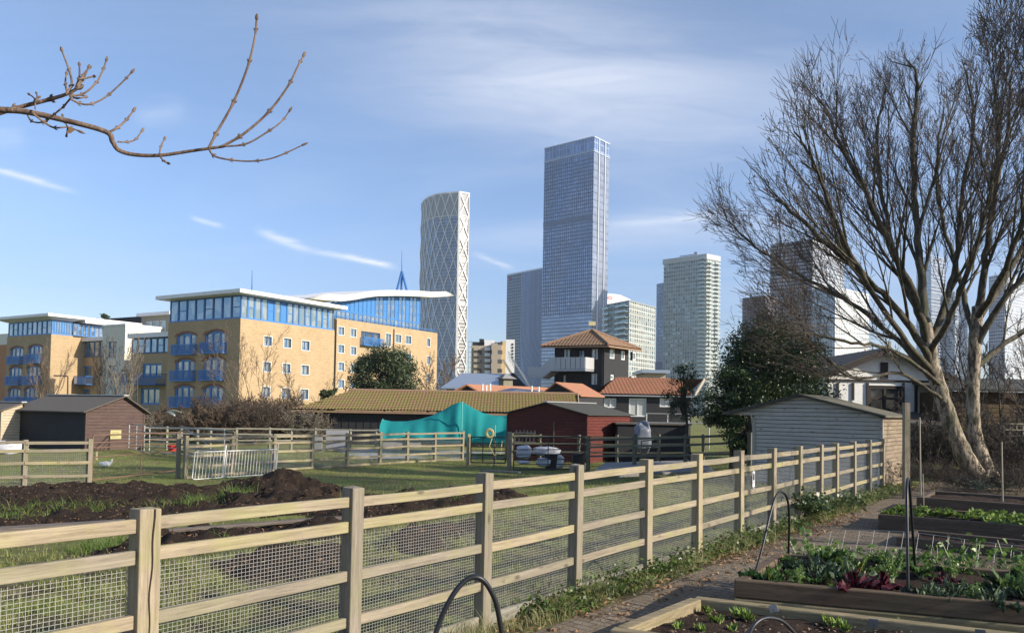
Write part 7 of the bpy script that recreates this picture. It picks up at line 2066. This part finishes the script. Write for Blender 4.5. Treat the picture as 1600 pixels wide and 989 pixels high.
def leafy_tree(name, label, base, centre, rad, seed, leafm, N, size, lobes=46, group=None, low=-.75, tr=.12, cone=0.0):
    """crown built from leaf faces clustered on twig ends through the crown volume"""
    root = empty(name, base, label, 'tree', group); r = np.random.default_rng(seed); R3 = Vector(rad); c0 = Vector(centre)
    mb = MB(); mb.tube([base-up*.05, base.lerp(c0, .5), c0+up*R3.z*.5], [tr, tr*.7, tr*.25], 8); mb.build('trunk', M_limb, root, uv=False)
    cs = []; lm = MB()
    while len(cs) < lobes:
        v = r.normal(size=3); v /= np.linalg.norm(v); 
        if v[2] < low: continue
        q = .55+.42*r.random()**.6
        taper = 1-cone*max(0, v[2]*q)
        cs.append((v[0]*q*R3.x*taper, v[1]*q*R3.y*taper, v[2]*q*R3.z, .20+.16*r.random()))
    pts = []
    for k, (x, y, z, s_) in enumerate(cs):
        n = int(N/lobes*(.6+.8*r.random())); mr = min(R3.x, R3.z)*s_
        lm.tube([c0-up*R3.z*.5, c0+Vector((x*.4, y*.4, z*.5)), c0+Vector((x, y, z))], [tr*.3, tr*.18, .012], 4)
        v = r.normal(size=(n, 3)); v /= np.linalg.norm(v, axis=1, keepdims=True); v *= (r.random((n, 1))**.45)*mr*np.array([1.15, 1.15, .85])
        # sprays: elongate a few shoots
        sh = r.random(n) < .22; v[sh] *= 1.35
        pts.append(np.array([c0.x+x, c0.y+y, c0.z+z])+v)
    lm.build('branches', M_limb, root, uv=False)
    P_ = np.concatenate(pts); scatter('crown', P_, size, leafm, root, r, 0, .5); return root
M_holly = m_leaf('dark_evergreen_leaf', (0.02, 0.045, 0.012), (0.062, 0.098, 0.027), .4, .12)
M_oak = m_leaf('grey_evergreen_leaf', (0.05, 0.075, 0.032), (0.115, 0.14, 0.065), .5, .12)
Ye = 27.5
def crown_px(x0, x1, y0, y1, Y):
    a, b = W(x0, (y0+y1)/2, Y), W(x1, (y0+y1)/2, Y); t_, u_ = W((x0+x1)/2, y0, Y), W((x0+x1)/2, y1, Y)
    c = (a+b)/2; return c, ((b.x-a.x)/2, (b.x-a.x)/2*.8, (t_.z-u_.z)/2)
c, rd_ = crown_px(1112, 1296, 498, 705, Ye); b_ = Vector((c.x, c.y, -.3))
leafy_tree('holly_tree', 'large dark glossy evergreen tree filling the space left of the timbered house', b_, c, rd_, 5, M_holly, 42000, .085, 90, cone=.35)
c, rd_ = crown_px(1100, 1190, 575, 690, Ye-1.0); leafy_tree('holly_bush', 'dark evergreen bush at the lower left foot of the large dark evergreen', Vector((c.x, c.y, -.3)), c, rd_, 6, M_holly, 9000, .08, 30)
c, rd_ = crown_px(1130, 1215, 610, 735, Ye-1.6); leafy_tree('holly_bush', 'dark evergreen bush low behind the left corner of the grey boarded shed', Vector((c.x, c.y, -.3)), c, rd_, 16, M_holly, 9000, .08, 30)
c, rd_ = crown_px(1040, 1095, 560, 680, 29.5); leafy_tree('young_evergreen_tree', 'small thin evergreen tree with see through crown in front of the farmhouse gable', Vector((W(1082, 700, 29.5).x, 29.5, -.5)), c, rd_, 8, M_holly, 2600, .075, 34, tr=.07)
c, rd_ = crown_px(549, 656, 543, 640, 66.0); leafy_tree('holm_oak_tree', 'rounded grey green evergreen tree behind the mossy stable roof', GY(600, 66), c, rd_, 9, M_oak, 26000, .17, 90, cone=.2)
c, rd_ = crown_px(500, 536, 606, 632, 58.0); leafy_tree('evergreen_shrub', 'small flat evergreen shrub peeping over the left end of the stable roof', GY(515, 58), c, rd_, 10, M_holly, 2200, .12, 16)
c, rd_ = crown_px(148, 178, 490, 512, 190.0); leafy_tree('rooftop_evergreen', 'dark evergreen crown showing above the left flats roof', GY(163, 190), c, rd_, 12, M_holly, 1800, .4, 14)
# twiggy bare crown top above the holly
def T(lb, px, ptop, Y, seed, mt, mc, nm='bare_tree', grp=None, **kw):
    b = GY(px, Y) if px < 1380 else Vector((W(px, 650, Y).x, Y, 0)); h = W(px, ptop, Y).z-b.z
    return bare_tree(nm, lb, b, h, seed, mt, mc, grp, **kw)
T('bare brown tree reaching above the dark evergreen', 1215, 480, 29.5, 3, M_limb, M_twig, kids=(7, 5, 4), spread=.9, rmin=.007)
T('bare pale tree in front of the sunny wall of the largest flats', 402, 532, 66, 31, M_twigb, M_twigb, kids=(6, 4, 3), spread=.5, rmin=.010, nst=4, trunkr=.06)
T('low bare tree by the right corner of the sunny brick wall', 484, 585, 62, 32, M_twigb, M_twigb, spread=.55, rmin=.010, nst=3, kids=(5, 4, 3))
T('pale grey bare tree in front of the cream stair tower', 192, 556, 70, 33, M_twigg, M_twigg, spread=.25, rmin=.010, kids=(6, 4, 3), nst=4)
T('dark bare tree left of the pale one before the cream stair tower', 163, 566, 74, 34, M_twigb, M_twig, spread=.3, rmin=.010, kids=(6, 4, 3), nst=4)
T('bare brown tree in front of the leftmost flats', 66, 566, 80, 35, M_twigb, M_twigb, spread=.3, rmin=.011, kids=(6, 4, 3), nst=4)
T('small reddish bare tree between the brick wing and the lattice tower', 700, 575, 90, 36, M_twigb, M_twigb, spread=.6, rmin=.02, kids=(9, 6, 4))
T('bare tree at the foot of the brick wing right end', 668, 580, 88, 37, M_twigb, M_twigb, spread=.6, rmin=.02, kids=(9, 6, 4))
# thicket on the right
for i, (px, pt_, Y, lb) in enumerate(((1590, 430, 30, 'tallest bare thicket tree at the right edge'), (1555, 505, 27, 'tangled bare tree just right of the two trunked sycamore'), (1625, 480, 26, 'bare tree cut off by the right edge'), (1575, 560, 24.5, 'low bare tree crossing the thicket at the right'), (1700, 480, 27, 'bare tree beyond the right edge of the thicket'))):
    T(lb, px, pt_, Y, 50+i, M_limb, M_twig if i % 2 else M_twigb, nst=2, spread=.6, kids=(7, 5, 4), rmin=.007)
# shrub hedge, bare
GS = 'bare shrubs of the hedge behind the paddock'
LS = 'bare brown shrub in the hedge behind the brown shed and the paddock fences'
def shrub(seed, h, mt):
    return bare_tree('bare_shrub', LS, Vector((0, 0, 0)), h, seed, mt, mt, GS, levels=3, spread=.85, kids=(8, 6, 5), cat='shrub', rmin=.011, nst=7, trunkr=.03, minz=-.15)
sp_ = [shrub(61, 2.3, M_twigb), shrub(62, 2.0, M_twigg), shrub(63, 2.5, m_plain('dark_brown_twig', (.10, .075, .055), .9, .3, 2))]
us = [False]*3; r = random.Random(9)
for i in range(30):
    px = 222+i*9.2+r.uniform(-5, 5); Y = r.uniform(47.5, 56); k = r.randrange(3)
    o = sp_[k] if not us[k] else copy_tree(sp_[k]); us[k] = True
    hpx = 650+5*math.sin(px*.05)
    if px > 350: hpx = 640
    b = GY(px, Y); s_ = (W(px, hpx, Y).z-b.z)/2.1*r.uniform(.85, 1.1)
    o.location = b; o.scale = (s_*1.1, s_*1.1, s_); o.rotation_euler = (0, 0, r.uniform(0, 6.28))
GS2 = 'bare shrubs behind the far beds'; LS2 = 'bare brown shrub in the tangle behind the far raised beds at the right'
q_ = bare_tree('bare_shrub', LS2, Vector((0, 0, 0)), 1.6, 77, M_twigb, M_twig, GS2, levels=3, spread=.9, kids=(7, 5, 5), cat='shrub', rmin=.006, nst=6, trunkr=.02)
for i in range(20):
    o = q_ if i == 0 else copy_tree(q_); px = 1430+i*11+r.uniform(-6, 6); Y = r.uniform(22.5, 27.5) if i % 3 else r.uniform(18.5, 20)
    p = W(px, 700, Y); s_ = r.uniform(.6, 1.25) if Y > 21 else r.uniform(.35, .5); o.location = (p.x, Y, 0); o.scale = (s_,)*3; o.rotation_euler = (0, 0, r.uniform(0, 6))
# grey leafy low plants below the sycamore
M_lav = m_leaf('grey_herb', (.13, .15, .12), (.24, .26, .21), .7, .1)
lp_ = veg('lavender_bush', 'silvery grey low bush at the foot of the sycamore trunks', 'shrub', 'silvery bushes at the foot of the sycamore', M_lav, M_stem_w, 60, .45, .035, 5, .01, .7)
for i, (px, Y) in enumerate(((1512, 19.3), (1530, 19.0), (1550, 19.6), (1570, 19.2), (1498, 19.9), (1590, 19.6))):
    o = lp_ if i == 0 else copy_tree(lp_); p = W(px, 760, Y); o.location = (p.x, Y, 0.05); s_ = r.uniform(.8, 1.2); o.scale = (s_,)*3; o.rotation_euler = (0, 0, i)
# ivy clump at the fence near the grey shed
r3 = np.random.default_rng(5); pts = []
for px, py in ((1245, 752), (1250, 765), (1255, 772), (1262, 778), (1290, 785), (1310, 782)):
    p = fpt(reach(fpt(0, 0), FD, px), -.12, .0); z = max(.05, W(px, py, p.y).z)
    v = r3.normal(size=(260, 3))*[.16, .16, .10]; v[:, 2] = np.abs(v[:, 2]); pts.append(np.array(p)+[0, 0, z*.4]+v)
tag(scatter('ivy', np.concatenate(pts), .07, m_leaf('ivy_leaf', (.045, .08, .025), (.11, .15, .05), .4, .2), None, r3, 0, .8), 'leafy bramble climbing the near fence close to the grey shed', 'ivy', None, 'stuff')

# dark boarded outbuilding behind the thicket
Yb2 = 31.0; x0, x1 = W(1478, 640, Yb2).x, W(1760, 640, Yb2).x; zt_ = W(1540, 612, Yb2).z
root = empty('dark_outbuilding', Vector(((x0+x1)/2, Yb2, 0)), 'dark brown boarded outbuilding half hidden behind the thicket at the right edge', 'outbuilding')
mb = MB(); clad(mb, Vector((x0, Yb2, 0)), Vector((1, 0, 0)), Vector((0, -1, 0)), x1-x0, lambda t: zt_, 0, .16); mb.prism([(x0, Yb2+.03), (x1, Yb2+.03), (x1, Yb2+4), (x0, Yb2+4)], 0, zt_-.02); mb.build('wall', m_wood('dark_brown_board', (.09, .06, .04), (.05, .034, .024), .2, True, 12), root)
mb = MB(); mb.hexa([Vector((x0-.3, Yb2-.4, zt_+.0)), Vector((x1+.3, Yb2-.4, zt_+.0)), Vector((x1+.3, Yb2+4.2, zt_+.6)), Vector((x0-.3, Yb2+4.2, zt_+.6))], [Vector((x0-.3, Yb2-.4, zt_+.09)), Vector((x1+.3, Yb2-.4, zt_+.09)), Vector((x1+.3, Yb2+4.2, zt_+.7)), Vector((x0-.3, Yb2+4.2, zt_+.7))]); mb.build('roof', M_felt, root)
# wattle trellis at right behind the beds
p = W(1590, 700, 23.5); root = empty('garden_trellis', Vector((p.x, 23.5, 0)), 'square dark trellis frame standing in the tangle at the right edge', 'trellis'); x0, x1 = W(1568, 700, 23.5).x, W(1640, 700, 23.5).x; zt_, zb_ = W(1590, 662, 23.5).z, W(1590, 700, 23.5).z
mb = MB()
for i in range(8): x = x0+(x1-x0)*i/7; mb.box((x, 23.5, zt_/2), .03, .03, zt_)
mb.build('upright', M_postg, root)
mb = MB()
for i in range(5): z = zb_+(zt_-zb_)*i/4; mb.bar((x0, 23.47, z), (x1, 23.47, z), .03, .03)
mb.build('slat', M_postg, root)
# a buried bank/hedge mass behind the right beds so that the ground reads dark and rough
# overhanging branch, from a tree just left of the frame --------------------------
YB = 3.0
root = empty('overhanging_tree', Vector((-3.5, 2.2, 0)), 'bare branch with upturned budded twigs reaching in from a tree at the upper left', 'tree')
M_br = m_bark('branch_bark', (.14, .095, .07), (.24, .175, .13), (.10, .08, .06), 18, .3)
mb = MB(); J = W(-70, 170, YB); mb.tube([Vector((-3.5, 2.2, -.05)), Vector((-3.45, 2.25, 1.2)), Vector((-3.3, 2.4, 2.2)), Vector((-3.0, 2.6, 2.75)), Vector((-2.7, 2.8, (J.z+2.9)/2)), J], [.13, .10, .07, .045, .025, .013], 10); mb.build('trunk', M_br, root, uv=False, smooth=True)
def bw(px, py, dy=0): return W(px, py, YB+dy)
def tw(pts, r0, r1, dy0=0, dy1=0, buds=True, k=6):
    P0 = [bw(x, y, dy0+(dy1-dy0)*i/(len(pts)-1)) for i, (x, y) in enumerate(pts)]; P_ = curve(P0, k); n = len(P_)-1
    rs = [r0+(r1-r0)*i/n for i in range(n+1)]
    if buds:
        for i in range(n+1):
            if i % 7 == 5: rs[i] *= 1.35
    mb.tube(P_, rs, 8)
    if buds:
        e = P_[-1]; d = (P_[-1]-P_[-2]).normalized(); mb.tube([e-d*.006, e+d*.004, e+d*.014, e+d*.024], [r1, r1*2.0, r1*1.7, r1*.3], 7)
        rb = random.Random(len(pts)*7+int(pts[0][0]))
        for i in range(5, n-2, 7):
            for sg_ in (-1, 1):
                d = (P_[i+1]-P_[i]).normalized(); s_ = d.cross(Vector((0, 1, 0))).normalized()*sg_; q = P_[i]
                mb.tube([q, q+s_*rs[i]*1.3+d*.004, q+s_*rs[i]*1.8+d*.011], [rs[i]*.6, rs[i]*.6, rs[i]*.12], 5)
mb = MB(); tw([(-75, 170), (0, 172), (40, 175), (100, 188), (165, 206), (176, 222), (186, 235), (210, 242), (250, 243), (300, 236), (350, 229)], .0125, .0055, 0, .1, False); mb.build('main_branch', M_br, root, uv=False, smooth=True)
twl = [([(326, 232), (340, 205), (365, 160), (387, 105), (398, 60), (401, 30)], .0052, .0035), ([(345, 230), (380, 210), (420, 175), (450, 135), (465, 105), (474, 88)], .005, .0032),
       ([(350, 229), (385, 225), (420, 205), (440, 190), (452, 174)], .0036, .0024), ([(326, 232), (335, 244), (360, 250), (395, 252), (430, 246), (473, 227)], .0038, .0024),
       ([(172, 206), (185, 199), (197, 188), (208, 174)], .0045, .003), ([(184, 222), (200, 222), (212, 218), (221, 206)], .0032, .0026), ([(249, 241), (252, 228), (257, 218)], .003, .0028), ([(249, 243), (256, 252), (262, 255)], .003, .0028),
       ([(-10, 180), (30, 168), (80, 155), (105, 147), (122, 138)], .0085, .0055), ([(103, 148), (112, 132), (108, 110), (97, 80)], .0048, .003), ([(105, 146), (102, 130), (104, 116)], .0035, .003),
       ([(118, 138), (124, 120), (124, 102)], .004, .003), ([(120, 136), (132, 115), (140, 106)], .0038, .003), ([(122, 124), (136, 122), (146, 120)], .0035, .003), ([(120, 140), (130, 125), (138, 106)], .003, .0026),
       ([(108, 150), (130, 147), (150, 130), (160, 112), (166, 95)], .004, .0028), ([(110, 155), (125, 162), (142, 163), (165, 152), (190, 130), (205, 114)], .004, .0026), ([(110, 152), (122, 154), (133, 152)], .0035, .003),
       ([(95, 170), (70, 190), (50, 190), (42, 178)], .003, .003), ([(52, 178), (70, 192), (85, 200), (106, 199), (123, 205)], .0042, .0026), ([(112, 152), (98, 168), (86, 178)], .0035, .003),
       ([(55, 170), (54, 155), (46, 148)], .003, .0026), ([(55, 160), (58, 152), (57, 146)], .0028, .0024), ([(56, 158), (62, 152)], .0026, .0022), ([(106, 199), (101, 190), (98, 181)], .0028, .0024), ([(106, 199), (104, 212)], .003, .0024)]
for k, (p, a, b) in enumerate(twl):
    mb = MB(); tw(p, a, b, .05 if k < 8 else (.0 if k not in (8,) else .05), .12 if k < 8 else .1); mb.build('twig', M_br, root, uv=False, smooth=True)
mb = MB(); a, b, c, d = bw(104, 208), bw(108, 200), bw(118, 203), bw(110, 209); mb.poly([a, b, c, d]); lf = mb.build('dead_leaf', m_leaf('dead_leaf', (.22, .12, .06), (.40, .26, .14), .8, .1), root, uv=False); sm_ = lf.modifiers.new('thick', 'SOLIDIFY'); sm_.thickness = .001

# trees out of the picture on the right whose branches dapple the beds and the path
for i, (x, y, h, sd_) in enumerate(((12.5, 8.2, 6.0, 81), (17.0, 12.5, 8.0, 83))):
    bare_tree('bare_tree', ['bare tree just beyond the right edge near the chard bed', 'bare tree beyond the right edge level with the far beds'][i], Vector((x, y, 0)), h, sd_, M_limb, M_twig, 'trees beyond the right edge', spread=.75, kids=(7, 5, 3), nst=2, rmin=.006)

# ------------------------------------------------------------------ air
mb = MB(); mb.prism([(-1500, -40), (1500, -40), (1500, 1500), (-1500, 1500)], -3, 245)
t = NT('haze_air'); t.t.nodes.remove(t.b); pv = t.t.nodes.new('ShaderNodeVolumePrincipled'); pv.inputs['Color'].default_value = (.80, .88, 1, 1); pv.inputs['Density'].default_value = 0.00013; pv.inputs['Anisotropy'].default_value = 0.2
t.l(pv.outputs[0], t.out.inputs['Volume']); hz = mb.build('haze', t.m, uv=False); tag(hz, kind='stuff', label='thin pale air haze over the whole view')
# ------------------------------------------------------------------ render settings
scene.render.engine = 'CYCLES'; scene.cycles.max_bounces = 6; scene.cycles.diffuse_bounces = 3; scene.cycles.glossy_bounces = 3; scene.cycles.transmission_bounces = 3; scene.cycles.transparent_max_bounces = 8; scene.cycles.volume_bounces = 0
